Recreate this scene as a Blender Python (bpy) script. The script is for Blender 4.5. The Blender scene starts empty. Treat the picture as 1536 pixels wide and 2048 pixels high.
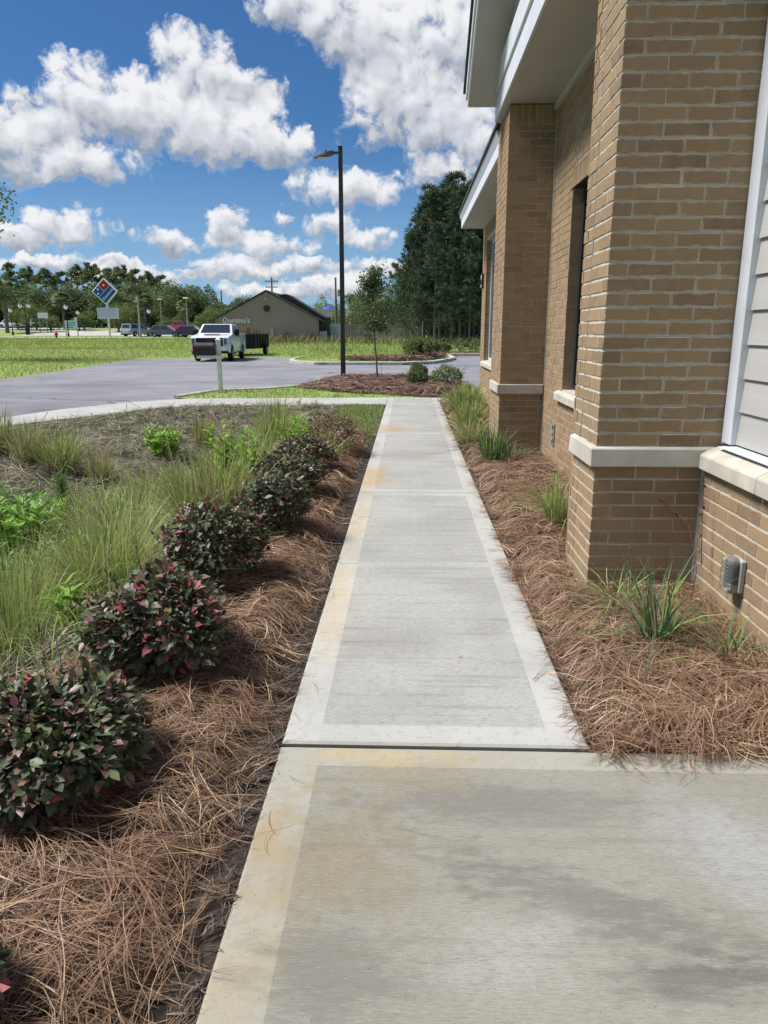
import bpy, bmesh, math, random
import numpy as np
from mathutils import Vector, Matrix, Euler

rnd = random.Random(11)
rng = np.random.default_rng(11)
scene = bpy.context.scene
COL = scene.collection
rad = math.radians

# ---------------------------------------------------------------- camera
F_PX, EYE = 1479.0, 1.58
PITCH = math.atan(362 / F_PX)
YAW = math.atan(50 * math.cos(PITCH) / F_PX)
cam_data = bpy.data.cameras.new('camera')
cam = bpy.data.objects.new('camera', cam_data)
COL.objects.link(cam)
cam_data.sensor_fit = 'VERTICAL'
cam_data.sensor_height = 36.0
cam_data.lens = 36.0 * F_PX / 2048.0
cam_data.clip_start = 0.05
cam_data.clip_end = 3000
cam.location = (0, 0, EYE)
cam.rotation_euler = (rad(90) - PITCH, 0, YAW)
scene.camera = cam

# ---------------------------------------------------------------- light
SUN_EL, SUN_AZ = 55.0, 271.0          # azimuth clockwise from +Y (the walk's direction)
EXPOSURE = 0.45
SKY_STRENGTH = 0.064
CLOUD_GAIN = 0.60
sun_data = bpy.data.lights.new('sun', 'SUN')
sun_data.energy = 5.0
sun_data.angle = rad(17)
sun_data.color = (1.0, 0.97, 0.925)
sun = bpy.data.objects.new('sun', sun_data)
COL.objects.link(sun)
sd = Vector((math.sin(rad(SUN_AZ)) * math.cos(rad(SUN_EL)), math.cos(rad(SUN_AZ)) * math.cos(rad(SUN_EL)), math.sin(rad(SUN_EL))))
sun.rotation_euler = (-sd).to_track_quat('-Z', 'Y').to_euler()
sun.location = (0, 0, 30)

scene.view_settings.view_transform = 'Standard'
scene.view_settings.look = 'None'
scene.view_settings.gamma = 1.0
scene.view_settings.use_curve_mapping = False
scene.view_settings.exposure = EXPOSURE
scene.render.engine = 'CYCLES'
cy = scene.cycles
cy.use_denoising = True
try:
    cy.denoiser = 'OPENIMAGEDENOISE'
    cy.denoising_input_passes = 'RGB_ALBEDO_NORMAL'
except Exception:
    pass
cy.max_bounces = 5
cy.diffuse_bounces = 3
cy.glossy_bounces = 3
cy.transmission_bounces = 4
cy.transparent_max_bounces = 6
cy.caustics_reflective = False
cy.caustics_refractive = False


# ---------------------------------------------------------------- pixel geometry (photograph 1536 x 2048)
_fw = np.array([-math.sin(YAW) * math.cos(PITCH), math.cos(YAW) * math.cos(PITCH), -math.sin(PITCH)])
_rt = np.array([math.cos(YAW), math.sin(YAW), 0.0])
_up = np.cross(_rt, _fw)


def ray(px, py):
    return _fw * F_PX + _rt * (px - 768) + _up * (1024 - py)


def at_z(px, py, z=0.0):
    r = ray(px, py)
    return np.array([0, 0, EYE]) + r * ((z - EYE) / r[2])


def at_y(px, py, y):
    r = ray(px, py)
    return np.array([0, 0, EYE]) + r * (y / r[1])


def azel(px, py):
    r = ray(px, py)
    return math.degrees(math.atan2(r[0], r[1])), math.degrees(math.atan2(r[2], math.hypot(r[0], r[1])))


# ---------------------------------------------------------------- world: sky with cumulus clouds
world = bpy.data.worlds.new('World')
scene.world = world
world.use_nodes = True
try:
    world.cycles.sampling_method = 'NONE'
    world.cycles.sample_map_resolution = 512
except Exception:
    pass


class NT:
    """small helper round a node tree"""
    def __init__(self, tree):
        self.t = tree

    def n(self, typ, **kw):
        nd = self.t.nodes.new(typ)
        for k, v in kw.items():
            setattr(nd, k, v)
        return nd

    def put(self, sock, v):
        if isinstance(v, bpy.types.NodeSocket):
            self.t.links.new(v, sock)
        elif v is not None:
            sock.default_value = v

    def m(self, op, a, b=None, c=None, clamp=False):
        nd = self.n('ShaderNodeMath', operation=op, use_clamp=clamp)
        for i, v in enumerate((a, b, c)):
            if v is not None:
                self.put(nd.inputs[i], v)
        return nd.outputs[0]

    def v(self, op, a, b=None, c=None):
        nd = self.n('ShaderNodeVectorMath', operation=op)
        for i, x in enumerate((a, b, c)):
            if x is not None:
                if op == 'SCALE' and i == 1:
                    self.put(nd.inputs['Scale'], x)
                else:
                    self.put(nd.inputs[i], x)
        return nd.outputs['Value'] if op in ('DOT_PRODUCT', 'LENGTH') else nd.outputs[0]

    def noise(self, vec, scale, detail=4, rough=0.55, dist=0.0, color=False):
        nd = self.n('ShaderNodeTexNoise')
        self.put(nd.inputs['Vector'], vec)
        nd.inputs['Scale'].default_value = scale
        nd.inputs['Detail'].default_value = detail
        nd.inputs['Roughness'].default_value = rough
        nd.inputs['Distortion'].default_value = dist
        return nd.outputs['Color' if color else 'Fac']

    def ss(self, x, lo, hi, a=0.0, b=1.0):
        nd = self.n('ShaderNodeMapRange', interpolation_type='SMOOTHSTEP')
        self.put(nd.inputs['Value'], x)
        nd.inputs['From Min'].default_value = lo
        nd.inputs['From Max'].default_value = hi
        nd.inputs['To Min'].default_value = a
        nd.inputs['To Max'].default_value = b
        return nd.outputs[0]

    def mix(self, fac, a, b, blend='MIX'):
        nd = self.n('ShaderNodeMix', data_type='RGBA', blend_type=blend)
        self.put(nd.inputs[0], fac)
        for sk, v in ((nd.inputs[6], a), (nd.inputs[7], b)):
            if isinstance(v, (tuple, list)) and len(v) == 3:
                v = (*v, 1.0)
            self.put(sk, v)
        return nd.outputs[2]


def build_world():
    w = NT(world.node_tree)
    w.t.nodes.clear()
    out = w.n('ShaderNodeOutputWorld')
    bg = w.n('ShaderNodeBackground')
    w.t.links.new(bg.outputs[0], out.inputs[0])
    sky = w.n('ShaderNodeTexSky', sky_type='NISHITA')
    sky.sun_disc = False
    sky.sun_elevation = rad(SUN_EL)
    sky.sun_rotation = rad(SUN_AZ)
    sky.air_density = 1.0
    sky.dust_density = 0.25
    sky.ozone_density = 2.2
    tc = w.n('ShaderNodeTexCoord')
    d = tc.outputs['Generated']
    sep = w.n('ShaderNodeSeparateXYZ')
    w.t.links.new(d, sep.inputs[0])
    az = w.m('MULTIPLY', w.m('ARCTAN2', sep.outputs[0], sep.outputs[1]), 57.2958)
    el = w.m('MULTIPLY', w.m('ARCSINE', sep.outputs[2]), 57.2958)
    cmb = w.n('ShaderNodeCombineXYZ')
    w.put(cmb.inputs[0], az)
    w.put(cmb.inputs[1], el)
    uv0 = cmb.outputs[0]
    warp = w.noise(uv0, 0.32, 5, 0.62, color=True)
    warp = w.v('SCALE', w.v('SUBTRACT', warp, (0.5, 0.5, 0.5)), 3.6)
    uv = w.v('ADD', uv0, warp)
    lobes = [  # cx, cy, rx, ry in photograph pixels
        (165, 205, 125, 72), (75, 262, 70, 42), (385, 120, 82, 62), (470, 180, 105, 42), (330, 235, 130, 72),
        (480, 268, 125, 62), (575, 300, 70, 42), (150, 325, 130, 40), (20, 300, 70, 62),
        (610, 20, 110, 55), (740, 55, 140, 90), (870, 120, 150, 115), (790, 215, 130, 85), (905, 265, 130, 75), (1000, 30, 170, 120),
        (700, 375, 130, 42), (140, 458, 88, 46), (340, 478, 78, 26), (25, 478, 62, 28),
        (450, 446, 52, 40), (530, 492, 125, 34), (665, 448, 70, 32), (730, 478, 70, 26), (600, 540, 95, 22),
        (470, 538, 110, 26), (560, 578, 150, 18), (690, 575, 90, 24), (240, 565, 120, 16), (300, 545, 110, 18), (90, 530, 150, 18), (890, 352, 75, 34), (770, 540, 110, 26), (565, 430, 26, 14),
    ]
    E = V = None
    for cx, cy_, rx, ry in lobes:
        a0, e0 = azel(cx, cy_)
        s = 57.2958 / F_PX * 0.94
        ir, jr = 1 / (rx * s * 1.10), 1 / (ry * s * 1.10)
        q = w.v('MULTIPLY_ADD', uv, (ir, jr, 0.0), (-a0 * ir, -e0 * jr, 0.0))
        e = w.m('SUBTRACT', 1.0, w.v('DOT_PRODUCT', q, q), clamp=True)
        sy = w.n('ShaderNodeSeparateXYZ')
        w.put(sy.inputs[0], q)
        if E is None:
            E = e
            V = w.m('MULTIPLY', e, sy.outputs[1])
        else:
            E = w.m('ADD', E, e)
            V = w.m('MULTIPLY_ADD', e, sy.outputs[1], V)
    # the sky goes on outside the view with the same kind of clouds
    far = w.noise(w.v('MULTIPLY', d, (1.0, 1.0, 2.4)), 3.2, 3, 0.5)
    outside = w.m('MAXIMUM', w.ss(w.m('ABSOLUTE', az), 29, 38), w.ss(el, 20, 27))
    gen = w.m('MULTIPLY', w.m('MULTIPLY', w.ss(far, 0.46, 0.66), outside), w.ss(el, 1, 6))
    E = w.m('ADD', E, gen)
    fine = w.noise(uv0, 0.62, 10, 0.635, 0.35)
    puff = w.noise(w.v('ADD', uv, (31.0, 7.0, 0.0)), 0.26, 3, 0.5)
    dens = w.m('ADD', w.m('MINIMUM', E, 1.0), w.m('MULTIPLY', w.m('SUBTRACT', fine, 0.5), 2.7))
    dens = w.m('ADD', dens, w.m('MULTIPLY', w.m('SUBTRACT', puff, 0.5), 0.7))
    dens = w.m('MULTIPLY', dens, w.ss(E, 0.0, 0.16))
    dens = w.m('SUBTRACT', dens, 0.10)
    vn = w.m('DIVIDE', V, w.m('MAXIMUM', E, 0.05))
    # crisp on the sunlit tops, ragged and thin below
    alpha = w.ss(w.m('ADD', dens, w.m('MULTIPLY', vn, 0.12)), 0.10, 0.78)
    shifted = w.noise(w.v('ADD', uv0, (-0.42, 0.60, 0.0)), 0.62, 3, 0.5, 0.35)
    relief = w.m('SUBTRACT', w.noise(uv0, 0.62, 3, 0.5, 0.35), shifted)
    t = w.m('MULTIPLY_ADD', vn, 1.05, 0.66)
    t = w.m('MULTIPLY_ADD', relief, 1.5, t)
    t = w.m('SUBTRACT', t, w.m('MULTIPLY', w.ss(dens, 0.8, 1.7), 0.28))
    t = w.m('MAXIMUM', t, w.ss(dens, 0.62, 0.20, 0.0, 0.75), clamp=True)
    ccol = w.mix(t, (0.40, 0.455, 0.55), (1.10, 1.11, 1.14))
    ccol = w.v('SCALE', ccol, CLOUD_GAIN)
    skyc = w.v('SCALE', sky.outputs[0], SKY_STRENGTH)
    skyc = w.v('MULTIPLY', skyc, (0.40, 0.70, 1.02))
    haze = w.ss(el, 14.0, 0.0, 0.0, 0.55)
    skyc = w.mix(haze, skyc, (0.29, 0.44, 0.63))
    fin = w.mix(w.m('MULTIPLY', alpha, 0.97), skyc, ccol)
    w.put(bg.inputs['Color'], fin)
    bg.inputs['Strength'].default_value = 1.0


build_world()


# ---------------------------------------------------------------- materials
MATS = {}


def S(r, g, b):
    """sRGB 0-255 to linear"""
    def f(c):
        c /= 255.0
        return c / 12.92 if c <= 0.04045 else ((c + 0.055) / 1.055) ** 2.4
    return (f(r), f(g), f(b))


def mat(name, col, rough=0.75, col2=None, scale=4.0, detail=4, lo=0.35, hi=0.65, bump=0.0, bscale=60.0, island=0.0,
        objrnd=0.0, spec=0.3, metal=0.0, transl=0.0, stretch=None, trans=0.0, coat=0.0, tint=None, tscale=1.0, hue=0.0, ior=1.45):
    if name in MATS:
        return MATS[name]
    m = bpy.data.materials.new(name)
    m.use_nodes = True
    w = NT(m.node_tree)
    b = m.node_tree.nodes['Principled BSDF']
    out = m.node_tree.nodes['Material Output']
    c = (*col, 1.0)
    vec = None
    if col2 or bump or tint:
        tc = w.n('ShaderNodeTexCoord')
        vec = tc.outputs['Object']
        if stretch:
            vec = w.v('MULTIPLY', vec, stretch)
    if col2:
        c = w.mix(w.ss(w.noise(vec, scale, detail, 0.6), lo, hi), c, col2)
    if tint:
        c = w.mix(w.ss(w.noise(vec, tscale, 3, 0.55), 0.45, 0.7), c, tint)
    if island or objrnd:
        hs = w.n('ShaderNodeHueSaturation')
        r = None
        if island:
            r = w.n('ShaderNodeNewGeometry').outputs['Random Per Island']
        if objrnd:
            ro = w.n('ShaderNodeObjectInfo').outputs['Random']
            r = ro if r is None else w.m('FRACT', w.m('ADD', r, ro))
        amp = max(island, objrnd)
        w.put(hs.inputs['Value'], w.m('MULTIPLY_ADD', r, 2 * amp, 1 - amp))
        if hue:
            w.put(hs.inputs['Hue'], w.m('MULTIPLY_ADD', w.m('FRACT', w.m('MULTIPLY', r, 7.13)), 2 * hue, 0.5 - hue))
        w.put(hs.inputs['Color'], c)
        c = hs.outputs[0]
    w.put(b.inputs['Base Color'], c)
    b.inputs['Roughness'].default_value = rough
    b.inputs['Specular IOR Level'].default_value = spec
    b.inputs['Metallic'].default_value = metal
    b.inputs['IOR'].default_value = ior
    if trans:
        b.inputs['Transmission Weight'].default_value = trans
    if coat:
        b.inputs['Coat Weight'].default_value = coat
        b.inputs['Coat Roughness'].default_value = 0.04
    if bump:
        bp = w.n('ShaderNodeBump')
        bp.inputs['Strength'].default_value = bump
        bp.inputs['Distance'].default_value = 0.01
        w.put(bp.inputs['Height'], w.noise(vec, bscale, 5, 0.6))
        w.put(b.inputs['Normal'], bp.outputs[0])
    if transl:
        tr = w.n('ShaderNodeBsdfTranslucent')
        w.put(tr.inputs['Color'], c)
        mx = w.n('ShaderNodeMixShader')
        mx.inputs[0].default_value = transl
        w.t.links.new(b.outputs[0], mx.inputs[1])
        w.t.links.new(tr.outputs[0], mx.inputs[2])
        w.t.links.new(mx.outputs[0], out.inputs[0])
    MATS[name] = m
    return m


def concrete_mat(name, field):
    """broom-finished (field) or trowelled (border) concrete with stains of their own shape and one painted bluish reflection"""
    m = bpy.data.materials.new(name)
    m.use_nodes = True
    w = NT(m.node_tree)
    b = m.node_tree.nodes['Principled BSDF']
    geo = w.n('ShaderNodeNewGeometry')
    P = geo.outputs['Position']
    base = (0.415, 0.412, 0.388) if not field else (0.370, 0.370, 0.352)
    c = w.mix(w.ss(w.noise(P, 1.3, 6, 0.6), 0.32, 0.7), base, tuple(x * 0.80 for x in base))
    # the panel nearest the door is dirtier and greener
    sp = w.n('ShaderNodeSeparateXYZ')
    w.put(sp.inputs[0], P)
    near = w.ss(sp.outputs[1], 2.66, 2.55)
    c = w.mix(w.m('MULTIPLY', near, 0.64), c, (0.205, 0.192, 0.148) if field else (0.262, 0.245, 0.188))

    cache = {}

    def blot_or_light(cx, cyy, rx, ry, ang, col, amt, nz=1.1, sc=6.0, st=(1, 1, 1)):
        nonlocal c
        mp = w.n('ShaderNodeMapping', vector_type='TEXTURE')
        w.put(mp.inputs[0], P)
        mp.inputs['Location'].default_value = (cx, cyy, 0)
        mp.inputs['Rotation'].default_value = (0, 0, ang)
        mp.inputs['Scale'].default_value = (rx, ry, 50)
        r = w.v('LENGTH', mp.outputs[0])
        key = (3.0 if sc < 4 else 8.0, st[1] > 1)
        if key not in cache:
            cache[key] = w.noise(w.v('MULTIPLY', P, (1, 3, 1) if key[1] else (1, 1, 1)), key[0], 6, 0.65)
        n = cache[key]
        k = w.m('ADD', r, w.m('MULTIPLY', w.m('SUBTRACT', n, 0.5), nz * 2.2))
        c = w.mix(w.ss(k, 1.0, 0.15, 0.0, amt), c, col)

    tan = (0.42, 0.32, 0.18)
    blot_or_light(-0.22, 1.95, 0.42, 0.42, 0.3, (0.22, 0.178, 0.11), 0.6)
    blot_or_light(0.02, 2.40, 0.45, 0.22, 0.0, (0.26, 0.215, 0.13), 0.5)
    blot_or_light(-0.43, 2.05, 0.10, 0.22, 0.0, (0.34, 0.245, 0.135), 0.42)
    blot_or_light(-0.42, 1.5, 0.14, 0.6, 0.0, (0.31, 0.255, 0.155), 0.45)
    blot_or_light(-0.10, 2.53, 0.45, 0.08, 0.0, (0.40, 0.32, 0.18), 0.6)
    blot_or_light(0.55, 1.78, 0.72, 0.16, -0.42, (0.095, 0.094, 0.084), 0.55, 1.3, 9.0, (1, 3, 1))
    blot_or_light(0.35, 2.25, 0.75, 0.16, 0.0, (0.14, 0.137, 0.125), 0.62, 0.9, 7.0, (1, 4, 1))
    blot_or_light(-0.2, 1.55, 0.30, 0.22, 0.0, (0.12, 0.118, 0.10), 0.5, 1.0, 14.0, (1, 4, 1))
    blot_or_light(0.75, 1.55, 0.30, 0.10, 0.1, (0.07, 0.07, 0.065), 0.6, 1.0, 24.0, (1, 3, 1))
    blot_or_light(0.30, 1.62, 0.30, 0.20, 0.3, (0.36, 0.35, 0.32), 0.5, 0.8)
    blot_or_light(1.05, 2.0, 0.28, 0.5, 0.5, (0.36, 0.37, 0.39), 0.5, 0.6)  # pale bluish patch: sky reflected off glass, painted into the slab colour
    blot_or_light(-0.40, 8.1, 0.26, 1.05, 0.0, (0.40, 0.25, 0.115), 0.62, 0.9, 2.5)
    blot_or_light(-0.30, 12.3, 0.55, 0.8, 0.1, (0.41, 0.27, 0.13), 0.6, 0.9, 2.2)
    blot_or_light(-0.42, 6.2, 0.14, 1.2, 0.0, tan, 0.5, 0.9, 2.5)
    blot_or_light(-0.42, 4.2, 0.13, 1.3, 0.0, (0.46, 0.37, 0.22), 0.55, 0.9, 3.0)
    blot_or_light(0.05, 9.6, 0.7, 0.6, 0.0, (0.25, 0.24, 0.215), 0.55, 0.9, 3.0, (1, 2, 1))
    blot_or_light(-0.1, 3.6, 0.35, 0.35, 0.0, (0.26, 0.25, 0.23), 0.5, 1.0, 7.0, (1, 2, 1))
    blot_or_light(0.45, 3.8, 0.16, 0.2, 0.0, (0.25, 0.24, 0.22), 0.45, 1.0, 14.0)
    blot_or_light(0.30, 5.3, 0.03, 0.02, 0.0, (0.30, 0.14, 0.03), 0.9, 0.3)
    blot_or_light(0.27, 3.42, 0.02, 0.018, 0.0, (0.30, 0.14, 0.03), 0.9, 0.3)
    # pits and grains
    g = w.noise(P, 240.0, 3, 0.6)
    c = w.mix(w.ss(g, 0.56, 0.70, 0.0, 0.6), c, (0.15, 0.165, 0.15))
    c = w.mix(w.ss(g, 0.36, 0.26, 0.0, 0.5), c, (0.58, 0.55, 0.50))
    pore = w.noise(P, 95.0, 2, 0.5)
    c = w.mix(w.ss(pore, 0.69, 0.74, 0.0, 0.75), c, (0.07, 0.068, 0.06))
    blotch = w.noise(P, 26.0, 5, 0.7)
    c = w.mix(w.ss(blotch, 0.50, 0.70, 0.0, 0.30), c, (0.16, 0.152, 0.128))
    bp = w.n('ShaderNodeBump')
    bp.inputs['Distance'].default_value = 0.004
    if field:
        st = w.noise(w.v('MULTIPLY', P, (26.0, 210.0, 1.0)), 1.0, 5, 0.78)
        st2 = w.noise(w.v('MULTIPLY', P, (1.1, 21.0, 1.0)), 1.0, 4, 0.68)
        c = w.mix(w.ss(st, 0.48, 0.64, 0.0, 0.62), c, (0.15, 0.145, 0.125))
        c = w.mix(w.ss(st, 0.44, 0.30, 0.0, 0.42), c, (0.50, 0.49, 0.44))
        c = w.mix(w.ss(st2, 0.50, 0.70, 0.0, 0.48), c, (0.17, 0.163, 0.142))
        w.put(bp.inputs['Height'], w.m('ADD', st, w.m('MULTIPLY', g, 0.5)))
        bp.inputs['Strength'].default_value = 0.65
    else:
        w.put(bp.inputs['Height'], g)
        bp.inputs['Strength'].default_value = 0.25
    w.put(b.inputs['Normal'], bp.outputs[0])
    w.put(b.inputs['Base Color'], c)
    b.inputs['Roughness'].default_value = 0.86
    b.inputs['Specular IOR Level'].default_value = 0.25
    return m


def brick_mat(name, single):
    m = bpy.data.materials.new(name)
    m.use_nodes = True
    w = NT(m.node_tree)
    b = m.node_tree.nodes['Principled BSDF']
    geo = w.n('ShaderNodeNewGeometry')
    P = geo.outputs['Position']
    oi = w.n('ShaderNodeObjectInfo')
    r = oi.outputs['Random'] if single else geo.outputs['Random Per Island']
    c = w.mix(r, (0.318, 0.218, 0.126), (0.258, 0.176, 0.102))
    r2 = w.m('FRACT', w.m('MULTIPLY', r, 13.7))
    c = w.mix(w.ss(r2, 0.80, 1.0, 0.0, 0.50), c, (0.165, 0.112, 0.078))
    c = w.mix(w.ss(w.noise(P, 16, 5, 0.65), 0.42, 0.72, 0.0, 0.45), c, (0.350, 0.248, 0.150))
    c = w.mix(w.ss(w.noise(P, 210, 3, 0.6), 0.56, 0.70, 0.0, 0.6), c, (0.10, 0.075, 0.058))
    # washed-out lime near the ground
    sp = w.n('ShaderNodeSeparateXYZ')
    w.put(sp.inputs[0], P)
    wash = w.m('MULTIPLY', w.ss(sp.outputs[2], 0.62, 0.15), w.ss(w.noise(P, 2.3, 5, 0.65), 0.50, 0.68))
    c = w.mix(w.m('MULTIPLY', wash, 0.55), c, (0.36, 0.335, 0.31))
    if single:
        tc = w.n('ShaderNodeTexCoord')
        q = w.v('ABSOLUTE', w.v('SUBTRACT', tc.outputs['Generated'], (0.5, 0.5, 0.5)))
        sq = w.n('ShaderNodeSeparateXYZ')
        w.put(sq.inputs[0], q)
        edge = w.m('MAXIMUM', w.ss(sq.outputs[2], 0.28, 0.50), w.ss(w.m('MINIMUM', sq.outputs[0], sq.outputs[1]), 0.44, 0.5))
        n = w.noise(w.v('ADD', P, oi.outputs['Location']), 11, 5, 0.7)
        sm = w.ss(w.m('ADD', n, w.m('MULTIPLY', edge, 0.36)), 0.76, 0.86)
        c = w.mix(w.m('MULTIPLY', sm, w.ss(sp.outputs[2], 0.7, 1.2, 0.35, 0.95)), c, (0.40, 0.36, 0.29))
    w.put(b.inputs['Base Color'], c)
    b.inputs['Roughness'].default_value = 0.9
    b.inputs['Specular IOR Level'].default_value = 0.2
    bp = w.n('ShaderNodeBump')
    bp.inputs['Strength'].default_value = 0.7
    bp.inputs['Distance'].default_value = 0.006
    w.put(bp.inputs['Height'], w.m('ADD', w.noise(P, 130, 4, 0.65), w.m('MULTIPLY', w.noise(P, 22, 2, 0.5), 0.8)))
    w.put(b.inputs['Normal'], bp.outputs[0])
    return m


M_FIELD = concrete_mat('concrete_broomed', True)
M_EDGE = concrete_mat('concrete_trowelled', False)
M_BRICK1 = brick_mat('brick_face', True)
M_BRICKN = brick_mat('brick_face_joined', False)
M_MORTAR = mat('mortar', (0.53, 0.49, 0.41), 0.95, (0.42, 0.385, 0.315), 9, bump=0.8, bscale=70)
M_STONE = mat('cast_stone', (0.50, 0.47, 0.405), 0.85, (0.41, 0.38, 0.32), 5, bump=0.25, bscale=120, tint=(0.36, 0.34, 0.29), tscale=2.2)
M_CAULK = mat('caulk', (0.42, 0.405, 0.36), 0.8, (0.33, 0.31, 0.28), 30, bump=0.5, bscale=40)
M_CAULKD = mat('caulk_dark', (0.17, 0.15, 0.125), 0.8)
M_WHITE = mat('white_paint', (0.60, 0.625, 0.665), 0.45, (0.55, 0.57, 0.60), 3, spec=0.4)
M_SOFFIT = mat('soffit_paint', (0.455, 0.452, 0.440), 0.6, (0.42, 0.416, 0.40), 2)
M_SIDING = mat('lap_siding', (0.40, 0.39, 0.37), 0.6, (0.36, 0.35, 0.33), 3, bump=0.15, bscale=90, stretch=(1, 0.05, 1))
M_SHINGLE = mat('shingles', (0.045, 0.045, 0.05), 0.9, (0.08, 0.08, 0.085), 30, bump=0.6, bscale=40)
M_DARKMETAL = mat('bronze_metal', (0.022, 0.020, 0.019), 0.45, spec=0.5)
M_GLASSD = mat('dark_glass', (0.01, 0.012, 0.014), 0.05, spec=0.8)
M_ASPHALT = mat('asphalt', (0.200, 0.200, 0.216), 0.92, (0.245, 0.243, 0.258), 0.5, bump=0.6, bscale=55, tint=(0.155, 0.155, 0.172), tscale=0.16)


def wear_asphalt(m):
    w = NT(m.node_tree)
    b = m.node_tree.nodes['Principled BSDF']
    src = b.inputs['Base Color'].links[0].from_socket
    P = w.n('ShaderNodeNewGeometry').outputs['Position']
    wob = w.v('ADD', P, w.v('SCALE', w.noise(P, 0.9, 4, 0.6, color=True), 1.6))
    vo = w.n('ShaderNodeTexVoronoi', feature='DISTANCE_TO_EDGE')
    w.put(vo.inputs['Vector'], wob)
    vo.inputs['Scale'].default_value = 0.13
    crack = w.m('MULTIPLY', w.ss(vo.outputs['Distance'], 0.012, 0.003), w.ss(w.noise(P, 0.16, 2, 0.5), 0.44, 0.56))
    c = w.mix(w.m('MULTIPLY', crack, 0.7), src, (0.045, 0.045, 0.05))
    strk = w.noise(w.v('MULTIPLY', P, (0.35, 2.2, 1.0)), 1.0, 5, 0.7)
    c = w.mix(w.ss(strk, 0.48, 0.70, 0.0, 0.45), c, (0.125, 0.125, 0.137))
    c = w.mix(w.ss(strk, 0.46, 0.28, 0.0, 0.35), c, (0.33, 0.33, 0.345))
    c = w.mix(w.ss(w.noise(P, 34.0, 3, 0.7), 0.52, 0.72, 0.0, 0.45), c, (0.09, 0.09, 0.10))
    spot = w.ss(w.noise(P, 0.55, 3, 0.5), 0.66, 0.74, 0.0, 0.5)
    c = w.mix(spot, c, (0.075, 0.075, 0.08))
    w.put(b.inputs['Base Color'], c)


wear_asphalt(M_ASPHALT)
M_KERB = mat('kerb_concrete', (0.47, 0.455, 0.41), 0.88, (0.36, 0.345, 0.30), 2.5, bump=0.3, bscale=90)
M_SOIL = mat('soil', (0.022, 0.017, 0.014), 0.98, (0.055, 0.043, 0.034), 14, bump=1.0, bscale=45)
M_BEDUNDER = mat('straw_underlay', (0.030, 0.018, 0.013), 0.98, (0.075, 0.046, 0.032), 12, bump=1.0, bscale=70)  # colour kept dark to stand in for shade between the needles
M_LAWN = mat('lawn', (0.165, 0.255, 0.052), 0.98, (0.235, 0.300, 0.080), 0.55, bump=0.7, bscale=12, tint=(0.24, 0.215, 0.095), tscale=0.14)
M_THATCH = mat('thatch', (0.120, 0.102, 0.076), 0.98, (0.190, 0.168, 0.122), 3.5, bump=1.0, bscale=30, tint=(0.060, 0.052, 0.036), tscale=0.9)


# ---------------------------------------------------------------- object helpers
def thing(name, label, cat, loc=(0, 0, 0), rotz=0.0, group=None):
    o = bpy.data.objects.new(name, None)
    o.empty_display_size = 0.2
    COL.objects.link(o)
    o.location = loc
    o.rotation_euler = (0, 0, rotz)
    o['label'] = label
    o['category'] = cat
    if group:
        o['group'] = group
    return o


def tag(o, label, cat, group=None):
    o['label'] = label
    o['category'] = cat
    if group:
        o['group'] = group
    return o


def link(name, mesh, parent=None, kind=None):
    o = bpy.data.objects.new(name, mesh)
    COL.objects.link(o)
    if parent is not None:
        o.parent = parent
    if kind:
        o['kind'] = kind
    return o


def dup(root, loc, rotz=0.0, label=None, scale=None):
    r = root.copy()
    COL.objects.link(r)
    r.location = loc
    r.rotation_euler = (0, 0, rotz)
    if scale is not None:
        r.scale = scale if hasattr(scale, '__len__') else (scale,) * 3
    if label:
        r['label'] = label
    for ch in list(root.children):
        c = ch.copy()
        COL.objects.link(c)
        c.parent = r
        for g in ch.children:
            d = g.copy()
            COL.objects.link(d)
            d.parent = c
    return r


def npmesh(name, V, F, mats, smooth=False, mi=None):
    V = np.ascontiguousarray(V, dtype=np.float32).reshape(-1, 3)
    F = np.ascontiguousarray(F, dtype=np.int32)
    me = bpy.data.meshes.new(name)
    n, k = F.shape
    me.vertices.add(len(V))
    me.vertices.foreach_set('co', V.ravel())
    me.loops.add(n * k)
    me.loops.foreach_set('vertex_index', F.ravel())
    me.polygons.add(n)
    me.polygons.foreach_set('loop_start', np.arange(0, n * k, k, dtype=np.int32))
    me.polygons.foreach_set('loop_total', np.full(n, k, dtype=np.int32))
    me.polygons.foreach_set('use_smooth', np.full(n, bool(smooth), dtype=bool))
    for m in (mats if isinstance(mats, (list, tuple)) else [mats]):
        me.materials.append(m)
    if mi is not None:
        me.polygons.foreach_set('material_index', np.ascontiguousarray(mi, dtype=np.int32))
    me.update(calc_edges=True)
    return me


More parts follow.
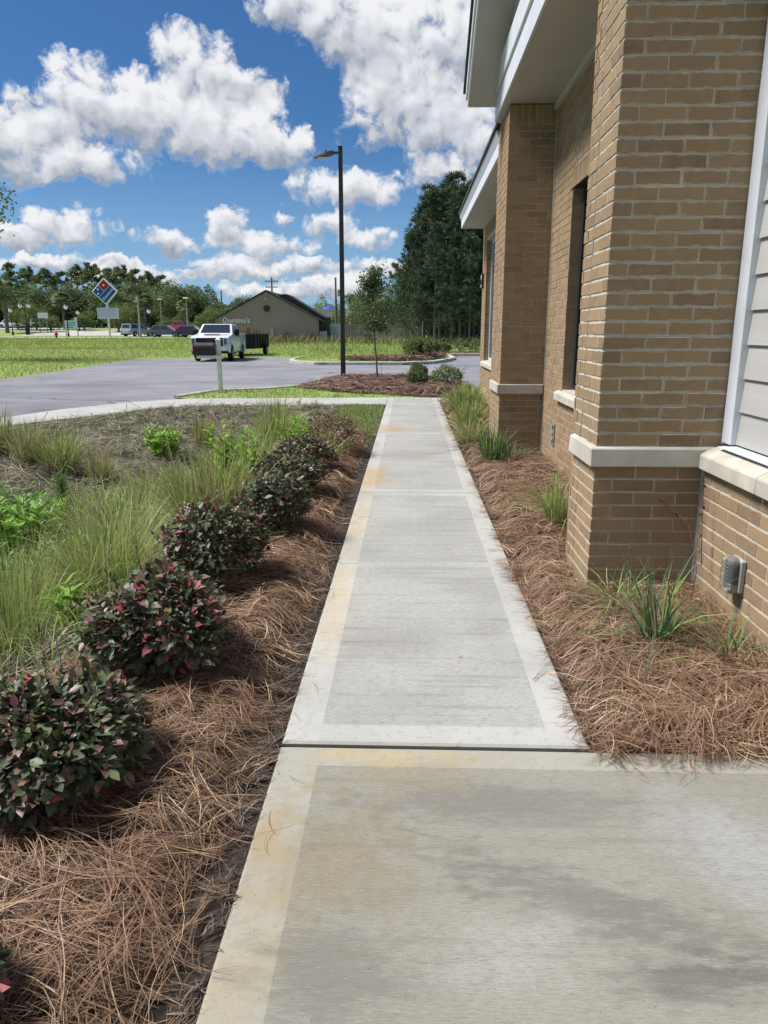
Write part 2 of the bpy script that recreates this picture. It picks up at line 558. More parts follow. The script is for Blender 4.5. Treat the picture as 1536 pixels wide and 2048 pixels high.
class MB:
    """collects simple solids, builds ONE mesh object"""
    def __init__(self):
        self.v, self.f, self.mi = [], [], []
        self.cur = 0

    def add(self, verts, faces):
        o = len(self.v)
        self.v += [tuple(p) for p in verts]
        self.f += [tuple(i + o for i in q) for q in faces]
        self.mi += [self.cur] * len(faces)
        return self

    def box(self, x0, x1, y0, y1, z0, z1):
        v = [(x0, y0, z0), (x1, y0, z0), (x1, y1, z0), (x0, y1, z0), (x0, y0, z1), (x1, y0, z1), (x1, y1, z1), (x0, y1, z1)]
        return self.add(v, [(0, 3, 2, 1), (4, 5, 6, 7), (0, 1, 5, 4), (1, 2, 6, 5), (2, 3, 7, 6), (3, 0, 4, 7)])

    def cbox(self, c, s):
        return self.box(c[0] - s[0] / 2, c[0] + s[0] / 2, c[1] - s[1] / 2, c[1] + s[1] / 2, c[2] - s[2] / 2, c[2] + s[2] / 2)

    def prism(self, poly, a, b, axis='x'):
        """poly of 2-D points, extruded along axis from a to b"""
        def p(u, w_, t):
            return (t, u, w_) if axis == 'x' else ((u, t, w_) if axis == 'y' else (u, w_, t))
        n = len(poly)
        vs = [p(u, w_, a) for u, w_ in poly] + [p(u, w_, b) for u, w_ in poly]
        fs = [tuple(range(n)), tuple(range(2 * n - 1, n - 1, -1))]
        fs += [(i, i + n, (i + 1) % n + n, (i + 1) % n) for i in range(n)]
        return self.add(vs, fs)

    def loft(self, rings, cap=True):
        n = len(rings[0])
        vs = [p for r in rings for p in r]
        fs = []
        for k in range(len(rings) - 1):
            for i in range(n):
                j = (i + 1) % n
                fs.append((k * n + i, k * n + j, (k + 1) * n + j, (k + 1) * n + i))
        if cap:
            fs.append(tuple(range(n - 1, -1, -1)))
            fs.append(tuple((len(rings) - 1) * n + i for i in range(n)))
        return self.add(vs, fs)

    def tube(self, pts, radii, n=8, cap=True):
        pts = [Vector(p) for p in pts]
        if not hasattr(radii, '__len__'):
            radii = [radii] * len(pts)
        rings = []
        ref = None
        for i, p in enumerate(pts):
            t = (pts[min(i + 1, len(pts) - 1)] - pts[max(i - 1, 0)]).normalized()
            if ref is None:
                ref = Vector((1, 0, 0)) if abs(t.x) < 0.9 else Vector((0, 1, 0))
            a = t.cross(ref).normalized()
            b = t.cross(a).normalized()
            ref = b.cross(t) if False else ref
            rings.append([p + (a * math.cos(2 * math.pi * k / n) + b * math.sin(2 * math.pi * k / n)) * radii[i] for k in range(n)])
        return self.loft(rings, cap)

    def lathe(self, prof, c=(0, 0, 0), n=16):
        rings = [[(c[0] + r * math.cos(2 * math.pi * k / n), c[1] + r * math.sin(2 * math.pi * k / n), c[2] + z) for k in range(n)] for r, z in prof]
        return self.loft(rings, True)

    def disc(self, c, r, t, axis='y', n=16):
        pts = [(r * math.cos(2 * math.pi * k / n), r * math.sin(2 * math.pi * k / n)) for k in range(n)]
        if axis == 'y':
            return self.prism([(c[0] + a, c[2] + b) for a, b in pts], c[1] - t / 2, c[1] + t / 2, 'y')
        if axis == 'x':
            return self.prism([(c[1] + a, c[2] + b) for a, b in pts], c[0] - t / 2, c[0] + t / 2, 'x')
        return self.prism([(c[0] + a, c[1] + b) for a, b in pts], c[2] - t / 2, c[2] + t / 2, 'z')

    def mesh(self, name, mats, bevel=0.0, seg=1, smooth=False, org=(0, 0, 0)):
        me = bpy.data.meshes.new(name)
        vs = self.v
        if any(org):
            vs = [(a - org[0], b - org[1], c - org[2]) for a, b, c in vs]
        me.from_pydata(vs, [], self.f)
        for m in (mats if isinstance(mats, (list, tuple)) else [mats]):
            me.materials.append(m)
        me.polygons.foreach_set('material_index', self.mi)
        bm = bmesh.new()
        bm.from_mesh(me)
        bmesh.ops.recalc_face_normals(bm, faces=bm.faces)
        if bevel:
            es = [e for e in bm.edges if len(e.link_faces) == 2 and e.calc_face_angle(0) > 0.45]
            bmesh.ops.bevel(bm, geom=es, offset=bevel, segments=seg, profile=0.6, affect='EDGES', clamp_overlap=True)
        if smooth:
            for f in bm.faces:
                f.smooth = True
            for e in bm.edges:
                if len(e.link_faces) == 2 and e.calc_face_angle(0) > 0.6:
                    e.smooth = False
        bm.to_mesh(me)
        bm.free()
        return me

    def build(self, name, mats, parent=None, kind=None, **kw):
        return link(name, self.mesh(name, mats, **kw), parent, kind)


def text_mesh(s, size, depth, m, bold=0.0):
    cu = bpy.data.curves.new('lettering', 'FONT')
    cu.body = s
    cu.size = size
    cu.extrude = depth
    cu.offset = bold
    cu.align_x = 'CENTER'
    cu.align_y = 'CENTER'
    o = bpy.data.objects.new('lettering_tmp', cu)
    COL.objects.link(o)
    bpy.context.view_layer.update()
    me = bpy.data.meshes.new_from_object(o.evaluated_get(bpy.context.evaluated_depsgraph_get()))
    bpy.data.objects.remove(o)
    bpy.data.curves.remove(cu)
    me.materials.clear()
    me.materials.append(m)
    return me


# ---------------------------------------------------------------- terrain
def sst(x, lo, hi):
    t = np.clip((np.asarray(x, float) - lo) / (hi - lo), 0, 1)
    return t * t * (3 - 2 * t)


def lump(x, y, s=1.0, seed=0.0):
    x = np.asarray(x, float) * s + seed * 3.1
    y = np.asarray(y, float) * s + seed * 1.7
    return (np.sin(1.3 * x + 0.7 * np.sin(1.9 * y)) * np.cos(1.1 * y + 0.6 * np.sin(2.3 * x)) * 0.5
            + 0.3 * np.sin(3.1 * x + 1.2 * y + 2) * np.cos(2.7 * y - 1.3 * x) + 0.2 * np.sin(6.7 * x - 2.1 * y) * np.sin(5.9 * y + 1.7 * x))


# inner edge of the pavement that sweeps round the basin
WALK_IN = [(-0.49, 16.55), (-3.48, 16.25), (-4.85, 15.98), (-5.5, 15.2), (-5.97, 14.17), (-6.98, 12.4), (-7.9, 10.2), (-8.6, 7.5), (-8.9, 4.0), (-8.9, -6.0)]
WALK_OUT = [(-0.49, 18.25), (-3.4, 17.9), (-5.3, 17.8), (-5.85, 17.4), (-6.5, 16.6), (-7.2, 15.2), (-7.6, 13.4), (-8.9, 11.0), (-9.75, 8.0), (-10.1, 4.0), (-10.1, -6.0)]


def dist_poly(x, y, pl):
    x = np.asarray(x, float)
    y = np.asarray(y, float)
    d = np.full(np.broadcast(x, y).shape, 1e9)
    for (ax, ay), (bx, by) in zip(pl[:-1], pl[1:]):
        vx, vy = bx - ax, by - ay
        t = np.clip(((x - ax) * vx + (y - ay) * vy) / (vx * vx + vy * vy), 0, 1)
        d = np.minimum(d, np.hypot(x - ax - t * vx, y - ay - t * vy))
    return d


def in_poly(x, y, pl):
    x = np.asarray(x, float)
    y = np.asarray(y, float)
    c = np.zeros(np.broadcast(x, y).shape, bool)
    j = len(pl) - 1
    for i in range(len(pl)):
        xi, yi = pl[i]
        xj, yj = pl[j]
        cond = ((yi > y) != (yj > y)) & (x < (xj - xi) * (y - yi) / (yj - yi + 1e-12) + xi)
        c ^= cond
        j = i
    return c


BASIN = [(-0.49, -6.0)] + WALK_IN


def swale(x, y):
    x = np.asarray(x, float)
    y = np.asarray(y, float)
    a = sst(-x, 1.45, 3.0) * sst(dist_poly(x, y, WALK_IN), 0.7, 4.6)
    return -0.55 * a * in_poly(x, y, BASIN) + 0.03 * lump(x, y, 2.2) * sst(-x, 1.5, 2.2)


def rise(y):
    y = np.asarray(y, float)
    t = np.clip((y - 44) / 68, 0, 1)
    return 0.85 * (0.5 * t + 0.5 * t * t * (3 - 2 * t)) + 1.25 * sst(y, 106, 136)


def gz(x, y):
    return swale(x, y) + rise(y)


def gpt(px, py, it=12):
    """where the sight line of a photograph pixel meets the terrain"""
    z = 0.0
    for _ in range(it):
        p = at_z(px, py, z)
        z = 0.5 * z + 0.5 * float(gz(p[0], p[1]))
    return np.array([p[0], p[1], float(gz(p[0], p[1]))])


def grid_mesh(name, xs, ys, zf, mats, keep=None, smooth=True):
    X, Y = np.meshgrid(xs, ys)
    Z = zf(X, Y)
    V = np.stack([X, Y, Z], -1).reshape(-1, 3)
    nx, ny = len(xs), len(ys)
    I = np.arange(nx * ny).reshape(ny, nx)
    Fq = np.stack([I[:-1, :-1], I[:-1, 1:], I[1:, 1:], I[1:, :-1]], -1).reshape(-1, 4)
    if keep is not None:
        cx = (X[:-1, :-1] + X[1:, 1:]) / 2
        cyy = (Y[:-1, :-1] + Y[1:, 1:]) / 2
        Fq = Fq[keep(cx, cyy).ravel()]
    return npmesh(name, V, Fq, mats, smooth)


def sheet(name, poly, z, m, kind='structure', parent=None):
    me = bpy.data.meshes.new(name)
    me.from_pydata([(x, y, z) for x, y in poly], [], [tuple(range(len(poly)))])
    me.materials.append(m)
    bm = bmesh.new()
    bm.from_mesh(me)
    bmesh.ops.triangulate(bm, faces=bm.faces)
    for f in bm.faces:
        if f.normal.z < 0:
            f.normal_flip()
    bm.to_mesh(me)
    bm.free()
    return link(name, me, parent, kind)


AZ = -0.05   # asphalt level
ISLAND = [(-6.2, 47.5), (-6.5, 44.5), (-6.4, 41.0), (-5.9, 38.6), (-4.6, 37.2), (-2.9, 37.0), (-0.4, 37.1), (1.2, 38.6), (1.9, 41.0), (2.6, 44.0), (2.6, 51.0)]
ASPHALT = [(-14.2, -8), (-14.0, 25.2), (-14.4, 29.7), (-15.4, 37.2), (-16.2, 44.4), (-13.4, 45.6), (-9.5, 47.2), (-6.2, 47.5)] + ISLAND[1:] + \
          [(9.0, 51.2), (22, 51.2), (22, 19.4), (2.15, 19.4), (1.9, 21.0), (1.7, 23.5), (0.6, 25.8), (-0.9, 26.3), (-2.3, 26.0), (-3.0, 24.9), (-3.15, 22.4), (-4.06, 21.1), (-5.2, 20.4), (-5.7, 18.4),
           (-5.85, 17.45), (-6.5, 16.65), (-7.2, 15.25), (-7.65, 13.4), (-8.95, 11.0), (-9.8, 8.0), (-10.15, 4.0), (-10.15, -8)]
NEAR_ISLAND = [(-5.75, 18.3), (-5.25, 20.35), (-4.06, 21.0), (-3.1, 22.3), (-2.95, 24.85), (-2.3, 25.9), (-0.9, 26.2), (0.6, 25.7), (1.62, 23.4), (1.82, 21.0), (2.05, 19.3), (1.65, 17.9), (0.72, 18.3), (-0.49, 18.3), (-3.4, 17.95), (-5.3, 17.85)]


def ground_z(X, Y):
    z = gz(X, Y) - 0.03
    z = np.where(in_poly(X, Y, ASPHALT), AZ - 0.12, z)
    z = np.where((X > -0.75) & (X < 14) & (Y < 18.6), -0.14, z)
    z = np.where(in_poly(X, Y, BASIN), z - 0.14, z)
    z = np.where(in_poly(X, Y, BASIN + WALK_OUT[::-1]) & ~in_poly(X, Y, BASIN), -0.10, z)
    return z


xs = np.unique(np.concatenate([np.arange(-20, 26, 0.5), np.linspace(-420, -20, 60), np.linspace(26, 420, 60)]))
ys = np.unique(np.concatenate([np.arange(-12, 60, 0.5), np.linspace(60, 150, 50), np.linspace(150, 900, 40), np.linspace(-60, -12, 10)]))
link('ground', grid_mesh('ground', xs, ys, ground_z, M_LAWN), kind='structure')
sheet('parking_lot', ASPHALT, AZ, M_ASPHALT)
# slope of the basin
bx = np.arange(-9.2, -0.45, 0.09)
by = np.arange(-3.0, 16.6, 0.09)
link('basin_slope', grid_mesh('basin_slope', bx, by, lambda X, Y: swale(X, Y) - 0.02 - 0.10 * sst(X, -0.62, -0.5), M_THATCH,
                              keep=lambda X, Y: in_poly(X, Y, BASIN) | (dist_poly(X, Y, WALK_IN) < 0.07)), kind='structure')


# pavement slabs that sweep round
def strip_between(inner, outer, name, parent, ncut, z0, z1, gap=0.003):
    def res(pl, n):
        pl = [Vector((a, b, 0)) for a, b in pl]
        L = [0]
        for a, b in zip(pl[:-1], pl[1:]):
            L.append(L[-1] + (b - a).length)
        o = []
        for k in range(n + 1):
            s = L[-1] * k / n
            i = max(j for j in range(len(L)) if L[j] <= s + 1e-9)
            i = min(i, len(pl) - 2)
            o.append(pl[i].lerp(pl[i + 1], (s - L[i]) / (L[i + 1] - L[i])))
        return o
    sub = 3
    A, B = res(inner, ncut * sub), res(outer, ncut * sub)
    for k in range(ncut):
        a = A[k * sub:(k + 1) * sub + 1]
        b = B[k * sub:(k + 1) * sub + 1]
        g = (a[-1] - a[0]).normalized() * gap
        a = [a[0] + g] + a[1:-1] + [a[-1] - g]
        b = [b[0] + g] + b[1:-1] + [b[-1] - g]
        poly = [(p.x, p.y) for p in a] + [(p.x, p.y) for p in b[::-1]]
        MB().prism(poly, z0, z1, 'z').build(name, M_EDGE, parent, bevel=0.008)


cross = MB().prism([(p[0], p[1]) for p in WALK_IN] + [(p[0], p[1]) for p in WALK_OUT[::-1]], -0.16, -0.10, 'z').build('pavement', M_SOIL, kind='structure')
strip_between(WALK_IN, WALK_OUT, 'slab', cross, 14, -0.099, 0.0)

# kerbs
def kerb_line(pts, name, w_, z0, z1, kind='structure', closed=False):
    pts = [Vector((a, b, 0)) for a, b in pts]
    L, Rr = [], []
    for i, p in enumerate(pts):
        t = (pts[min(i + 1, len(pts) - 1)] - pts[max(i - 1, 0)]).normalized()
        n = Vector((-t.y, t.x, 0))
        L.append(p + n * w_ / 2)
        Rr.append(p - n * w_ / 2)
    b = MB()
    rings = [[(l.x, l.y, z0), (r.x, r.y, z0), (r.x, r.y, z1 - 0.02), (r.x * 0.7 + l.x * 0.3, r.y * 0.7 + l.y * 0.3, z1), (l.x, l.y, z1)] for l, r in zip(L, Rr)]
    b.loft(rings)
    return b.build(name, M_KERB, kind=kind)


kerb_line(ISLAND, 'kerb', 0.26, -0.15, 0.11)
kerb_line([(2.73, 51.3), (9.0, 51.35), (22, 51.35)], 'kerb', 0.2, -0.15, 0.10)
kerb_line(NEAR_ISLAND[:11], 'kerb', 0.14, -0.15, 0.035)
kerb_line([(-5.85, 17.5), (-6.55, 16.68), (-7.25, 15.28), (-7.7, 13.4), (-9.0, 11.0), (-9.87, 8.0), (-10.22, 4.0)], 'kerb', 0.13, -0.15, -0.012)


def fill_island(poly, name, m, zbase, mound, step=0.25, zadd=0.0):
    x0, x1 = min(p[0] for p in poly), max(p[0] for p in poly)
    y0, y1 = min(p[1] for p in poly), max(p[1] for p in poly)
    xs_ = np.arange(x0 - step, x1 + step, step)
    ys_ = np.arange(y0 - step, y1 + step, step)
    closed = poly + [poly[0]]

    def zf(X, Y):
        d = dist_poly(X, Y, closed)
        return zbase + mound * sst(d, 0.0, 1.2) + 0.03 * lump(X, Y, 1.4) * sst(d, 0.1, 0.5) + zadd
    return link(name, grid_mesh(name, xs_, ys_, zf, m, keep=lambda X, Y: in_poly(X, Y, poly)), kind='structure'), zf


_, near_isl_z = fill_island(NEAR_ISLAND, 'verge', M_LAWN, -0.015, 0.03, 0.12)
FAR_ISL_POLY = ISLAND + [(9.0, 51.5), (22, 51.5), (22, 60), (-6.2, 60)]
_, far_isl_z = fill_island(ISLAND + [(2.6, 56), (-6.2, 56)], 'verge', M_LAWN, 0.05, 0.10, 0.5)

# ---------------------------------------------------------------- walkway slabs
WX0, WX1 = -0.49, 0.72


def slab(x0, x1, y0, y1, bl, br, bn, bf, parent):
    """bl/br/bn/bf: widths of the trowelled margin left, right, near, far"""
    b = MB()
    ch = 0.010
    xs_ = [x0 + ch, x0 + max(bl, ch * 2), x1 - max(br, ch * 2), x1 - ch]
    ys_ = [y0 + ch, y0 + max(bn, ch * 2), y1 - max(bf, ch * 2), y1 - ch]
    vid = {}
    V, Fq, Mi = [], [], []

    def vv(x, y, z):
        k = (round(x, 5), round(y, 5), round(z, 5))
        if k not in vid:
            vid[k] = len(V)
            V.append((x, y, z))
        return vid[k]
    for i in range(3):
        for j in range(3):
            Fq.append((vv(xs_[i], ys_[j], 0), vv(xs_[i + 1], ys_[j], 0), vv(xs_[i + 1], ys_[j + 1], 0), vv(xs_[i], ys_[j + 1], 0)))
            Mi.append(1 if (i == 1 and j == 1) else 0)
    ox, oy = [x0, x0 + max(bl, ch * 2), x1 - max(br, ch * 2), x1], [y0, y0 + max(bn, ch * 2), y1 - max(bf, ch * 2), y1]
    zc = -0.009
    for i in range(3):
        for (yi, yo) in ((0, y0), (3, y1)):
            Fq.append((vv(xs_[i], ys_[yi], 0), vv(ox[i], yo, zc), vv(ox[i + 1], yo, zc), vv(xs_[i + 1], ys_[yi], 0)))
            Fq.append((vv(ox[i], yo, zc), vv(ox[i], yo, -0.10), vv(ox[i + 1], yo, -0.10), vv(ox[i + 1], yo, zc)))
            Mi += [0, 0]
        for (xi, xo) in ((0, x0), (3, x1)):
            Fq.append((vv(xs_[xi], ys_[i], 0), vv(xs_[xi], ys_[i + 1], 0), vv(xo, oy[i + 1], zc), vv(xo, oy[i], zc)))
            Fq.append((vv(xo, oy[i], zc), vv(xo, oy[i + 1], zc), vv(xo, oy[i + 1], -0.10), vv(xo, oy[i], -0.10)))
            Mi += [0, 0]
    Fq.append((vv(x0, y0, -0.10), vv(x1, y0, -0.10), vv(x1, y1, -0.10), vv(x0, y1, -0.10)))
    Mi.append(0)
    b.v, b.f, b.mi = V, Fq, Mi
    return b.build('slab', [M_EDGE, M_FIELD], parent)


walk = MB().box(WX0 + 0.02, WX1 - 0.02, 2.4, 18.2, -0.16, -0.101).build('walkway', M_SOIL, kind='structure')
MB().box(WX0 + 0.02, 4.0, -3.0, 2.4, -0.16, -0.101).build('walkway_bed', M_SOIL, walk)
joints = [2.615, 4.93, 7.29, 9.55, 11.82, 14.2, 16.6, 18.25]
for i, (a, b_) in enumerate(zip(joints[:-1], joints[1:])):
    first, last = i % 2 == 0, i % 2 == 1
    g0, g1 = (0.008 if first else 0.002), (0.008 if last else 0.002)
    if i == 0:
        g0 = 0.0
    slab(WX0, WX1, a + g0, b_ - g1, 0.145, 0.15, 0.14 if first else 0.03, 0.14 if last else 0.03, walk)
slab(WX0, 4.2, -0.9, 2.585, 0.16, 0.1, 0.03, 0.13, walk)
slab(WX0, 4.2, -3.2, -0.915, 0.16, 0.1, 0.03, 0.03, walk)
MB().box(WX0 + 0.02, WX1 - 0.01, 2.588, 2.612, -0.09, -0.022).build('joint_filler', M_DARKMETAL, walk)
slab(WX1 + 0.01, 1.55, 17.6, 18.25, 0.03, 0.03, 0.03, 0.03, walk)

# ---------------------------------------------------------------- the brick building
ORG = (1.65, 10.0, 0.0)
bld = thing('brick_building', 'tan brick building with white eaves along the right side of the walkway', 'building', ORG)
PX, PY, PN = 1.068, 4.217, 4.83        # near pier: west face, south face, north face
QX, QY, QN = 1.115, 9.20, 10.25        # second pier
W0, W1 = 1.685, 1.65                   # wall planes
BZ0, BZ1 = 0.828, 0.942                # stone band
CH, BL, JT, BD = 0.0766, 0.241, 0.010, 0.10


def wld(mb, name, mats, parent=None, **kw):
    return mb.build(name, mats, parent or bld, org=ORG, **kw)


MEXP = 0.0045   # how far brick faces stand proud of the mortar
# mortar cores
pier1 = wld(MB().box(PX + MEXP, W0 + 0.2, PY + MEXP, PN - MEXP, -0.12, BZ0).box(PX + MEXP, W0 + 0.2, PY + MEXP, PN - MEXP, BZ1 - 0.01, 4.06), 'pier', M_MORTAR)
pier2 = wld(MB().box(QX + MEXP, W1 + 0.1, QY + MEXP, QN - MEXP, -0.12, 4.05), 'pier', M_MORTAR)
wld(MB().box(W0 + MEXP, 2.1, -6.0, PY + 0.1, -0.12, 0.84), 'wall', M_MORTAR)                    # below the ledge
WIN1 = (6.95, 8.11, 0.965, 2.985)      # window in the recess: y0, y1, z0, z1
WIN2 = (13.3, 16.75, 0.95, 3.45)       # window in the far wing
END = 17.55


def wall_with_hole(x, y0, y1, z0, z1, hole, depth=0.3):
    hy0, hy1, hz0, hz1 = hole
    m_ = MB()
    m_.box(x + MEXP, x + depth, y0, hy0, z0, z1)
    m_.box(x + MEXP, x + depth, hy1, y1, z0, z1)
    m_.box(x + MEXP, x + depth, hy0, hy1, z0, hz0)
    m_.box(x + MEXP, x + depth, hy0, hy1, hz1, z1)
    return wld(m_, 'wall', M_MORTAR)


wall_with_hole(W1, PN - 0.1, QY + 0.1, -0.12, 4.05, (WIN1[0] - 0.0, WIN1[1] + MEXP, WIN1[2], WIN1[3]))
wall_with_hole(W1, QN - 0.1, END - MEXP, -0.12, 3.80, (WIN2[0], WIN2[1] + MEXP, WIN2[2], WIN2[3]))
wld(MB().box(1.95, 13.0, -6.0, END - 0.3, -0.12, 3.78), 'wall', M_MORTAR)

single = []      # (x0,x1,y0,y1,z0,z1) bricks kept as objects
joined = []


def zrows(zlo, zhi, up):
    out = []
    k = 0
    while True:
        if up:
            a = zlo + k * CH + JT * 0.5
            b = a + CH - JT
            if a > zhi:
                break
        else:
            b = zhi - k * CH - JT * 0.5
            a = b - CH + JT
            if b < zlo:
                break
        out.append((k, a, b))
        k += 1
    return out


def run(a, b, start):
    """stretchers between a and b; the first brick is start long"""
    out = []
    p, l = a, start
    while p < b - 0.02:
        q = min(p + l, b)
        if b - q < 0.045:
            q = b
        out.append((p, q))
        p = q + JT
        l = BL - JT
    return out


def jit(s=0.0016):
    return rnd.uniform(-s, s)


def pier_bricks(x0, y0, y1, xe_low, xe_high, joint, lists, soldier=None):
    full, head = BL - JT, 0.103
    rows = [(k, a, b, xe_low) for k, a, b in zrows(-0.06, BZ0, False)] + [(k + 1, a, b, xe_high) for k, a, b in zrows(BZ1, 3.95 if soldier is None else soldier, True)]
    for k, a, b, xe in rows:
        if soldier and b > soldier:
            continue
        even = k % 2 == 0
        lst = lists(a, b)
        cx = full if even else head
        cyy = head if even else full
        e = jit(0.0012) * 0
        lst.append((x0 + e, x0 + cx, y0 + e, y0 + cyy, a, b))
        for p, q in run(x0 + cx + JT, xe, full):
            d = jit(0.0022 if a > BZ1 else 0.0012)
            lst.append((p, q, y0 + d, y0 + BD, a + jit(), b + jit()))
        segs = [(y0 + cyy + JT, joint - 0.008), (joint + 0.008, y1)]
        for s, (u0, u1) in enumerate(segs):
            first = full if s == 0 else (0.105 if even else 0.17)
            for p, q in run(u0, u1, first):
                d = jit(0.0022 if a > BZ1 else 0.0012)
                lst.append((x0 + d, x0 + BD, p, q, a + jit(), b + jit()))


pier_bricks(PX, PY, PN, W0 - 0.012, 1.772, 4.605, lambda a, b: single if b < 3.42 else joined)
pier_bricks(QX, QY, QN, W1 - 0.010, W1 - 0.010, 9.86, lambda a, b: joined, soldier=3.86)
# soldier course under the soffit
for k in range(8):
    u = QX + k * CH
    if u + CH - JT < W1:
        joined.append((u, u + CH - JT, QY, QY + BD, 3.858, 4.05))
for k in range(13):
    u = QY + 0.105 + k * CH
    if u + CH - JT < QN:
        joined.append((QX, QX + BD, u, u + CH - JT, 3.858, 4.05))
# wall under the ledge, beside the walkway end
for k, a, b in zrows(-0.06, 0.815, False):
    u = PY - 0.014
    l = BL - JT if k % 2 else BL / 2 - JT
    while u > -1.4:
        v = max(u - l, -1.4)
        (single if u > 3.0 and a > -0.03 else joined).append((W0 + jit(), W0 + BD, v, u, a + jit(), b + jit()))
        u = v - JT
        l = BL - JT


def wall_bricks(x, y0, y1, zlo, zhi, hole, zstart, jn=None, sold=True):
    hy0, hy1, hz0, hz1 = hole
    rows = []
    k = 0
    z = zstart
    while z > zlo:
        z -= CH
    while z < zhi:
        rows.append((k, z + JT / 2, z + CH - JT / 2))
        z += CH
        k += 1
    for k, a, b in rows:
        spans = [(y0, y1)]
        if b > hz0 and a < hz1 + (0.2 if sold else 0):
            spans = [(y0, hy0), (hy1, y1)]
        if jn:
            spans = [s for (p, q) in spans for s in (([(p, jn - 0.008), (jn + 0.008, q)]) if p < jn < q else [(p, q)])]
        for p0, q0 in spans:
            for p, q in run(p0, q0, (BL - JT) if k % 2 else BL / 2 - JT):
                joined.append((x + jit(), x + BD, p, q, a, b))
        if b > hz0 and a < hz1:     # reveal of the far jamb
            pass
    if sold:
        n = int((hy1 - hy0 + 0.12) / CH)
        for i in range(n):
            u = hy1 + 0.06 - (i + 1) * CH
            joined.append((x, x + BD, u, u + CH - JT, hz1 + 0.008, hz1 + 0.2))


wall_bricks(W1, PN + 0.02, QY - 0.012, -0.05, 4.0, WIN1, BZ0)
wall_bricks(W1, QN + 0.012, END, -0.05, 3.76, WIN2, BZ0, jn=17.0, sold=False)

# bricks that can be picked apart: objects of their own, sharing meshes of equal size
BM_CACHE = {}


def brick_mesh(dx, dy, dz):
    key = (round(dx * 250), round(dy * 250), round(dz * 500))
    if key not in BM_CACHE:
        sx, sy, sz = key[0] / 250, key[1] / 250, key[2] / 500
        BM_CACHE[key] = MB().box(-sx / 2, sx / 2, -sy / 2, sy / 2, -sz / 2, sz / 2).mesh('brick', M_BRICK1, bevel=0.0035)
    return BM_CACHE[key]


single.sort(key=lambda t: (t[0] - 0) ** 2 + t[2] ** 2 + ((t[4] - EYE) * 0.6) ** 2)
pier_b = [t for t in single]
keep, extra = pier_b[:300], pier_b[300:]
joined += extra
for t in keep:
    me = brick_mesh(t[1] - t[0], t[3] - t[2], t[5] - t[4])
    par = pier1 if t[2] > PY - 0.012 else bld
    o = link('brick', me, par)
    o.location = ((t[0] + t[1]) / 2 - ORG[0], (t[2] + t[3]) / 2 - ORG[1], (t[4] + t[5]) / 2)
    o.rotation_euler = (jit(0.004), jit(0.004), jit(0.003))
J = np.array(joined)
cor = np.array([[0, 2, 4], [1, 2, 4], [1, 3, 4], [0, 3, 4], [0, 2, 5], [1, 2, 5], [1, 3, 5], [0, 3, 5]])
V = J[:, cor] - np.array(ORG)
fq = np.array([(0, 3, 2, 1), (4, 5, 6, 7), (0, 1, 5, 4), (1, 2, 6, 5), (2, 3, 7, 6), (3, 0, 4, 7)])
F = (np.arange(len(J)) * 8)[:, None, None] + fq[None]
link('brick', npmesh('brick', V.reshape(-1, 3), F.reshape(-1, 4), M_BRICKN), bld, 'stuff')

# stone bands, ledges and sills
wld(MB().prism([(PY - 0.035, BZ0), (PY + 0.12, BZ0), (PY + 0.12, BZ1 + 0.004), (PY, BZ1), (PY - 0.028, BZ1 - 0.008)], PX - 0.034, 1.80, 'x'), 'stone_band', M_STONE, bevel=0.006)
wld(MB().prism([(PX - 0.035, BZ0), (PX + 0.1, BZ0), (PX + 0.1, BZ1 + 0.004), (PX, BZ1), (PX - 0.028, BZ1 - 0.008)], PY + 0.123, PN - 0.06, 'y'), 'stone_band', M_STONE, bevel=0.006)
wld(MB().box(QX - 0.035, W1 - 0.012, QY - 0.035, QY + 0.1, BZ0 + 0.006, BZ1 + 0.006), 'stone_band', M_STONE, bevel=0.006)
wld(MB().box(QX - 0.035, QX + 0.1, QY + 0.101, QN - 0.18, BZ0 + 0.006, BZ1 + 0.006), 'stone_band', M_STONE, bevel=0.006)
y = PY - 0.036
for k in range(9):
    l = 0.66 if k else 0.70
    wld(MB().prism([(1.643, 0.822), (1.86, 0.822), (1.86, 0.965), (1.74, 0.952), (1.675, 0.925), (1.643, 0.905)], y - l + 0.006, y, 'y'), 'ledge_stone', M_STONE, bevel=0.006)
    y -= l
for (a, b) in ((8.31, 7.93), (7.92, 7.50), (7.49, 7.0)):
    wld(MB().prism([(W1 - 0.05, 0.845), (W1 + 0.22, 0.845), (W1 + 0.22, 0.972), (W1 + 0.03, 0.962), (W1 - 0.05, 0.925)], b, a, 'y'), 'window_sill', M_STONE, bevel=0.006)
for k in range(4):
    a = 16.98 - k * 0.93
    wld(MB().prism([(W1 - 0.05, 0.83), (W1 + 0.2, 0.83), (W1 + 0.2, 0.958), (W1 + 0.03, 0.948), (W1 - 0.05, 0.915)], a - 0.92, a, 'y'), 'window_sill', M_STONE, bevel=0.006)


# caulked joints
def bead(x, y, z0, z1, r, m):
    n = 14
    pts = [(x + jit(0.0025), y + jit(0.0025), z0 + (z1 - z0) * k / n) for k in range(n + 1)]
    wld(MB().tube(pts, [r * (1 + jit(0.2)) for _ in pts], 6), 'caulk_joint', m)


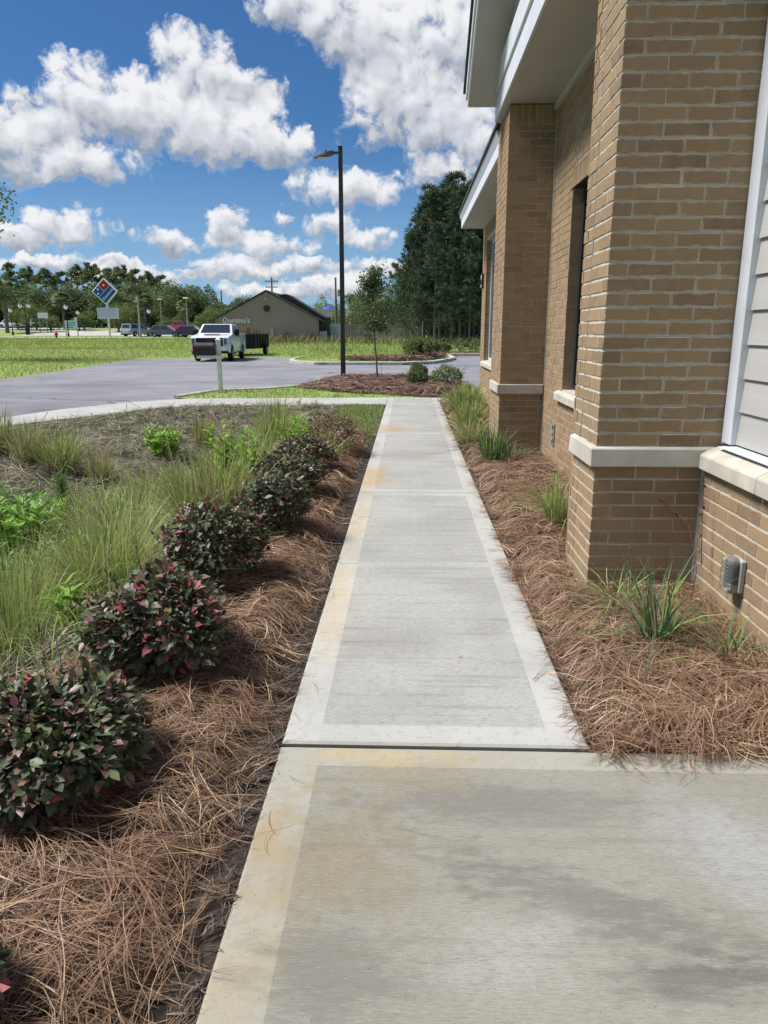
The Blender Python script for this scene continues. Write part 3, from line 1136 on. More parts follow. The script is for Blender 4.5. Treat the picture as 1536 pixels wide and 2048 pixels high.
bead(W0 + 0.002, PY - 0.003, -0.05, 0.825, 0.009, M_CAULK)
bead(W1 + 0.002, QY - 0.002, 0.0, 4.0, 0.009, M_CAULK)
wld(MB().box(PX + 0.001, PX + 0.02, 4.5985, 4.6115, BZ1 + 0.002, 4.0), 'caulk_joint', mat('caulk_grey', (0.20, 0.185, 0.16), 0.8))
wld(MB().box(QX + 0.003, QX + 0.02, 9.8535, 9.8665, BZ1 + 0.02, 3.84), 'caulk_joint', M_CAULKD)
wld(MB().box(W1 + 0.003, W1 + 0.02, 16.9935, 17.0065, 0.0, 0.829), 'caulk_joint', M_CAULKD)
bead(1.778, PY - 0.004, 0.96, 4.0, 0.009, M_CAULK)


# windows
def window(y0, y1, z0, z1, x, fm, mull, label=None):
    w_ = wld(MB().box(x, x + 0.07, y0, y0 + 0.05, z0, z1).box(x, x + 0.07, y1 - 0.05, y1, z0, z1)
             .box(x, x + 0.07, y0 + 0.05, y1 - 0.05, z0, z0 + 0.05).box(x, x + 0.07, y0 + 0.05, y1 - 0.05, z1 - 0.05, z1), 'window', fm, bevel=0.004)
    ys_ = [y0 + 0.05 + (y1 - y0 - 0.1) * k / mull for k in range(mull + 1)]
    for a, b in zip(ys_[:-1], ys_[1:]):
        wld(MB().box(x + 0.035, x + 0.045, a + 0.02, b - 0.02, z0 + 0.05, z1 - 0.05), 'pane', M_GLASSD, w_)
    for a in ys_[1:-1]:
        wld(MB().box(x + 0.01, x + 0.06, a - 0.02, a + 0.02, z0 + 0.05, z1 - 0.05), 'mullion', fm, w_)
    return w_


window(WIN1[0] + 0.004, WIN1[1] - 0.002, WIN1[2] + 0.006, WIN1[3] - 0.012, W1 + 0.105, M_DARKMETAL, 1)
window(WIN2[0] + 0.004, WIN2[1] - 0.002, WIN2[2] + 0.006, WIN2[3] - 0.012, W1 + 0.105, M_WHITE, 3)
wld(MB().box(W1 - 0.004, W1 + 0.2, WIN1[0] - 0.1, WIN1[1] + 0.10, WIN1[3] - 0.006, WIN1[3] + 0.006), 'lintel', M_DARKMETAL)

# lap siding above the ledge, corner board, flashing
board_z = 0.975
siding = wld(MB().box(1.835, 1.95, -6.0, PY - 0.005, 0.966, 4.0), 'siding_sheathing', M_SIDING)
wld(MB().box(1.765, 1.834, PY - 0.125, PY - 0.012, 0.97, 4.0), 'corner_board', M_WHITE, bevel=0.004)
wld(MB().box(1.70, 1.84, -6.0, PY - 0.13, 0.9605, 0.9645), 'flashing', M_WHITE)
k = 0
while board_z < 3.9:
    wld(MB().prism([(1.795, board_z), (1.834, board_z), (1.834, board_z + 0.205), (1.812, board_z + 0.205)], -6.0, PY - 0.127, 'y'), 'siding_board', M_SIDING, siding)
    board_z += 0.178

# gable eave over the recess: soffit, frieze, fascia
GY0, GY1 = 4.50, 9.95
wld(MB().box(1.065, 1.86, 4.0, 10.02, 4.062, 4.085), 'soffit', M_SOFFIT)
wld(MB().box(W1 - 0.042, W1 + 0.05, PN + 0.005, QY - 0.016, 3.985, 4.060), 'frieze_board', M_SOFFIT, bevel=0.003)
fas = wld(MB().box(1.035, 1.064, 3.95, 10.02, 4.072, 4.30), 'fascia', M_WHITE, bevel=0.004)
wld(MB().box(1.042, 1.064, 3.95, 10.0, 4.306, 4.335), 'fascia_reveal', M_SOFFIT, fas)
wld(MB().box(1.018, 1.064, 3.95, 10.0, 4.34, 4.60), 'fascia_board', M_WHITE, fas, bevel=0.004)
# gable wall with boards
RIDGE_Y = (GY0 + GY1) / 2
SL = 0.622
EZ = 4.24         # rake soffit level at the foot


def rake_z(yy):
    return EZ + SL * (GY1 - yy) if yy > RIDGE_Y else EZ + SL * (yy - GY0)


gable = wld(MB().prism([(GY0 + 0.6, 4.60), (GY1 - 0.6, 4.60), (RIDGE_Y, rake_z(RIDGE_Y) - 0.02)], 1.10, 1.5, 'x'), 'gable_wall', M_SIDING)
z = 4.605
while z < rake_z(RIDGE_Y) - 0.2:
    half = (rake_z(RIDGE_Y) - z - 0.02) / SL
    half2 = (rake_z(RIDGE_Y) - z - 0.20) / SL
    b = MB()
    yc = RIDGE_Y
    x_a, x_b = 1.068, 1.085
    b.add([(x_a, yc - half, z), (x_a, yc + half, z), (x_b, yc + half2, z + 0.178), (x_b, yc - half2, z + 0.178),
           (1.099, yc - half, z), (1.099, yc + half, z), (1.099, yc + half2, z + 0.178), (1.099, yc - half2, z + 0.178)],
          [(0, 1, 2, 3), (4, 7, 6, 5), (0, 4, 5, 1), (1, 5, 6, 2), (2, 6, 7, 3), (3, 7, 4, 0)])
    wld(b, 'siding_board', M_SIDING, gable)
    z += 0.172


def rake(side, x0, x1, dz0, dz1, y_ext=0.0):
    """a board following the gable slope; side +1 = far slope"""
    yf = GY1 + y_ext if side > 0 else GY0 - y_ext
    zf = EZ - SL * y_ext
    zr = rake_z(RIDGE_Y)
    poly = [(yf, zf + dz0), (yf, zf + dz1), (RIDGE_Y, zr + dz1), (RIDGE_Y, zr + dz0)]
    return MB().prism(poly, x0, x1, 'x')


for sd_ in (1, -1):
    wld(rake(sd_, 0.712, 1.10, 0.0, 0.02), 'rake_soffit', M_SOFFIT)
    wld(rake(sd_, 0.690, 0.711, -0.012, 0.20, 0.002), 'rake_fascia', M_WHITE, bevel=0.003)
    wld(rake(sd_, 0.668, 0.689, 0.075, 0.215, 0.02), 'rake_trim', M_WHITE, bevel=0.003)
    wld(rake(sd_, 0.640, 6.5, 0.222, 0.262, 0.10), 'roof', M_SHINGLE)
    wld(rake(sd_, 1.10, 6.3, 0.19, 0.22, 0.05), 'roof_deck', M_SOFFIT)
wld(MB().box(0.712, 1.10, GY1 + 0.002, GY1 + 0.02, EZ - 0.012, EZ + 0.17), 'rake_end', M_WHITE, bevel=0.003)
# eave of the far wing
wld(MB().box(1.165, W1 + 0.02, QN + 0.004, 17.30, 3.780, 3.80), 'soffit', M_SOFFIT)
wld(MB().box(1.130, 1.164, QN + 0.002, 17.33, 3.765, 4.0), 'fascia', M_WHITE, bevel=0.004)
wld(MB().box(1.165, 4.0, 17.302, 17.33, 3.765, 4.0), 'fascia', M_WHITE, bevel=0.004)
wld(MB().prism([(1.095, 4.0), (1.128, 3.93), (1.128, 4.03), (1.085, 4.045)], QN + 0.002, 17.36, 'y'), 'drip_edge', M_WHITE)
wld(MB().prism([(1.06, 4.05), (6.0, 6.3), (6.0, 6.34), (1.06, 4.095)], 10.0, 17.42, 'y'), 'roof', M_SHINGLE)
wld(MB().prism([(1.2, 4.0), (6.0, 4.0), (6.0, 6.28), (1.7, 4.32)], 10.3, 17.28, 'y'), 'roof_deck', M_SOFFIT)
# eave over the near wing
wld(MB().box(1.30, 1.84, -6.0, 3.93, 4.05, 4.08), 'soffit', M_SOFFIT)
wld(MB().box(1.27, 1.299, -6.0, 3.93, 4.03, 4.28), 'fascia', M_WHITE)
wld(MB().prism([(1.18, 4.29), (6.0, 6.4), (6.0, 6.44), (1.18, 4.335)], -6.0, 4.3, 'y'), 'roof', M_SHINGLE)

# fittings on the walls
M_PLASTIC = mat('grey_plastic', (0.34, 0.35, 0.35), 0.5, (0.39, 0.40, 0.40), 20)
M_CLEAR = mat('clear_plastic', (0.93, 0.95, 0.95), 0.10, trans=0.9, ior=1.2)
oc = thing('outlet_cover', 'grey outlet box with clear ribbed bubble cover low on the brick wall', 'outlet cover', (W0, 3.62, 0.385))
MB().box(-0.03, 0.0, -0.062, 0.062, -0.085, 0.085).build('base', M_PLASTIC, oc, bevel=0.006)
cv = MB().loft([[(-0.031, s * 0.058 * a, b * 0.1) for a, b, s in ((1, -.8, 1), (1, .7, 1), (.6, .95, 1), (.6, .95, -1), (1, .7, -1), (1, -.8, -1), (.6, -.98, -1), (.6, -.98, 1))],
                [(-0.062, s * 0.056 * a, b * 0.098) for a, b, s in ((1, -.8, 1), (1, .7, 1), (.6, .95, 1), (.6, .95, -1), (1, .7, -1), (1, -.8, -1), (.6, -.98, -1), (.6, -.98, 1))],
                [(-0.080, s * 0.044 * a, b * 0.088) for a, b, s in ((1, -.8, 1), (1, .7, 1), (.6, .95, 1), (.6, .95, -1), (1, .7, -1), (1, -.8, -1), (.6, -.98, -1), (.6, -.98, 1))]])
cvo = cv.build('clear_cover', M_CLEAR, oc, bevel=0.004, seg=2, smooth=True)
for k in range(7):
    zz = -0.06 + k * 0.02
    MB().box(-0.084, -0.079, -0.036, 0.036, zz - 0.003, zz + 0.003).build('rib', M_CLEAR, cvo)
MB().box(-0.045, -0.031, -0.028, 0.028, -0.05, 0.05).build('receptacle', mat('receptacle', (0.45, 0.45, 0.44), 0.5), oc, bevel=0.003)

op = thing('open_outlet_box', 'small open metal outlet box set in the recessed brick wall', 'outlet box', (W1, 8.43, 0.435))
M_STEEL = mat('galvanised', (0.36, 0.36, 0.35), 0.5, (0.26, 0.25, 0.24), 18, metal=0.6)
MB().box(-0.014, -0.003, -0.075, 0.075, -0.125, -0.095).box(-0.014, -0.003, -0.075, 0.075, 0.095, 0.125).box(-0.014, -0.003, -0.075, -0.045, -0.095, 0.095).box(-0.014, -0.003, 0.045, 0.075, -0.095, 0.095).build('frame', M_STEEL, op, bevel=0.003)
MB().box(-0.006, -0.002, -0.045, 0.045, -0.095, 0.095).build('shade_plate', M_DARKMETAL, op)  # flat dark plate stands in for the shaded hollow of the box
MB().cbox((-0.012, 0.0, 0.03), (0.014, 0.035, 0.05)).build('switch', M_PLASTIC, op, bevel=0.003)
MB().cbox((-0.012, 0.0, -0.04), (0.014, 0.035, 0.045)).build('socket', M_PLASTIC, op, bevel=0.003)

sp = thing('blade_sign', 'tiny dark plaque with white edge projecting from the far end of the wall', 'sign', (W1, 17.2, 2.66))
MB().box(-0.05, -0.006, -0.01, 0.13, -0.16, 0.16).build('plate', M_DARKMETAL, sp, bevel=0.006)
MB().box(-0.056, -0.051, 0.005, 0.115, 0.03, 0.13).box(-0.056, -0.051, 0.005, 0.115, -0.14, -0.08).build('lettering_panel', M_WHITE, sp)

# ---------------------------------------------------------------- vegetation helpers
def ribbons(C, W, side, prof=None):
    """C (N,S,3) centre lines, W (N,) widths, side (N,3) or (N,S,3) -> verts, quads"""
    N, Sg, _ = C.shape
    if prof is None:
        prof = np.linspace(1.0, 0.15, Sg)
    if side.ndim == 2:
        side = np.repeat(side[:, None, :], Sg, 1)
    o = side * (W[:, None, None] * 0.5) * prof[None, :, None]
    V = np.stack([C - o, C + o], 2).reshape(-1, 3)
    idx = np.arange(N * Sg * 2).reshape(N, Sg, 2)
    F = np.stack([idx[:, :-1, 0], idx[:, :-1, 1], idx[:, 1:, 1], idx[:, 1:, 0]], -1).reshape(-1, 4)
    return V, F


def unit(a):
    return a / np.maximum(np.linalg.norm(a, axis=-1, keepdims=True), 1e-9)


def rand_dirs(n, g=rng):
    return unit(g.normal(size=(n, 3)))


def needles(xy, zf, lmin, lmax, wmin, wmax, flow=0.8, seg=4, lift=0.03, pitch=0.16, g=rng, bundle=0.55):
    """fallen pine needles lying on the surface zf, part of them in matted bundles"""
    n = len(xy)
    th = 2.4 * lump(xy[:, 0], xy[:, 1], 1.9, 5) * flow + g.normal(0, 0.95, n) + 0.5
    L = g.uniform(lmin, lmax, n)
    kap = g.normal(0, 1.0, n) * 0.58
    xy = xy.copy()
    h = g.random(n) ** 1.4 * lift + 0.002
    nb_ = int(n * bundle) // 7 * 7
    if nb_:
        lead = np.repeat(np.arange(0, nb_, 7), 7)
        xy[:nb_] = xy[lead] + g.normal(0, 0.012, (nb_, 2)) * (lmax / 0.29)
        th[:nb_] = th[lead] + g.normal(0, 0.13, nb_)
        kap[:nb_] = kap[lead] + g.normal(0, 0.25, nb_)
        h[:nb_] = h[lead] + g.normal(0, 0.004, nb_)
    s = np.linspace(-0.5, 0.5, seg + 1)[None, :]
    ang = th[:, None] + kap[:, None] * s
    x = np.cumsum(np.cos(ang) * L[:, None] / seg, 1)
    y = np.cumsum(np.sin(ang) * L[:, None] / seg, 1)
    x = xy[:, 0][:, None] + x - x.mean(1, keepdims=True)
    y = xy[:, 1][:, None] + y - y.mean(1, keepdims=True)
    pt = g.normal(0, pitch, n)
    arch = g.normal(0.0, 0.012, n)
    z = zf(x, y) + h[:, None] + np.abs(pt[:, None] * (s + 0.5 * np.sign(pt[:, None]))) * L[:, None] * 0.55 + arch[:, None] * (0.25 - s * s) * 4
    C = np.stack([x, y, z], -1)
    nd = np.stack([-np.sin(th), np.cos(th), g.normal(0, 0.45, n)], -1)
    return ribbons(C, g.uniform(wmin, wmax, n), unit(nd), np.r_[0.6, np.ones(seg - 1), 0.4])


def place(tv, tf, pos, fwd, nrm, size, width=None):
    """copies of a template with +Y -> fwd and +Z ~ nrm"""
    fwd = unit(fwd)
    x = unit(np.cross(fwd, nrm))
    z = np.cross(x, fwd)
    sw = size if width is None else width
    V = (x[:, None, :] * (tv[None, :, 0:1] * sw[:, None, None]) + fwd[:, None, :] * (tv[None, :, 1:2] * size[:, None, None])
         + z[:, None, :] * (tv[None, :, 2:3] * size[:, None, None])) + pos[:, None, :]
    F = (np.arange(len(pos)) * len(tv))[:, None, None] + tf[None]
    return V.reshape(-1, 3), F.reshape(-1, tf.shape[1])


def join(parts):
    Vs, Fs, o = [], [], 0
    for V, F in parts:
        Vs.append(V)
        Fs.append(F + o)
        o += len(V)
    return np.concatenate(Vs), np.concatenate(Fs)


def straw_mat(name, a, b, c):
    m = bpy.data.materials.new(name)
    m.use_nodes = True
    w = NT(m.node_tree)
    bs = m.node_tree.nodes['Principled BSDF']
    r = w.n('ShaderNodeNewGeometry').outputs['Random Per Island']
    col = w.mix(w.ss(r, 0.0, 0.62), a, b)
    col = w.mix(w.ss(r, 0.62, 1.0, 0.0, 1.0), col, c)
    P = w.n('ShaderNodeNewGeometry').outputs['Position']
    col = w.mix(w.ss(w.noise(P, 2.1, 3, 0.6), 0.42, 0.62, 0.0, 0.75), col, tuple(0.25 * x + 0.75 * y_ for x, y_ in zip((0.12, 0.068, 0.046), b)))
    w.put(bs.inputs['Base Color'], col)
    bs.inputs['Roughness'].default_value = 0.6
    bs.inputs['Specular IOR Level'].default_value = 0.3
    return m


M_STRAW = straw_mat('pine_straw', (0.072, 0.040, 0.026), (0.265, 0.156, 0.094), (0.58, 0.425, 0.275))
M_STRAWF = straw_mat('pine_straw_far', (0.120, 0.068, 0.050), (0.235, 0.138, 0.102), (0.40, 0.27, 0.20))


# ---------------------------------------------------------------- straw beds beside the walkway
def bed_left_z(x, y):
    e = sst(-np.asarray(x, float), 0.53, 0.80)
    base = swale(x, y)
    return base - 0.035 + e * (0.085 + 0.035 * lump(x, y, 2.6, 1))


def bed_left_keep(X, Y):
    edge = -1.62 + 0.13 * lump(X, Y, 1.5, 3) + 0.02 * Y
    return (X < -0.475) & (X > edge) & (Y < 11.6 + 0.4 * lump(X, Y, 2, 2)) & (Y > -0.6)


def bed_right_z(x, y):
    x = np.asarray(x, float)
    e = sst(x, 0.66, 0.92) * sst(y, 2.50, 2.72)
    return -0.05 + e * (0.110 + 0.028 * lump(x, y, 2.8, 7)) + 0.03 * sst(x, 1.0, 1.6)


def bed_right_keep(X, Y):
    return (X > 0.70) & (X < 1.74) & (Y > 2.56) & (Y < 17.7)


link('straw_bed', grid_mesh('straw_bed', np.arange(-1.9, -0.45, 0.03), np.arange(-0.8, 12.2, 0.04), bed_left_z, [M_BEDUNDER], keep=bed_left_keep), kind='structure')
link('straw_bed', grid_mesh('straw_bed', np.arange(0.70, 1.74, 0.03), np.arange(2.56, 17.7, 0.04), bed_right_z, [M_BEDUNDER], keep=bed_right_keep), kind='structure')
sheet('soil_strip', [(-0.66, -0.8), (-0.488, -0.8), (-0.488, 11.6), (-0.66, 11.6)], -0.012, M_SOIL)


def scatter(n, x0, x1, y0, y1, keep=None, g=rng):
    p = np.stack([g.uniform(x0, x1, n), g.uniform(y0, y1, n)], -1)
    return p if keep is None else p[keep(p[:, 0], p[:, 1])]


def strawL(n, y0, y1, l0, l1, w0, w1, lift):
    p = scatter(n, -1.75, -0.53, y0, y1, lambda X, Y: bed_left_keep(X, Y) & (rng.random(len(X)) < sst(-X, 0.50, 0.70) * 0.97 + 0.03))
    return needles(p, bed_left_z, l0, l1, w0, w1, lift=lift)


def strawR(n, y0, y1, l0, l1, w0, w1, lift):
    p = scatter(n, 0.66, 1.70, y0, y1, lambda X, Y: (X > 0.72 + 0.07 * lump(X * 0, Y, 2.2, 4)) & (Y > 2.53) & ~((X > PX - 0.02) & (Y > PY) & (Y < PN)) & ~((X > QX - 0.02) & (Y > QY) & (Y < QN)) & (X < 1.68))
    V_, F_ = needles(p, lambda a, b: np.maximum(bed_right_z(a, b), np.where((a < 0.73) | (b < 2.6), 0.003, -9)), l0, l1, w0, w1, lift=lift)
    return V_, F_


V, F = join([strawL(17000, -0.4, 3.2, 0.13, 0.30, 0.0013, 0.0026, 0.055), strawL(9500, 3.2, 6.0, 0.13, 0.28, 0.0018, 0.0032, 0.055), strawL(8500, 6.0, 11.8, 0.14, 0.28, 0.003, 0.0055, 0.05)])
link('pine_straw', npmesh('pine_straw', V, F, M_STRAW), kind='stuff')
V, F = join([strawR(14000, 2.5, 4.9, 0.13, 0.29, 0.0015, 0.0027, 0.055), strawR(9500, 4.9, 9.2, 0.13, 0.28, 0.002, 0.004, 0.05), strawR(7500, 9.2, 17.6, 0.14, 0.28, 0.004, 0.007, 0.05)])
link('pine_straw', npmesh('pine_straw', V, F, M_STRAW), kind='stuff')
# stray needles blown on to the concrete
p = np.concatenate([np.stack([0.72 - rng.exponential(0.05, 300), rng.uniform(2.7, 17, 300) ** 1.0], -1), np.stack([-0.47 + rng.exponential(0.03, 110), rng.uniform(2.0, 12, 110)], -1),
                    np.stack([rng.uniform(0.75, 1.5, 60), 2.56 - rng.exponential(0.05, 60)], -1), np.stack([rng.uniform(-0.4, 0.6, 7), rng.uniform(2.8, 8, 7)], -1)])
V, F = needles(p, lambda a, b: np.zeros_like(a) + 0.002, 0.05, 0.16, 0.0010, 0.0019, flow=0.3, lift=0.008, pitch=0.03)
link('stray_needles', npmesh('stray_needles', V, F, straw_mat('stray_straw', (0.075, 0.045, 0.03), (0.17, 0.095, 0.06), (0.26, 0.17, 0.11))), kind='stuff')
# dead leaves and twigs caught in the straw
g = np.random.default_rng(21)
pl_ = np.concatenate([np.stack([g.uniform(-1.5, -0.6, 70), g.uniform(0.6, 9, 70)], -1), np.stack([g.uniform(0.8, 1.6, 50), g.uniform(2.7, 9, 50)], -1)])
zl = np.where(pl_[:, 0] < 0, bed_left_z(pl_[:, 0], pl_[:, 1]), bed_right_z(pl_[:, 0], pl_[:, 1])) + 0.06
kv_ = np.array([(0, 0, 0), (0.30, 0.5, 0.12), (0, 1, 0.05), (-0.30, 0.5, 0.12)], float)
V, F = place(kv_, np.array([(0, 1, 2), (0, 2, 3)]), np.concatenate([pl_, zl[:, None]], 1), np.concatenate([g.normal(size=(120, 2)), 0.2 * g.normal(size=(120, 1))], 1), np.tile([[0.1, 0.1, 1.0]], (120, 1)) + g.normal(0, 0.25, (120, 3)), g.uniform(0.02, 0.045, 120))
link('dead_leaves', npmesh('dead_leaves', V, F, mat('dead_leaf', (0.20, 0.13, 0.075), 0.8, (0.30, 0.21, 0.13), 9, island=0.4)), kind='stuff')
# debris on the bare soil next to the slab
p = scatter(4200, -0.76, -0.50, 0.4, 7)
V, F = needles(p, lambda a, b: np.zeros_like(a) - 0.012, 0.03, 0.10, 0.002, 0.005, flow=0.2, lift=0.012)
link('soil_debris', npmesh('soil_debris', V, F, straw_mat('debris', (0.03, 0.024, 0.02), (0.085, 0.062, 0.048), (0.21, 0.17, 0.13))), kind='stuff')

# ---------------------------------------------------------------- shrubs
def leaf_template(n=6):
    """folded oval leaf, length 1 along +Y, normal +Z; 8 triangles"""
    ys_ = [0.0, 0.28, 0.62, 1.0]
    hw = [0.0, 0.26, 0.25, 0.0]
    mid = [(0, ys_[0], 0), (0, ys_[1], -0.02), (0, ys_[2], 0.0), (0, ys_[3], -0.05)]
    L = [(-hw[1], ys_[1], 0.06), (-hw[2], ys_[2], 0.07)]
    Rr = [(hw[1], ys_[1], 0.06), (hw[2], ys_[2], 0.07)]
    V = mid + L + Rr
    F = [(0, 6, 1), (1, 6, 7), (1, 7, 2), (2, 7, 3), (0, 1, 4), (1, 5, 4), (1, 2, 5), (2, 3, 5)]
    return np.array(V, float), np.array(F)


KV = np.array([(0, 0, 0), (0.30, 0.5, 0.08), (0, 1, 0), (-0.30, 0.5, 0.08)], float)
KF = np.array([(0, 1, 2), (0, 2, 3)])


def leafmat(name, a, b, island=0.25, rough=0.5, spec=0.25, transl=0.18, hue=0.015):
    return mat(name, a, rough, b, 9.0, island=island, spec=spec, transl=transl, hue=hue, objrnd=island)


M_LDARK = leafmat('leaf_dark', (0.080, 0.115, 0.058), (0.112, 0.128, 0.074), 0.45, 0.46, 0.32, 0.12)
M_LBRON = leafmat('leaf_bronze', (0.175, 0.100, 0.086), (0.170, 0.122, 0.086), 0.35, 0.42, 0.5, 0.12)
M_LPINK = leafmat('leaf_pink', (0.42, 0.125, 0.150), (0.34, 0.10, 0.115), 0.35, 0.5, 0.35, 0.3)
M_LGREEN = leafmat('leaf_green', (0.075, 0.105, 0.036), (0.115, 0.115, 0.040), 0.3, 0.45, 0.45, 0.2)
M_TWIG = mat('twig', (0.085, 0.062, 0.048), 0.9, (0.13, 0.10, 0.08), 20)
M_LRUST = leafmat('leaf_rust', (0.235, 0.125, 0.062), (0.19, 0.145, 0.062), 0.35, 0.5, 0.3, 0.2)
LT_V, LT_F = leaf_template()


def blob_dirs(n, g):
    d = rand_dirs(n, g)
    d[:, 2] = np.abs(d[:, 2]) * np.where(g.random(n) < 0.80, 1, -0.55)
    return unit(d)


def shrub(name, label, x, y, z, rx, ry, h, nleaf, ls, probs, mats, seed, cat='shrub', group=None, single_n=0, tilt=0.9, inner=0.45, twigs=9):
    g = np.random.default_rng(seed)
    t = thing(name, label, cat, (x, y, z), 0, group)
    d = blob_dirs(nleaf, g)
    bump = 0.96 + 0.17 * np.sin(3.1 * d[:, 0] + seed) * np.cos(2.7 * d[:, 1] + seed * 2) + 0.07 * np.sin(7 * d[:, 0] + 5 * d[:, 2] + seed) + 0.07 * np.sin(11 * d[:, 1] - 6 * d[:, 2])
    rr = np.where(g.random(nleaf) < inner, g.uniform(0.55, 0.95, nleaf), g.uniform(0.93, 1.06, nleaf)) * bump
    c = np.array([0, 0, h * 0.50])
    P = d * rr[:, None] * np.array([rx, ry, h * 0.5]) + c
    P[:, 2] = np.maximum(P[:, 2], 0.03)
    fw_ = unit(d * np.array([1, 1, 0.3]) + g.normal(0, 0.55, (nleaf, 3)) + np.array([0, 0, 0.05]))
    nr = unit(d + np.array([0, 0, tilt]) + g.normal(0, 0.35, (nleaf, 3)))
    size = ls * np.clip(g.lognormal(-0.12, 0.32, nleaf), 0.4, 1.55)
    nsh = int(twigs * 2.2)
    sP, sF, sN, sS = [], [], [], []
    shoots = []
    for k in range(nsh):
        dd = unit(d[g.integers(nleaf)] + np.array([0, 0, 0.35]))
        if dd[2] < -0.1:
            continue
        p0 = dd * np.array([rx, ry, h * 0.5]) * 0.9 + c
        ln = g.uniform(0.15, 0.42) * h
        dr = unit(dd * np.array([1, 1, 0.8]) + np.array([0, 0, 0.5]) + g.normal(0, 0.3, 3))
        shoots.append((p0, p0 + dr * ln))
        for j in range(9):
            u_ = 0.25 + 0.78 * j / 8
            sP.append(p0 + dr * ln * u_)
            sF.append(unit(np.cross(dr, g.normal(size=3)) + dr * 0.6))
            sN.append(dr + g.normal(0, 0.3, 3))
            sS.append(ls * g.uniform(0.6, 1.05) * (1.1 - 0.35 * u_))
    if sP:
        P = np.concatenate([P, np.array(sP)])
        fw_ = np.concatenate([fw_, np.array(sF)])
        nr = np.concatenate([nr, np.array(sN)])
        size = np.concatenate([size, np.array(sS)])
        d = np.concatenate([d, np.tile([[0, 0, 1.0]], (len(sP), 1))])
        rr = np.concatenate([rr, np.ones(len(sP)) * 0.8])
        nleaf = len(P)
    pr = np.array(probs)
    hi = np.clip((P[:, 2] / h - 0.35) * 1.6, 0, 1)
    lump_ = np.clip(0.5 + 0.9 * np.sin(5 * d[:, 0] + 2 * seed) * np.sin(6 * d[:, 1] + seed), 0, 1) * hi
    mi = np.empty(nleaf, int)
    for i in range(nleaf):
        p_ = pr.copy()
        p_[2:] *= 0.15 + 2.2 * lump_[i]
        p_ /= p_.sum()
        mi[i] = g.choice(len(pr), p=p_)
    if single_n:
        view = unit(np.array([0 - x, 0 - y, EYE - z]))
        score = (d @ view) + 0.3 * (rr > 0.9) + g.random(nleaf) * 0.25
        pick = np.argsort(-score)[:single_n]
    else:
        pick = np.array([], int)
    rest = np.setdiff1d(np.arange(nleaf), pick)
    V_, F_ = place(LT_V, LT_F, P[rest], fw_[rest], nr[rest], size[rest])
    link('foliage', npmesh('foliage', V_, F_, mats, True, np.repeat(mi[rest], len(LT_F))), t, 'stuff')
    if single_n:
        tm = []
        for mm in mats:
            tm.append(npmesh('leaf', LT_V, LT_F, mm, True))
        for i in pick:
            o = link('leaf', tm[mi[i]], t)
            f_ = Vector(fw_[i])
            xx = f_.cross(Vector(nr[i])).normalized()
            zz = xx.cross(f_)
            mt = Matrix((xx, f_, zz)).transposed().to_4x4()
            o.matrix_local = Matrix.Translation(Vector(P[i])) @ mt @ Matrix.Scale(float(size[i]), 4)
    b = MB()
    for k in range(twigs):
        dd = d[g.integers(nleaf)]
        e = dd * np.array([rx, ry, h * 0.5]) * 0.85 + c
        m_ = e * 0.5 * np.array([0.7, 0.7, 1.0]) + g.normal(0, 0.02, 3)
        b.tube([(g.normal(0, 0.02), g.normal(0, 0.02), -0.05), tuple(m_), tuple(e)], [0.010, 0.007, 0.003], 5)
    for p0, p1 in shoots:
        b.tube([tuple(p0 * 0.9), tuple(p1)], [0.004, 0.0015], 4)
    b.build('stems', M_TWIG, t)
    return t


MS = [M_LDARK, M_LBRON, M_LPINK, M_LGREEN]
row = [  # x, y, rx, h, leaves, label, probs, singles
    (-1.06, 1.27, 0.17, 0.26, 1100, 'shrub cut off by the lower left corner, pink tip leaves', (0.5, 0.12, 0.25, 0.25), 120),
    (-1.22, 2.22, 0.285, 0.37, 4800, 'largest dark glossy shrub at the left edge with grey-green oval leaves', (0.62, 0.24, 0.05, 0.12), 290),
    (-1.14, 3.15, 0.295, 0.45, 4800, 'rounded shrub with the most pink leaf tips in the row', (0.52, 0.22, 0.18, 0.14), 290),
    (-1.21, 4.40, 0.305, 0.47, 4200, 'dark purple-green shrub with a few pink leaves, third full one along the bed', (0.58, 0.28, 0.07, 0.10), 250),
    (-1.06, 5.55, 0.26, 0.45, 3200, 'dark green shrub standing just beyond the third full one along the bed', (0.70, 0.22, 0.04, 0.08), 0),
    (-1.15, 6.95, 0.32, 0.41, 3300, 'dark shrub in the middle distance of the row, greyish purple top', (0.66, 0.30, 0.02, 0.04), 0),
    (-1.17, 8.20, 0.31, 0.40, 2800, 'olive and bronze shrub, last but one of the row along the straw', (0.40, 0.42, 0.02, 0.20), 0),
]
for i, (x, y, r, h, n, lab, pr, sn) in enumerate(row):
    shrub('loropetalum_shrub', lab, x, y, float(bed_left_z(x, y)) - 0.02, r, r * 1.04, h, n, 0.044 if i < 4 else 0.044, pr, MS, 40 + i, group='shrubs in a row along the straw bed', single_n=sn)
shrub('loropetalum_shrub', 'rusty brown shrub at the far end of the row, before the lawn', -1.05, 9.60, float(bed_left_z(-1.05, 9.60)) - 0.02, 0.42, 0.50, 0.47, 3600, 0.030,
      (0.14, 0.28, 0.02, 0.16, 0.52), MS + [M_LRUST], 55, group='shrubs in a row along the straw bed')

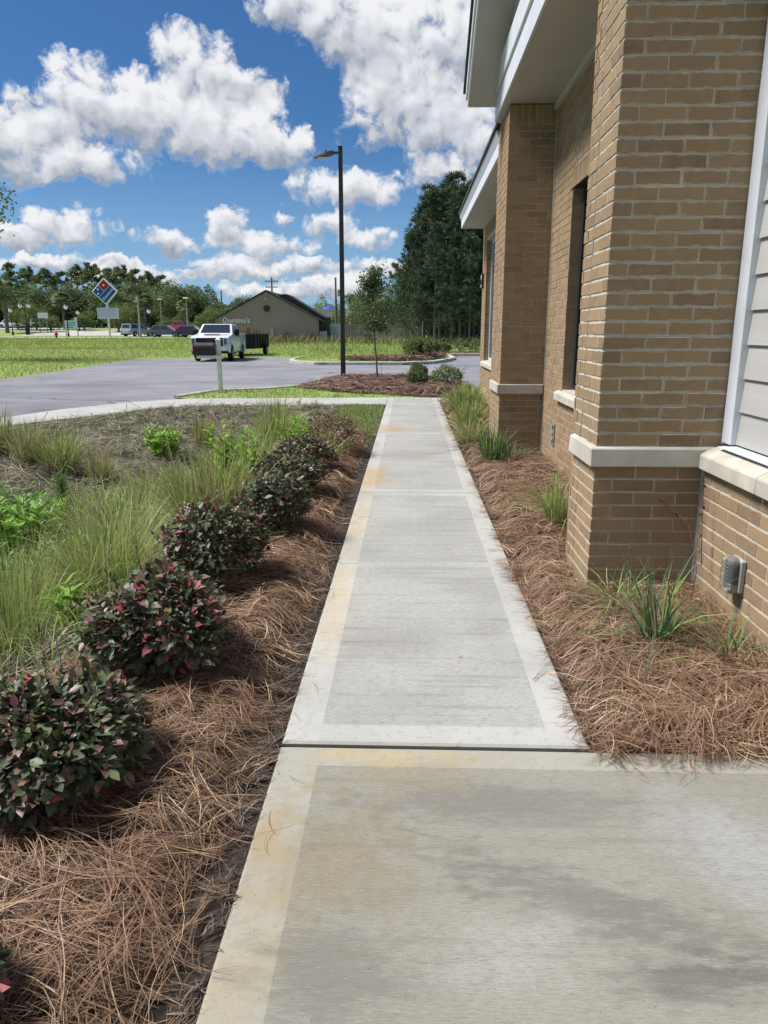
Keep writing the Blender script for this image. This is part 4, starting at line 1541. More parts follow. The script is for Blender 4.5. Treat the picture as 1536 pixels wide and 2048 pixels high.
# ---------------------------------------------------------------- ornamental grasses and weeds
M_GRASSG = mat('blade_green', (0.185, 0.30, 0.065), 0.5, (0.25, 0.34, 0.095), 8, island=0.35, transl=0.3, hue=0.02)
M_GRASSO = mat('blade_olive', (0.31, 0.385, 0.11), 0.6, (0.38, 0.41, 0.145), 8, island=0.35, transl=0.3, hue=0.02)
M_GRASST = mat('blade_tan', (0.33, 0.265, 0.16), 0.7, (0.40, 0.33, 0.21), 8, island=0.35, transl=0.25, hue=0.015)
M_GRASSB = mat('blade_bluegreen', (0.060, 0.135, 0.060), 0.42, (0.085, 0.165, 0.072), 8, island=0.30, transl=0.28, hue=0.015)
M_GREY = mat('blade_dead', (0.27, 0.245, 0.20), 0.8, (0.16, 0.135, 0.105), 8, island=0.4, transl=0.15)
M_BRIGHT = leafmat('leaf_bright', (0.27, 0.43, 0.065), (0.20, 0.36, 0.055), 0.3, 0.5, 0.35, 0.38)
M_MIDG = leafmat('leaf_mid', (0.13, 0.26, 0.065), (0.17, 0.30, 0.075), 0.3, 0.5, 0.35, 0.32)


def blades(n, r, h, spread, w0, w1, g, droop=0.35, seg=5, hvar=0.45):
    a = g.uniform(0, 2 * math.pi, n)
    rb = np.sqrt(g.random(n)) * r
    base = np.stack([np.cos(a) * rb, np.sin(a) * rb, np.full(n, -0.04)], -1)
    az = a + g.normal(0, 0.7, n)
    out = np.stack([np.cos(az), np.sin(az)], -1)
    H = h * g.uniform(1 - hvar, 1.12, n)
    Sp = spread * g.gamma(2.2, 0.42, n) * (0.4 + 0.6 * rb / max(r, 1e-6))
    dr = droop * g.uniform(0.1, 1.7, n) * np.clip(Sp / max(spread, 1e-6), 0.2, 2.0)
    t = np.linspace(0, 1, seg + 1)[None, :]
    hor = Sp[:, None] * t ** 1.6
    z = base[:, 2:3] + H[:, None] * (t * 1.15 - dr[:, None] * t ** 2.6)
    z = np.maximum(z, -0.02 + 0.01 * t)
    wob = g.normal(0, 0.02, (n, 1)) * np.sin(t * 3)
    C = np.stack([base[:, 0:1] + out[:, 0:1] * hor - out[:, 1:2] * wob, base[:, 1:2] + out[:, 1:2] * hor + out[:, 0:1] * wob, z], -1)
    sa = az + g.uniform(0.6, 2.5, n)
    side = np.stack([np.cos(sa), np.sin(sa), g.normal(0, 0.1, n)], -1)
    return ribbons(C, g.uniform(w0, w1, n), unit(side), np.r_[0.75, np.ones(seg - 2), 0.65, 0.08])


def clump(label, x, y, z, r, h, spread, n, w0, w1, mats, fr, seed, droop=0.35, name='grass_clump', group=None, dead=0.25):
    g = np.random.default_rng(seed)
    t = thing(name, label, 'grass', (x, y, z), 0, group)
    parts = []
    for m_, f_ in zip(mats, fr):
        k = max(4, int(n * f_))
        V_, F_ = blades(k, r, h, spread, w0, w1, g, droop)
        link('blades', npmesh('blades', V_, F_, m_), t, 'stuff')
    if dead:
        V_, F_ = blades(int(n * dead), r * 1.1, h * 0.42, spread * 1.3, w0, w1, g, 0.8)
        link('dry_thatch', npmesh('dry_thatch', V_, F_, M_GREY), t, 'stuff')
    return t


GRS = 'grass clumps in the planted basin'
G3 = [M_GRASSO, M_GRASSG, M_GRASST]
cl = [  # px, py of the base; r, h, spread, n, seed, fractions, label
    (3, 905, 0.14, 0.66, 0.16, 220, (0.5, 0.1, 0.4), 'slim tan grass clump cut off by the left edge below the pavement'),
    (55, 925, 0.18, 0.62, 0.24, 300, (0.4, 0.1, 0.5), 'tan grass clump near the pavement, second from the left edge'),
    (122, 945, 0.22, 0.66, 0.34, 420, (0.6, 0.2, 0.2), 'wide olive grass clump on the slope left of the small tan one'),
    (200, 965, 0.15, 0.52, 0.22, 240, (0.45, 0.05, 0.5), 'small brownish grass clump right of the wide olive clump'),
    (408, 893, 0.13, 0.58, 0.20, 260, (0.35, 0.05, 0.6), 'lone dark tan grass tuft on the slope nearest the pavement'),
    (552, 905, 0.22, 0.78, 0.30, 420, (0.6, 0.3, 0.1), 'upright yellow-green grass clump behind the rusty shrub end of the row'),
    (500, 955, 0.25, 0.62, 0.35, 420, (0.7, 0.2, 0.1), 'feathery green grass left of the far shrubs'),
    (330, 1045, 0.34, 0.64, 0.42, 800, (0.55, 0.25, 0.2), 'tall olive grass mass at the centre of the basin, left half'),
    (425, 1040, 0.34, 0.66, 0.36, 800, (0.5, 0.15, 0.35), 'tall tan-topped grass mass at the centre of the basin, right half'),
    (262, 1105, 0.30, 0.66, 0.50, 800, (0.5, 0.25, 0.25), 'spreading fine grass clump in front of the central mass'),
    (215, 1190, 0.26, 0.62, 0.46, 700, (0.5, 0.3, 0.2), 'fine grass clump just left of the third full shrub'),
    (95, 1250, 0.28, 0.66, 0.42, 700, (0.45, 0.35, 0.2), 'thin upright grass clump above the bright weeds, left of the pink shrub'),
    (15, 1330, 0.24, 0.70, 0.30, 600, (0.5, 0.4, 0.1), 'tall green grass clump at the left edge above the largest shrub'),
    (160, 1075, 0.22, 0.50, 0.40, 420, (0.4, 0.3, 0.3), 'low wispy grass clump between the pine seedling and the central mass'),
    (640, 925, 0.16, 0.42, 0.22, 200, (0.6, 0.3, 0.1), 'short green grass clump peeping out beside the rusty shrub'),
]
for i, (px, py, r, h, sp_, n, fr, lab) in enumerate(cl):
    q = gpt(px, py)
    wd = 0.0026 + 0.00060 * q[1]
    clump(lab, q[0], q[1], q[2], r, h, sp_, int(n * 0.9), wd * 0.5, wd * 1.4, G3, fr, 100 + i, 0.32, 'grass_clump', GRS)

GRR = 'grass clumps along the brick wall'
gr = [  # x, y, r, h, spread, n, label
    (1.22, 3.42, 0.055, 0.44, 0.34, 95, 'bright green strappy grass clump nearest the camera on the right', [M_GRASSB, M_GRASSG, M_GRASST], (0.7, 0.25, 0.05), 0.0045, 0.009),
    (1.20, 3.98, 0.07, 0.26, 0.42, 95, 'thin arching grass clump at the foot of the near brick pier', [M_GRASSB, M_GRASSO, M_GRASST], (0.4, 0.4, 0.2), 0.0035, 0.006),
    (1.50, 3.25, 0.05, 0.22, 0.45, 40, 'sparse green grass blades low against the wall under the outlet cover', [M_GRASSB, M_GRASSG, M_GRASST], (0.6, 0.3, 0.1), 0.005, 0.009),
    (1.22, 5.75, 0.10, 0.42, 0.34, 260, 'green grass clump just behind the near brick pier', [M_GRASSG, M_GRASSO, M_GRASST], (0.5, 0.3, 0.2), 0.004, 0.008),
    (1.00, 8.85, 0.10, 0.46, 0.22, 260, 'upright green grass clump against the corner of the second pier', [M_GRASSB, M_GRASSG, M_GRASST], (0.6, 0.3, 0.1), 0.005, 0.009),
    (1.20, 8.75, 0.10, 0.26, 0.30, 160, 'low dark grass clump in front of the second pier', [M_GRASSB, M_GRASSO, M_GRASST], (0.6, 0.2, 0.2), 0.004, 0.008),
    (0.88, 10.3, 0.14, 0.34, 0.40, 320, 'pale arching grass clump beside the second pier, nearer the walk', [M_GRASSO, M_GRASSG, M_GRASST], (0.3, 0.2, 0.5), 0.006, 0.010),
    (0.98, 11.9, 0.18, 0.46, 0.34, 480, 'bushy green grass clump along the far wing, nearer the second pier', [M_GRASSG, M_GRASSO, M_GRASST], (0.5, 0.3, 0.2), 0.007, 0.012),
    (1.10, 14.6, 0.24, 0.54, 0.40, 640, 'tan-tipped grass clump at the far end of the wall', [M_GRASSO, M_GRASSG, M_GRASST], (0.35, 0.45, 0.2), 0.009, 0.016),
]
for i, (x, y, r, h, sp_, n, lab, ms, fr, w0, w1) in enumerate(gr):
    clump(lab, x, y, float(bed_right_z(x, y)) + 0.02, r, h, sp_, n, w0, w1, ms, fr, 300 + i, 0.62 if i < 3 else 0.36, 'grass_clump', GRR, dead=0.12)


def leafy(label, x, y, z, h, nst, spread, nl, ls, lw, m_, seed, name='leafy_weed', cat='weed', group=None, rosette=False):
    g = np.random.default_rng(seed)
    t = thing(name, label, cat, (x, y, z), 0, group)
    st = MB()
    P, Fw, Nr, Sz = [], [], [], []
    for k in range(nst):
        a = g.uniform(0, 6.283)
        rr = spread * math.sqrt(g.random())
        hh = h * g.uniform(0.6, 1.1)
        b0 = np.array([math.cos(a) * rr * 0.4, math.sin(a) * rr * 0.4, -0.03])
        tp = np.array([math.cos(a) * rr, math.sin(a) * rr, hh])
        md = (b0 + tp) / 2 + g.normal(0, 0.02, 3)
        st.tube([tuple(b0), tuple(md), tuple(tp)], [0.005, 0.004, 0.002], 4)
        for j in range(nl):
            u = g.uniform(0.25, 1.0)
            p = b0 * (1 - u) ** 2 + 2 * md * u * (1 - u) + tp * u * u
            aa = j * 2.4 + g.normal(0, 0.3)
            P.append(p)
            Fw.append((math.cos(aa), math.sin(aa), g.uniform(0.2, 0.9)))
            Nr.append((g.normal(0, 0.3), g.normal(0, 0.3), 1.0))
            Sz.append(ls * g.uniform(0.6, 1.2) * (1.15 - 0.4 * u))
    P, Fw, Nr, Sz = map(np.array, (P, Fw, Nr, Sz))
    V_, F_ = place(LT_V, LT_F, P, Fw, Nr, Sz, Sz * lw)
    link('leaves', npmesh('leaves', V_, F_, m_, True), t, 'stuff')
    st.build('stems', m_, t)
    return t


GW = 'leafy weeds in the planted basin'
lw_ = [  # px,py,h,nst,spread,nl,ls,lw,mat,label
    (330, 915, 0.50, 46, 0.34, 14, 0.10, 0.9, M_BRIGHT, 'rounded bright green bush standing alone on the upper slope'),
    (590, 925, 0.56, 22, 0.24, 18, 0.11, 0.55, M_BRIGHT, 'yellow-green leafy weed beside the upright grass near the far shrubs'),
    (470, 1010, 0.72, 24, 0.26, 20, 0.11, 0.55, M_BRIGHT, 'yellow-green leafy weed in front of the tan-topped grass mass'),
    (440, 1005, 0.42, 16, 0.26, 16, 0.10, 0.55, M_MIDG, 'mid green leafy weed under the tan-topped grass mass'),
    (20, 1150, 0.70, 26, 0.40, 18, 0.14, 0.75, M_BRIGHT, 'brightest lime weed with broad leaves at the left edge'),
    (60, 1120, 0.62, 34, 0.42, 18, 0.12, 0.6, M_MIDG, 'dense mid green weed behind the lime weed at the left edge'),
    (30, 1060, 0.50, 18, 0.30, 18, 0.10, 0.5, M_MIDG, 'tall pale green weed at the left edge behind the other weeds'),
    (140, 1270, 0.36, 5, 0.08, 9, 0.13, 0.75, M_BRIGHT, 'small lime seedling in front of the fine grasses'),
    (215, 1075, 0.40, 18, 0.30, 14, 0.10, 0.6, M_MIDG, 'low mid green weed left of the central grass mass'),
    (120, 1180, 0.45, 20, 0.28, 14, 0.11, 0.55, M_BRIGHT, 'low light green weed between the left grasses'),
    (75, 1085, 0.50, 26, 0.34, 18, 0.11, 0.6, M_BRIGHT, 'fresh yellow-green weed behind the brightest lime weed'),
    (10, 1230, 0.50, 24, 0.34, 16, 0.12, 0.6, M_MIDG, 'green weed at the left edge below the lime weed'),
    (175, 1140, 0.36, 18, 0.30, 14, 0.10, 0.6, M_BRIGHT, 'small light green weed among the fine grasses left of the shrubs'),
    (255, 1060, 0.40, 18, 0.26, 16, 0.10, 0.5, M_BRIGHT, 'yellow-green weed in front of the olive grass mass'),
    (300, 1010, 0.34, 14, 0.28, 14, 0.09, 0.6, M_MIDG, 'short leafy weed at the back of the central grass mass'),
]
for i, (px, py, h, ns, s_, nl, ls, lw, m_, lab) in enumerate(lw_):
    q = gpt(px, py)
    leafy(lab, q[0], q[1], q[2], h, ns, s_, nl, ls, lw, m_, 500 + i, group=GW)

# pine seedling: long soft needles round a short stem
q = gpt(128, 1030)
t = thing('pine_seedling', 'pine seedling with long soft yellow-green needles in the basin', 'seedling', tuple(q))
g = np.random.default_rng(9)
n = 520
u = g.random(n)
P = np.stack([g.normal(0, 0.02, n), g.normal(0, 0.02, n), 0.1 + 0.32 * u], -1)
D = unit(np.stack([g.normal(0, 1, n), g.normal(0, 1, n), 0.55 + 0.9 * u], -1))
L = g.uniform(0.16, 0.26, n)
tt = np.linspace(0, 1, 5)[None, :, None]
C = P[:, None] + D[:, None] * L[:, None, None] * tt + np.array([0, 0, -0.07]) * tt ** 2
V, F = ribbons(C, np.full(n, 0.005), unit(np.cross(D, g.normal(size=(n, 3)))))
link('needles', npmesh('needles', V, F, mat('seedling_needle', (0.15, 0.25, 0.07), 0.5, island=0.3, transl=0.3)), t, 'stuff')
MB().tube([(0, 0, -0.05), (0.01, 0, 0.2), (0, 0.01, 0.42)], [0.012, 0.009, 0.005], 6).build('stem', M_TWIG, t)

# dry stalk by the near pier
t = thing('dry_vine', 'dry reddish vine stalk with shrivelled leaves against the wall ledge', 'vine', (1.60, 4.02, 0.03))
MB().tube([(-0.10, -0.25, 0.0), (-0.02, -0.12, 0.28), (-0.03, 0.02, 0.50), (-0.16, 0.22, 0.62)], [0.0035, 0.003, 0.0025, 0.0015], 5).tube([(0.01, -0.1, 0.30), (0.02, -0.02, 0.55), (0.015, 0.0, 0.78)], [0.003, 0.0025, 0.002], 5).build('stem', mat('vine', (0.10, 0.045, 0.03), 0.8), t)
n = 26
u = g.random(n)
P = np.where((g.random(n) < 0.5)[:, None], np.stack([0.015 + 0 * u, -0.06 + 0.06 * u, 0.36 + 0.40 * u], -1), np.stack([-0.03 - 0.13 * u, 0.02 + 0.2 * u, 0.5 + 0.12 * u], -1))
V, F = place(LT_V, LT_F, P, rand_dirs(n) + np.array([0, 0, -0.5]), rand_dirs(n), g.uniform(0.018, 0.035, n))
link('dry_leaves', npmesh('dry_leaves', V, F, mat('dry_leaf', (0.12, 0.035, 0.025), 0.8, island=0.3)), t, 'stuff')


# wild growth filling the basin between the clumps
def wild(n, x0, x1, y0, y1, h0, h1, w0, w1, m_, name, thr):
    p_ = scatter(n, x0, x1, y0, y1, lambda X, Y: in_poly(X, Y, BASIN) & (X < -1.50 - 0.05 * (Y - 3)) & (lump(X, Y, 1.7, 9) > thr))
    k_ = len(p_)
    g_ = np.random.default_rng(n)
    a_ = g_.uniform(0, 6.283, k_)
    L_ = g_.uniform(h0, h1, k_)
    b0 = np.stack([p_[:, 0], p_[:, 1], swale(p_[:, 0], p_[:, 1]) - 0.03], -1)
    t_ = np.linspace(0, 1, 5)[None, :]
    sp_ = L_ * g_.gamma(2.0, 0.22, k_)
    C_ = np.stack([b0[:, 0:1] + np.cos(a_)[:, None] * sp_[:, None] * t_ ** 1.7, b0[:, 1:2] + np.sin(a_)[:, None] * sp_[:, None] * t_ ** 1.7,
                   b0[:, 2:3] + L_[:, None] * (t_ * 1.1 - (0.15 + 0.5 * (sp_ / L_)[:, None]) * t_ ** 2.6)], -1)
    sa_ = a_ + g_.uniform(0.5, 2.6, k_)
    V_, F_ = ribbons(C_, g_.uniform(w0, w1, k_), np.stack([np.cos(sa_), np.sin(sa_), 0 * sa_], -1), np.array([0.8, 1, 0.9, 0.6, 0.08]))
    link(name, npmesh(name, V_, F_, m_), kind='stuff')


wild(3600, -4.4, -1.5, 2.6, 9.5, 0.18, 0.48, 0.003, 0.010, M_GRASSO, 'wild_grass', -0.05)
wild(3400, -4.4, -1.5, 2.6, 9.5, 0.15, 0.42, 0.003, 0.012, M_GRASSG, 'wild_grass', -0.15)
wild(1500, -4.4, -1.5, 2.6, 10.5, 0.15, 0.50, 0.003, 0.008, M_GRASST, 'wild_dry_grass', -0.3)

# thatch, thin lawn and verge grass: nobody could count it
def short_grass(name, p, zf, h0, h1, w0, w1, m_, lean=0.6, g=rng):
    n = len(p)
    L = g.uniform(h0, h1, n)
    a = g.uniform(0, 6.283, n)
    base = np.stack([p[:, 0], p[:, 1], zf(p[:, 0], p[:, 1]) - 0.005], -1)
    D = np.stack([np.cos(a) * lean * g.random(n), np.sin(a) * lean * g.random(n), np.ones(n)], -1)
    D = unit(D)
    tt = np.array([0, 0.55, 1.0])[None, :, None]
    C = base[:, None] + D[:, None] * L[:, None, None] * tt + np.stack([np.cos(a), np.sin(a), -0.5 * np.ones(n)], -1)[:, None] * (L * 0.3)[:, None, None] * tt ** 2
    sa = a + g.uniform(0.5, 2.6, n)
    V_, F_ = ribbons(C, g.uniform(w0, w1, n), np.stack([np.cos(sa), np.sin(sa), 0 * sa], -1), np.array([1, 0.8, 0.12]))
    return link(name, npmesh(name, V_, F_, m_), kind='stuff')


M_SHORT = mat('lawn_blade', (0.155, 0.230, 0.055), 0.7, (0.21, 0.25, 0.08), 3, island=0.35, transl=0.25, hue=0.02)
M_SHORTD = mat('dry_blade', (0.26, 0.225, 0.155), 0.8, (0.18, 0.15, 0.105), 3, island=0.4, transl=0.15, hue=0.01)
bas = lambda X, Y: in_poly(X, Y, BASIN)
p = scatter(110000, -8, -0.55, 6.5, 16.5, bas)
dd = dist_poly(p[:, 0], p[:, 1], WALK_IN)
p = p[(rng.random(len(p)) < (np.exp(-np.maximum(dd - 0.3, 0) / 2.6) * (0.45 + 0.55 * sst(lump(p[:, 0], p[:, 1], 1.3, 6), -0.25, 0.25)))) | ((p[:, 0] > -1.4) & (p[:, 1] > 10.6))]
short_grass('thin_lawn', p, lambda a, b: swale(a, b) - 0.01, 0.03, 0.085, 0.006, 0.012, M_SHORT, 1.4)
p = scatter(42000, -8.5, -1.5, 0.5, 16.2, lambda X, Y: bas(X, Y) & (dist_poly(X, Y, WALK_IN) > 0.45))
V, F = needles(p, lambda a, b: swale(a, b) - 0.012, 0.10, 0.36, 0.004, 0.011, lift=0.10, pitch=0.40)
link('dry_thatch', npmesh('dry_thatch', V, F, straw_mat('thatch_blade', (0.11, 0.092, 0.068), (0.22, 0.19, 0.14), (0.42, 0.37, 0.285))), kind='stuff')
p = scatter(9000, -5.8, 1.6, 17.9, 26, lambda X, Y: in_poly(X, Y, NEAR_ISLAND) & ((X < -2.2) | (Y < 19.2)) & (X < 0.7))
short_grass('verge_grass', p, near_isl_z, 0.05, 0.14, 0.008, 0.016, M_SHORT, 1.0)

# ---------------------------------------------------------------- lamp post, mailbox, young tree and island planting
def thin_box(b, p0, p1, w_, d_):
    return b


M_POST = mat('bronze_post', (0.030, 0.026, 0.024), 0.5, (0.045, 0.040, 0.036), 3, spec=0.45)
lx, ly = -2.12, 24.3
lp = thing('lamp_post', 'tall dark square lamp post with a single flat lamp head', 'lamp post', (lx, ly, 0.03))
b = MB()
b.loft([[(-.075, -.075, 0.04), (.075, -.075, 0.04), (.075, .075, 0.04), (-.075, .075, 0.04)], [(-.062, -.062, 6.95), (.062, -.062, 6.95), (.062, .062, 6.95), (-.062, .062, 6.95)]])
b.build('pole', M_POST, lp, bevel=0.01)
MB().box(-.12, .12, -.12, .12, 0.0, 0.11).build('base_cover', M_POST, lp, bevel=0.02)
MB().box(-.067, .067, -.067, .067, 6.952, 6.985).build('cap', M_POST, lp, bevel=0.01)
MB().tube([(-.06, 0, 6.80), (-.24, 0, 6.80)], 0.04, 8).build('arm', M_POST, lp)
hd = MB().loft([[(-.22, -.12, 6.74), (-.22, .12, 6.74), (-.22, .12, 6.86), (-.22, -.12, 6.86)], [(-.45, -.17, 6.70), (-.45, .17, 6.70), (-.45, .15, 6.81), (-.45, -.15, 6.81)],
                [(-.72, -.12, 6.66), (-.72, .12, 6.66), (-.72, .10, 6.73), (-.72, -.10, 6.73)], [(-.83, -.04, 6.645), (-.83, .04, 6.645), (-.83, .03, 6.68), (-.83, -.03, 6.68)]]).build('lamp_head', mat('lamp_grey', (0.10, 0.10, 0.095), 0.5), lp, bevel=0.01)
MB().box(-.70, -.40, -.11, .11, 6.655, 6.668).build('lens', mat('lamp_lens', (0.5, 0.5, 0.48), 0.3), hd)
MB().lathe([(0.035, 6.80), (0.035, 6.87), (0.028, 6.88)], (-.45, 0, 0), 10).build('photocell', M_POST, lp)

mx, my = -5.0, 19.75
mbx = thing('mailbox', 'black mailbox with a red flag on a white post beside the parking lot', 'mailbox', (mx, my, 0.0))
M_POSTW = mat('white_vinyl', (0.76, 0.77, 0.74), 0.5, (0.66, 0.67, 0.58), 2.5, tint=(0.60, 0.63, 0.47), tscale=1.3)
M_MBOX = mat('mailbox_black', (0.025, 0.027, 0.028), 0.5, (0.035, 0.037, 0.038), 4)
MB().box(-.052, .052, -.052, .052, 0.02, 1.33).build('post', M_POSTW, mbx, bevel=0.006)
MB().box(-.068, .068, -.068, .068, 1.332, 1.36).loft([[(-.068, -.068, 1.362), (.068, -.068, 1.362), (.068, .068, 1.362), (-.068, .068, 1.362)], [(-.01, -.01, 1.42), (.01, -.01, 1.42), (.01, .01, 1.42), (-.01, .01, 1.42)]]).build('post_cap', M_POSTW, mbx, bevel=0.004)
MB().box(-.56, .14, -.154, -.054, 0.88, 0.96).build('support_arm', M_POSTW, mbx, bevel=0.005)
MB().tube([(0.02, -0.058, 0.80), (-0.05, -0.062, 0.90), (0.07, -0.06, 0.98)], 0.012, 6).build('strap', M_POSTW, mbx)
prof = [(-.13, .965)] + [(.13, .965), (.13, 1.16)] + [(.13 * math.cos(a), 1.16 + .13 * math.sin(a)) for a in [k * math.pi / 10 for k in range(1, 10)]] + [(-.13, 1.16)]
bx_ = MB().prism([(p_[0] - .10, p_[1]) for p_ in prof], -.60, -.075, 'x').build('box', M_MBOX, mbx, bevel=0.006)
MB().prism([(p_[0] * 1.03 - .10, 1.10 + (p_[1] - 1.10) * 1.03) for p_ in prof], -.622, -.601, 'x').build('door', M_MBOX, bx_, bevel=0.004)
MB().box(-.57, -.36, -.252, -.238, 1.155, 1.20).box(-.57, -.545, -.252, -.238, 1.10, 1.155).build('flag', mat('flag_red', (0.30, 0.012, 0.03), 0.5), bx_)

# young oak with a thin stem
M_BARK = mat('bark', (0.13, 0.115, 0.10), 0.95, (0.20, 0.18, 0.16), 9, bump=0.8, bscale=20, stretch=(1, 1, 0.2))
M_LOAK = leafmat('leaf_oak', (0.120, 0.165, 0.070), (0.150, 0.185, 0.085), 0.35, 0.55, 0.2, 0.25)
M_LOAKD = leafmat('leaf_oak_dark', (0.085, 0.125, 0.050), (0.110, 0.145, 0.060), 0.40, 0.6, 0.18, 0.22)
M_LOAKL = leafmat('leaf_oak_light', (0.150, 0.205, 0.065), (0.185, 0.235, 0.085), 0.35, 0.6, 0.18, 0.3)
M_LYEL = leafmat('leaf_yellowgreen', (0.195, 0.270, 0.062), (0.155, 0.225, 0.055), 0.35, 0.6, 0.18, 0.32)
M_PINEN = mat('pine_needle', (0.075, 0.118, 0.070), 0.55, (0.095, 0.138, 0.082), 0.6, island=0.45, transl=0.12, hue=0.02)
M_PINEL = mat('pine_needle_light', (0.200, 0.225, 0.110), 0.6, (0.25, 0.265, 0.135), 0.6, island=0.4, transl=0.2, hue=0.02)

ty = thing('young_oak', 'young thin-stemmed tree with a narrow airy crown in the straw bed', 'tree', (-0.97, 23.4, 0.02))
g = np.random.default_rng(77)
b = MB()
stem = [(0, 0, -0.05), (-0.03, 0, 0.6), (-0.09, 0.02, 1.3), (-0.13, 0.0, 2.0), (-0.12, 0.03, 2.7), (-0.10, 0.0, 3.2), (-0.02, 0.02, 3.65)]
b.tube(stem, [0.035, 0.030, 0.027, 0.022, 0.015, 0.008, 0.003], 7)
tips = []
for k in range(46):
    u = g.uniform(0.26, 0.97)
    zz = 0.75 + u * 2.55
    i0 = max(i for i in range(len(stem)) if stem[i][2] <= zz)
    p0 = np.array(stem[i0]) + (np.array(stem[min(i0 + 1, 6)]) - np.array(stem[i0])) * (zz - stem[i0][2]) / max(stem[min(i0 + 1, 6)][2] - stem[i0][2], 1e-3)
    a = g.uniform(0, 6.283)
    ln = (0.80 * (1 - abs(u - 0.38) ** 1.3 * 1.35)) * g.uniform(0.45, 1.0)
    d_ = np.array([math.cos(a), math.sin(a), g.uniform(-0.1, 0.75)])
    p1 = p0 + d_ * ln * 0.5 + np.array([0, 0, 0.03])
    p2 = p0 + d_ * ln
    b.tube([tuple(p0), tuple(p1), tuple(p2)], [0.009, 0.006, 0.002], 4)
    tips.append((p0, p1, p2))
b.tube([(-0.02, 0.0, 3.55), (0.10, 0.02, 3.85)], [0.004, 0.002], 4)
b.build('trunk', M_BARK, ty)
P = []
for p0, p1, p2 in tips:
    m_ = g.integers(70, 140)
    uu = g.uniform(0.25, 1.08, m_)[:, None]
    P.append((1 - uu) ** 2 * p0 + 2 * uu * (1 - uu) * p1 + uu * uu * p2 + g.normal(0, 0.09, (m_, 3)))
P = np.concatenate(P)
V, F = place(KV, KF, P, rand_dirs(len(P)), rand_dirs(len(P)) + np.array([0, 0, 0.8]), g.uniform(0.05, 0.10, len(P)))
link('crown', npmesh('crown', V, F, M_LOAK), ty, 'stuff')
b = MB()
b.tube([(0.15, 0, -0.05), (0.11, 0.02, 0.5), (0.19, 0.03, 0.75)], [0.006, 0.005, 0.002], 4).build('sucker', M_BARK, ty)

# shrubs of the islands
MG = [M_LOAK, M_LOAKL, M_LYEL, M_LOAKD]
ISG = 'clipped green shrubs in the parking islands'
for i, (px, py, r, h, zb, lab) in enumerate([
    (834, 779, 0.27, 0.50, 0, 'round clipped green shrub beside the walkway end, the nearer of two in line'),
    (838, 762, 0.27, 0.52, 0, 'green shrub right behind the round one beside the walkway end'),
    (895, 780, 0.48, 0.60, 0, 'wide spreading green shrub at the building corner by the walkway end'),
    (827, 718, 0.55, 1.02, 1, 'leftmost green shrub on the straw of the kerbed island'),
    (858, 718, 0.55, 1.00, 1, 'second green shrub from the left on the kerbed island'),
    (886, 709, 0.45, 0.72, 1, 'small green shrub on the tip of the kerbed island'),
]):
    q = at_z(px, py, 0.10 if zb else 0.0)
    shrub('green_shrub', lab, q[0], q[1] + r * 0.7, q[2] + 0.01, r, r, h, 2600, 0.05 if not zb else 0.085, (0.35, 0.35, 0.10, 0.20), MG, 700 + i, group=ISG, inner=0.35)
for i, (px, lab) in enumerate([(921, 'sparse green shrub beyond the parking bays, left one'), (952, 'sparse green shrub beyond the parking bays, next to the wall edge')]):
    q = at_z(px, 706, 0.12)
    q = at_y(px, 706, 54.0)
    shrub('green_shrub', lab, q[0], 54.0, float(gz(q[0], 54.0)) + 0.02, 0.55, 0.55, 0.85, 900, 0.10, (0.5, 0.35, 0.1, 0.05), MG, 720 + i, group=ISG)

# straw on the islands
NI_STRAW = [(-3.1, 21.0), (-2.9, 24.6), (-2.2, 25.8), (-0.9, 26.1), (0.55, 25.6), (1.6, 23.2), (1.75, 21.0), (1.9, 19.2), (1.6, 18.4), (0.6, 18.45), (-0.6, 18.9), (-1.8, 19.6)]
link('straw_bed', grid_mesh('straw_bed', np.arange(-3.3, 2.1, 0.1), np.arange(18.2, 26.4, 0.1), lambda X, Y: near_isl_z(X, Y) + 0.015 + 0.10 * sst(dist_poly(X, Y, NI_STRAW + NI_STRAW[:1]), 0, 0.8) + 0.02 * lump(X, Y, 3), M_BEDUNDER,
                            keep=lambda X, Y: in_poly(X, Y, NI_STRAW)), kind='structure')
nis = lambda X, Y: near_isl_z(X, Y) + 0.02 + 0.10 * sst(dist_poly(X, Y, NI_STRAW + NI_STRAW[:1]), 0, 0.8) * in_poly(X, Y, NI_STRAW) + 0.02 * lump(X, Y, 3)
p = scatter(14000, -3.3, 2.0, 18.3, 26.3, lambda X, Y: in_poly(X, Y, NI_STRAW) | (dist_poly(X, Y, NI_STRAW + NI_STRAW[:1]) < 0.12))
V, F = needles(p, nis, 0.16, 0.34, 0.008, 0.015, lift=0.07)
link('pine_straw', npmesh('pine_straw', V, F, M_STRAWF), kind='stuff')
FI_STRAW = [(-3.6, 38.6), (-2.9, 37.9), (-0.6, 37.8), (0.9, 39.0), (1.5, 41.2), (2.2, 44.2), (2.3, 50.9), (1.4, 50.9), (0.4, 46), (-0.4, 42.0), (-2.2, 40.6), (-3.4, 40.0)]
link('straw_bed', grid_mesh('straw_bed', np.arange(-4, 3, 0.2), np.arange(37, 52, 0.2), lambda X, Y: far_isl_z(X, Y) + 0.03 + 0.06 * sst(dist_poly(X, Y, FI_STRAW + FI_STRAW[:1]), 0, 0.8), M_BEDUNDER, keep=lambda X, Y: in_poly(X, Y, FI_STRAW)), kind='structure')
p = scatter(16000, -4, 2.6, 37.4, 51, lambda X, Y: in_poly(X, Y, FI_STRAW))
V, F = needles(p, lambda a, b_: far_isl_z(a, b_) + 0.09, 0.2, 0.4, 0.014, 0.026, lift=0.10)
link('pine_straw', npmesh('pine_straw', V, F, M_STRAWF), kind='stuff')
p = scatter(2500, 2.8, 12, 51.6, 55)
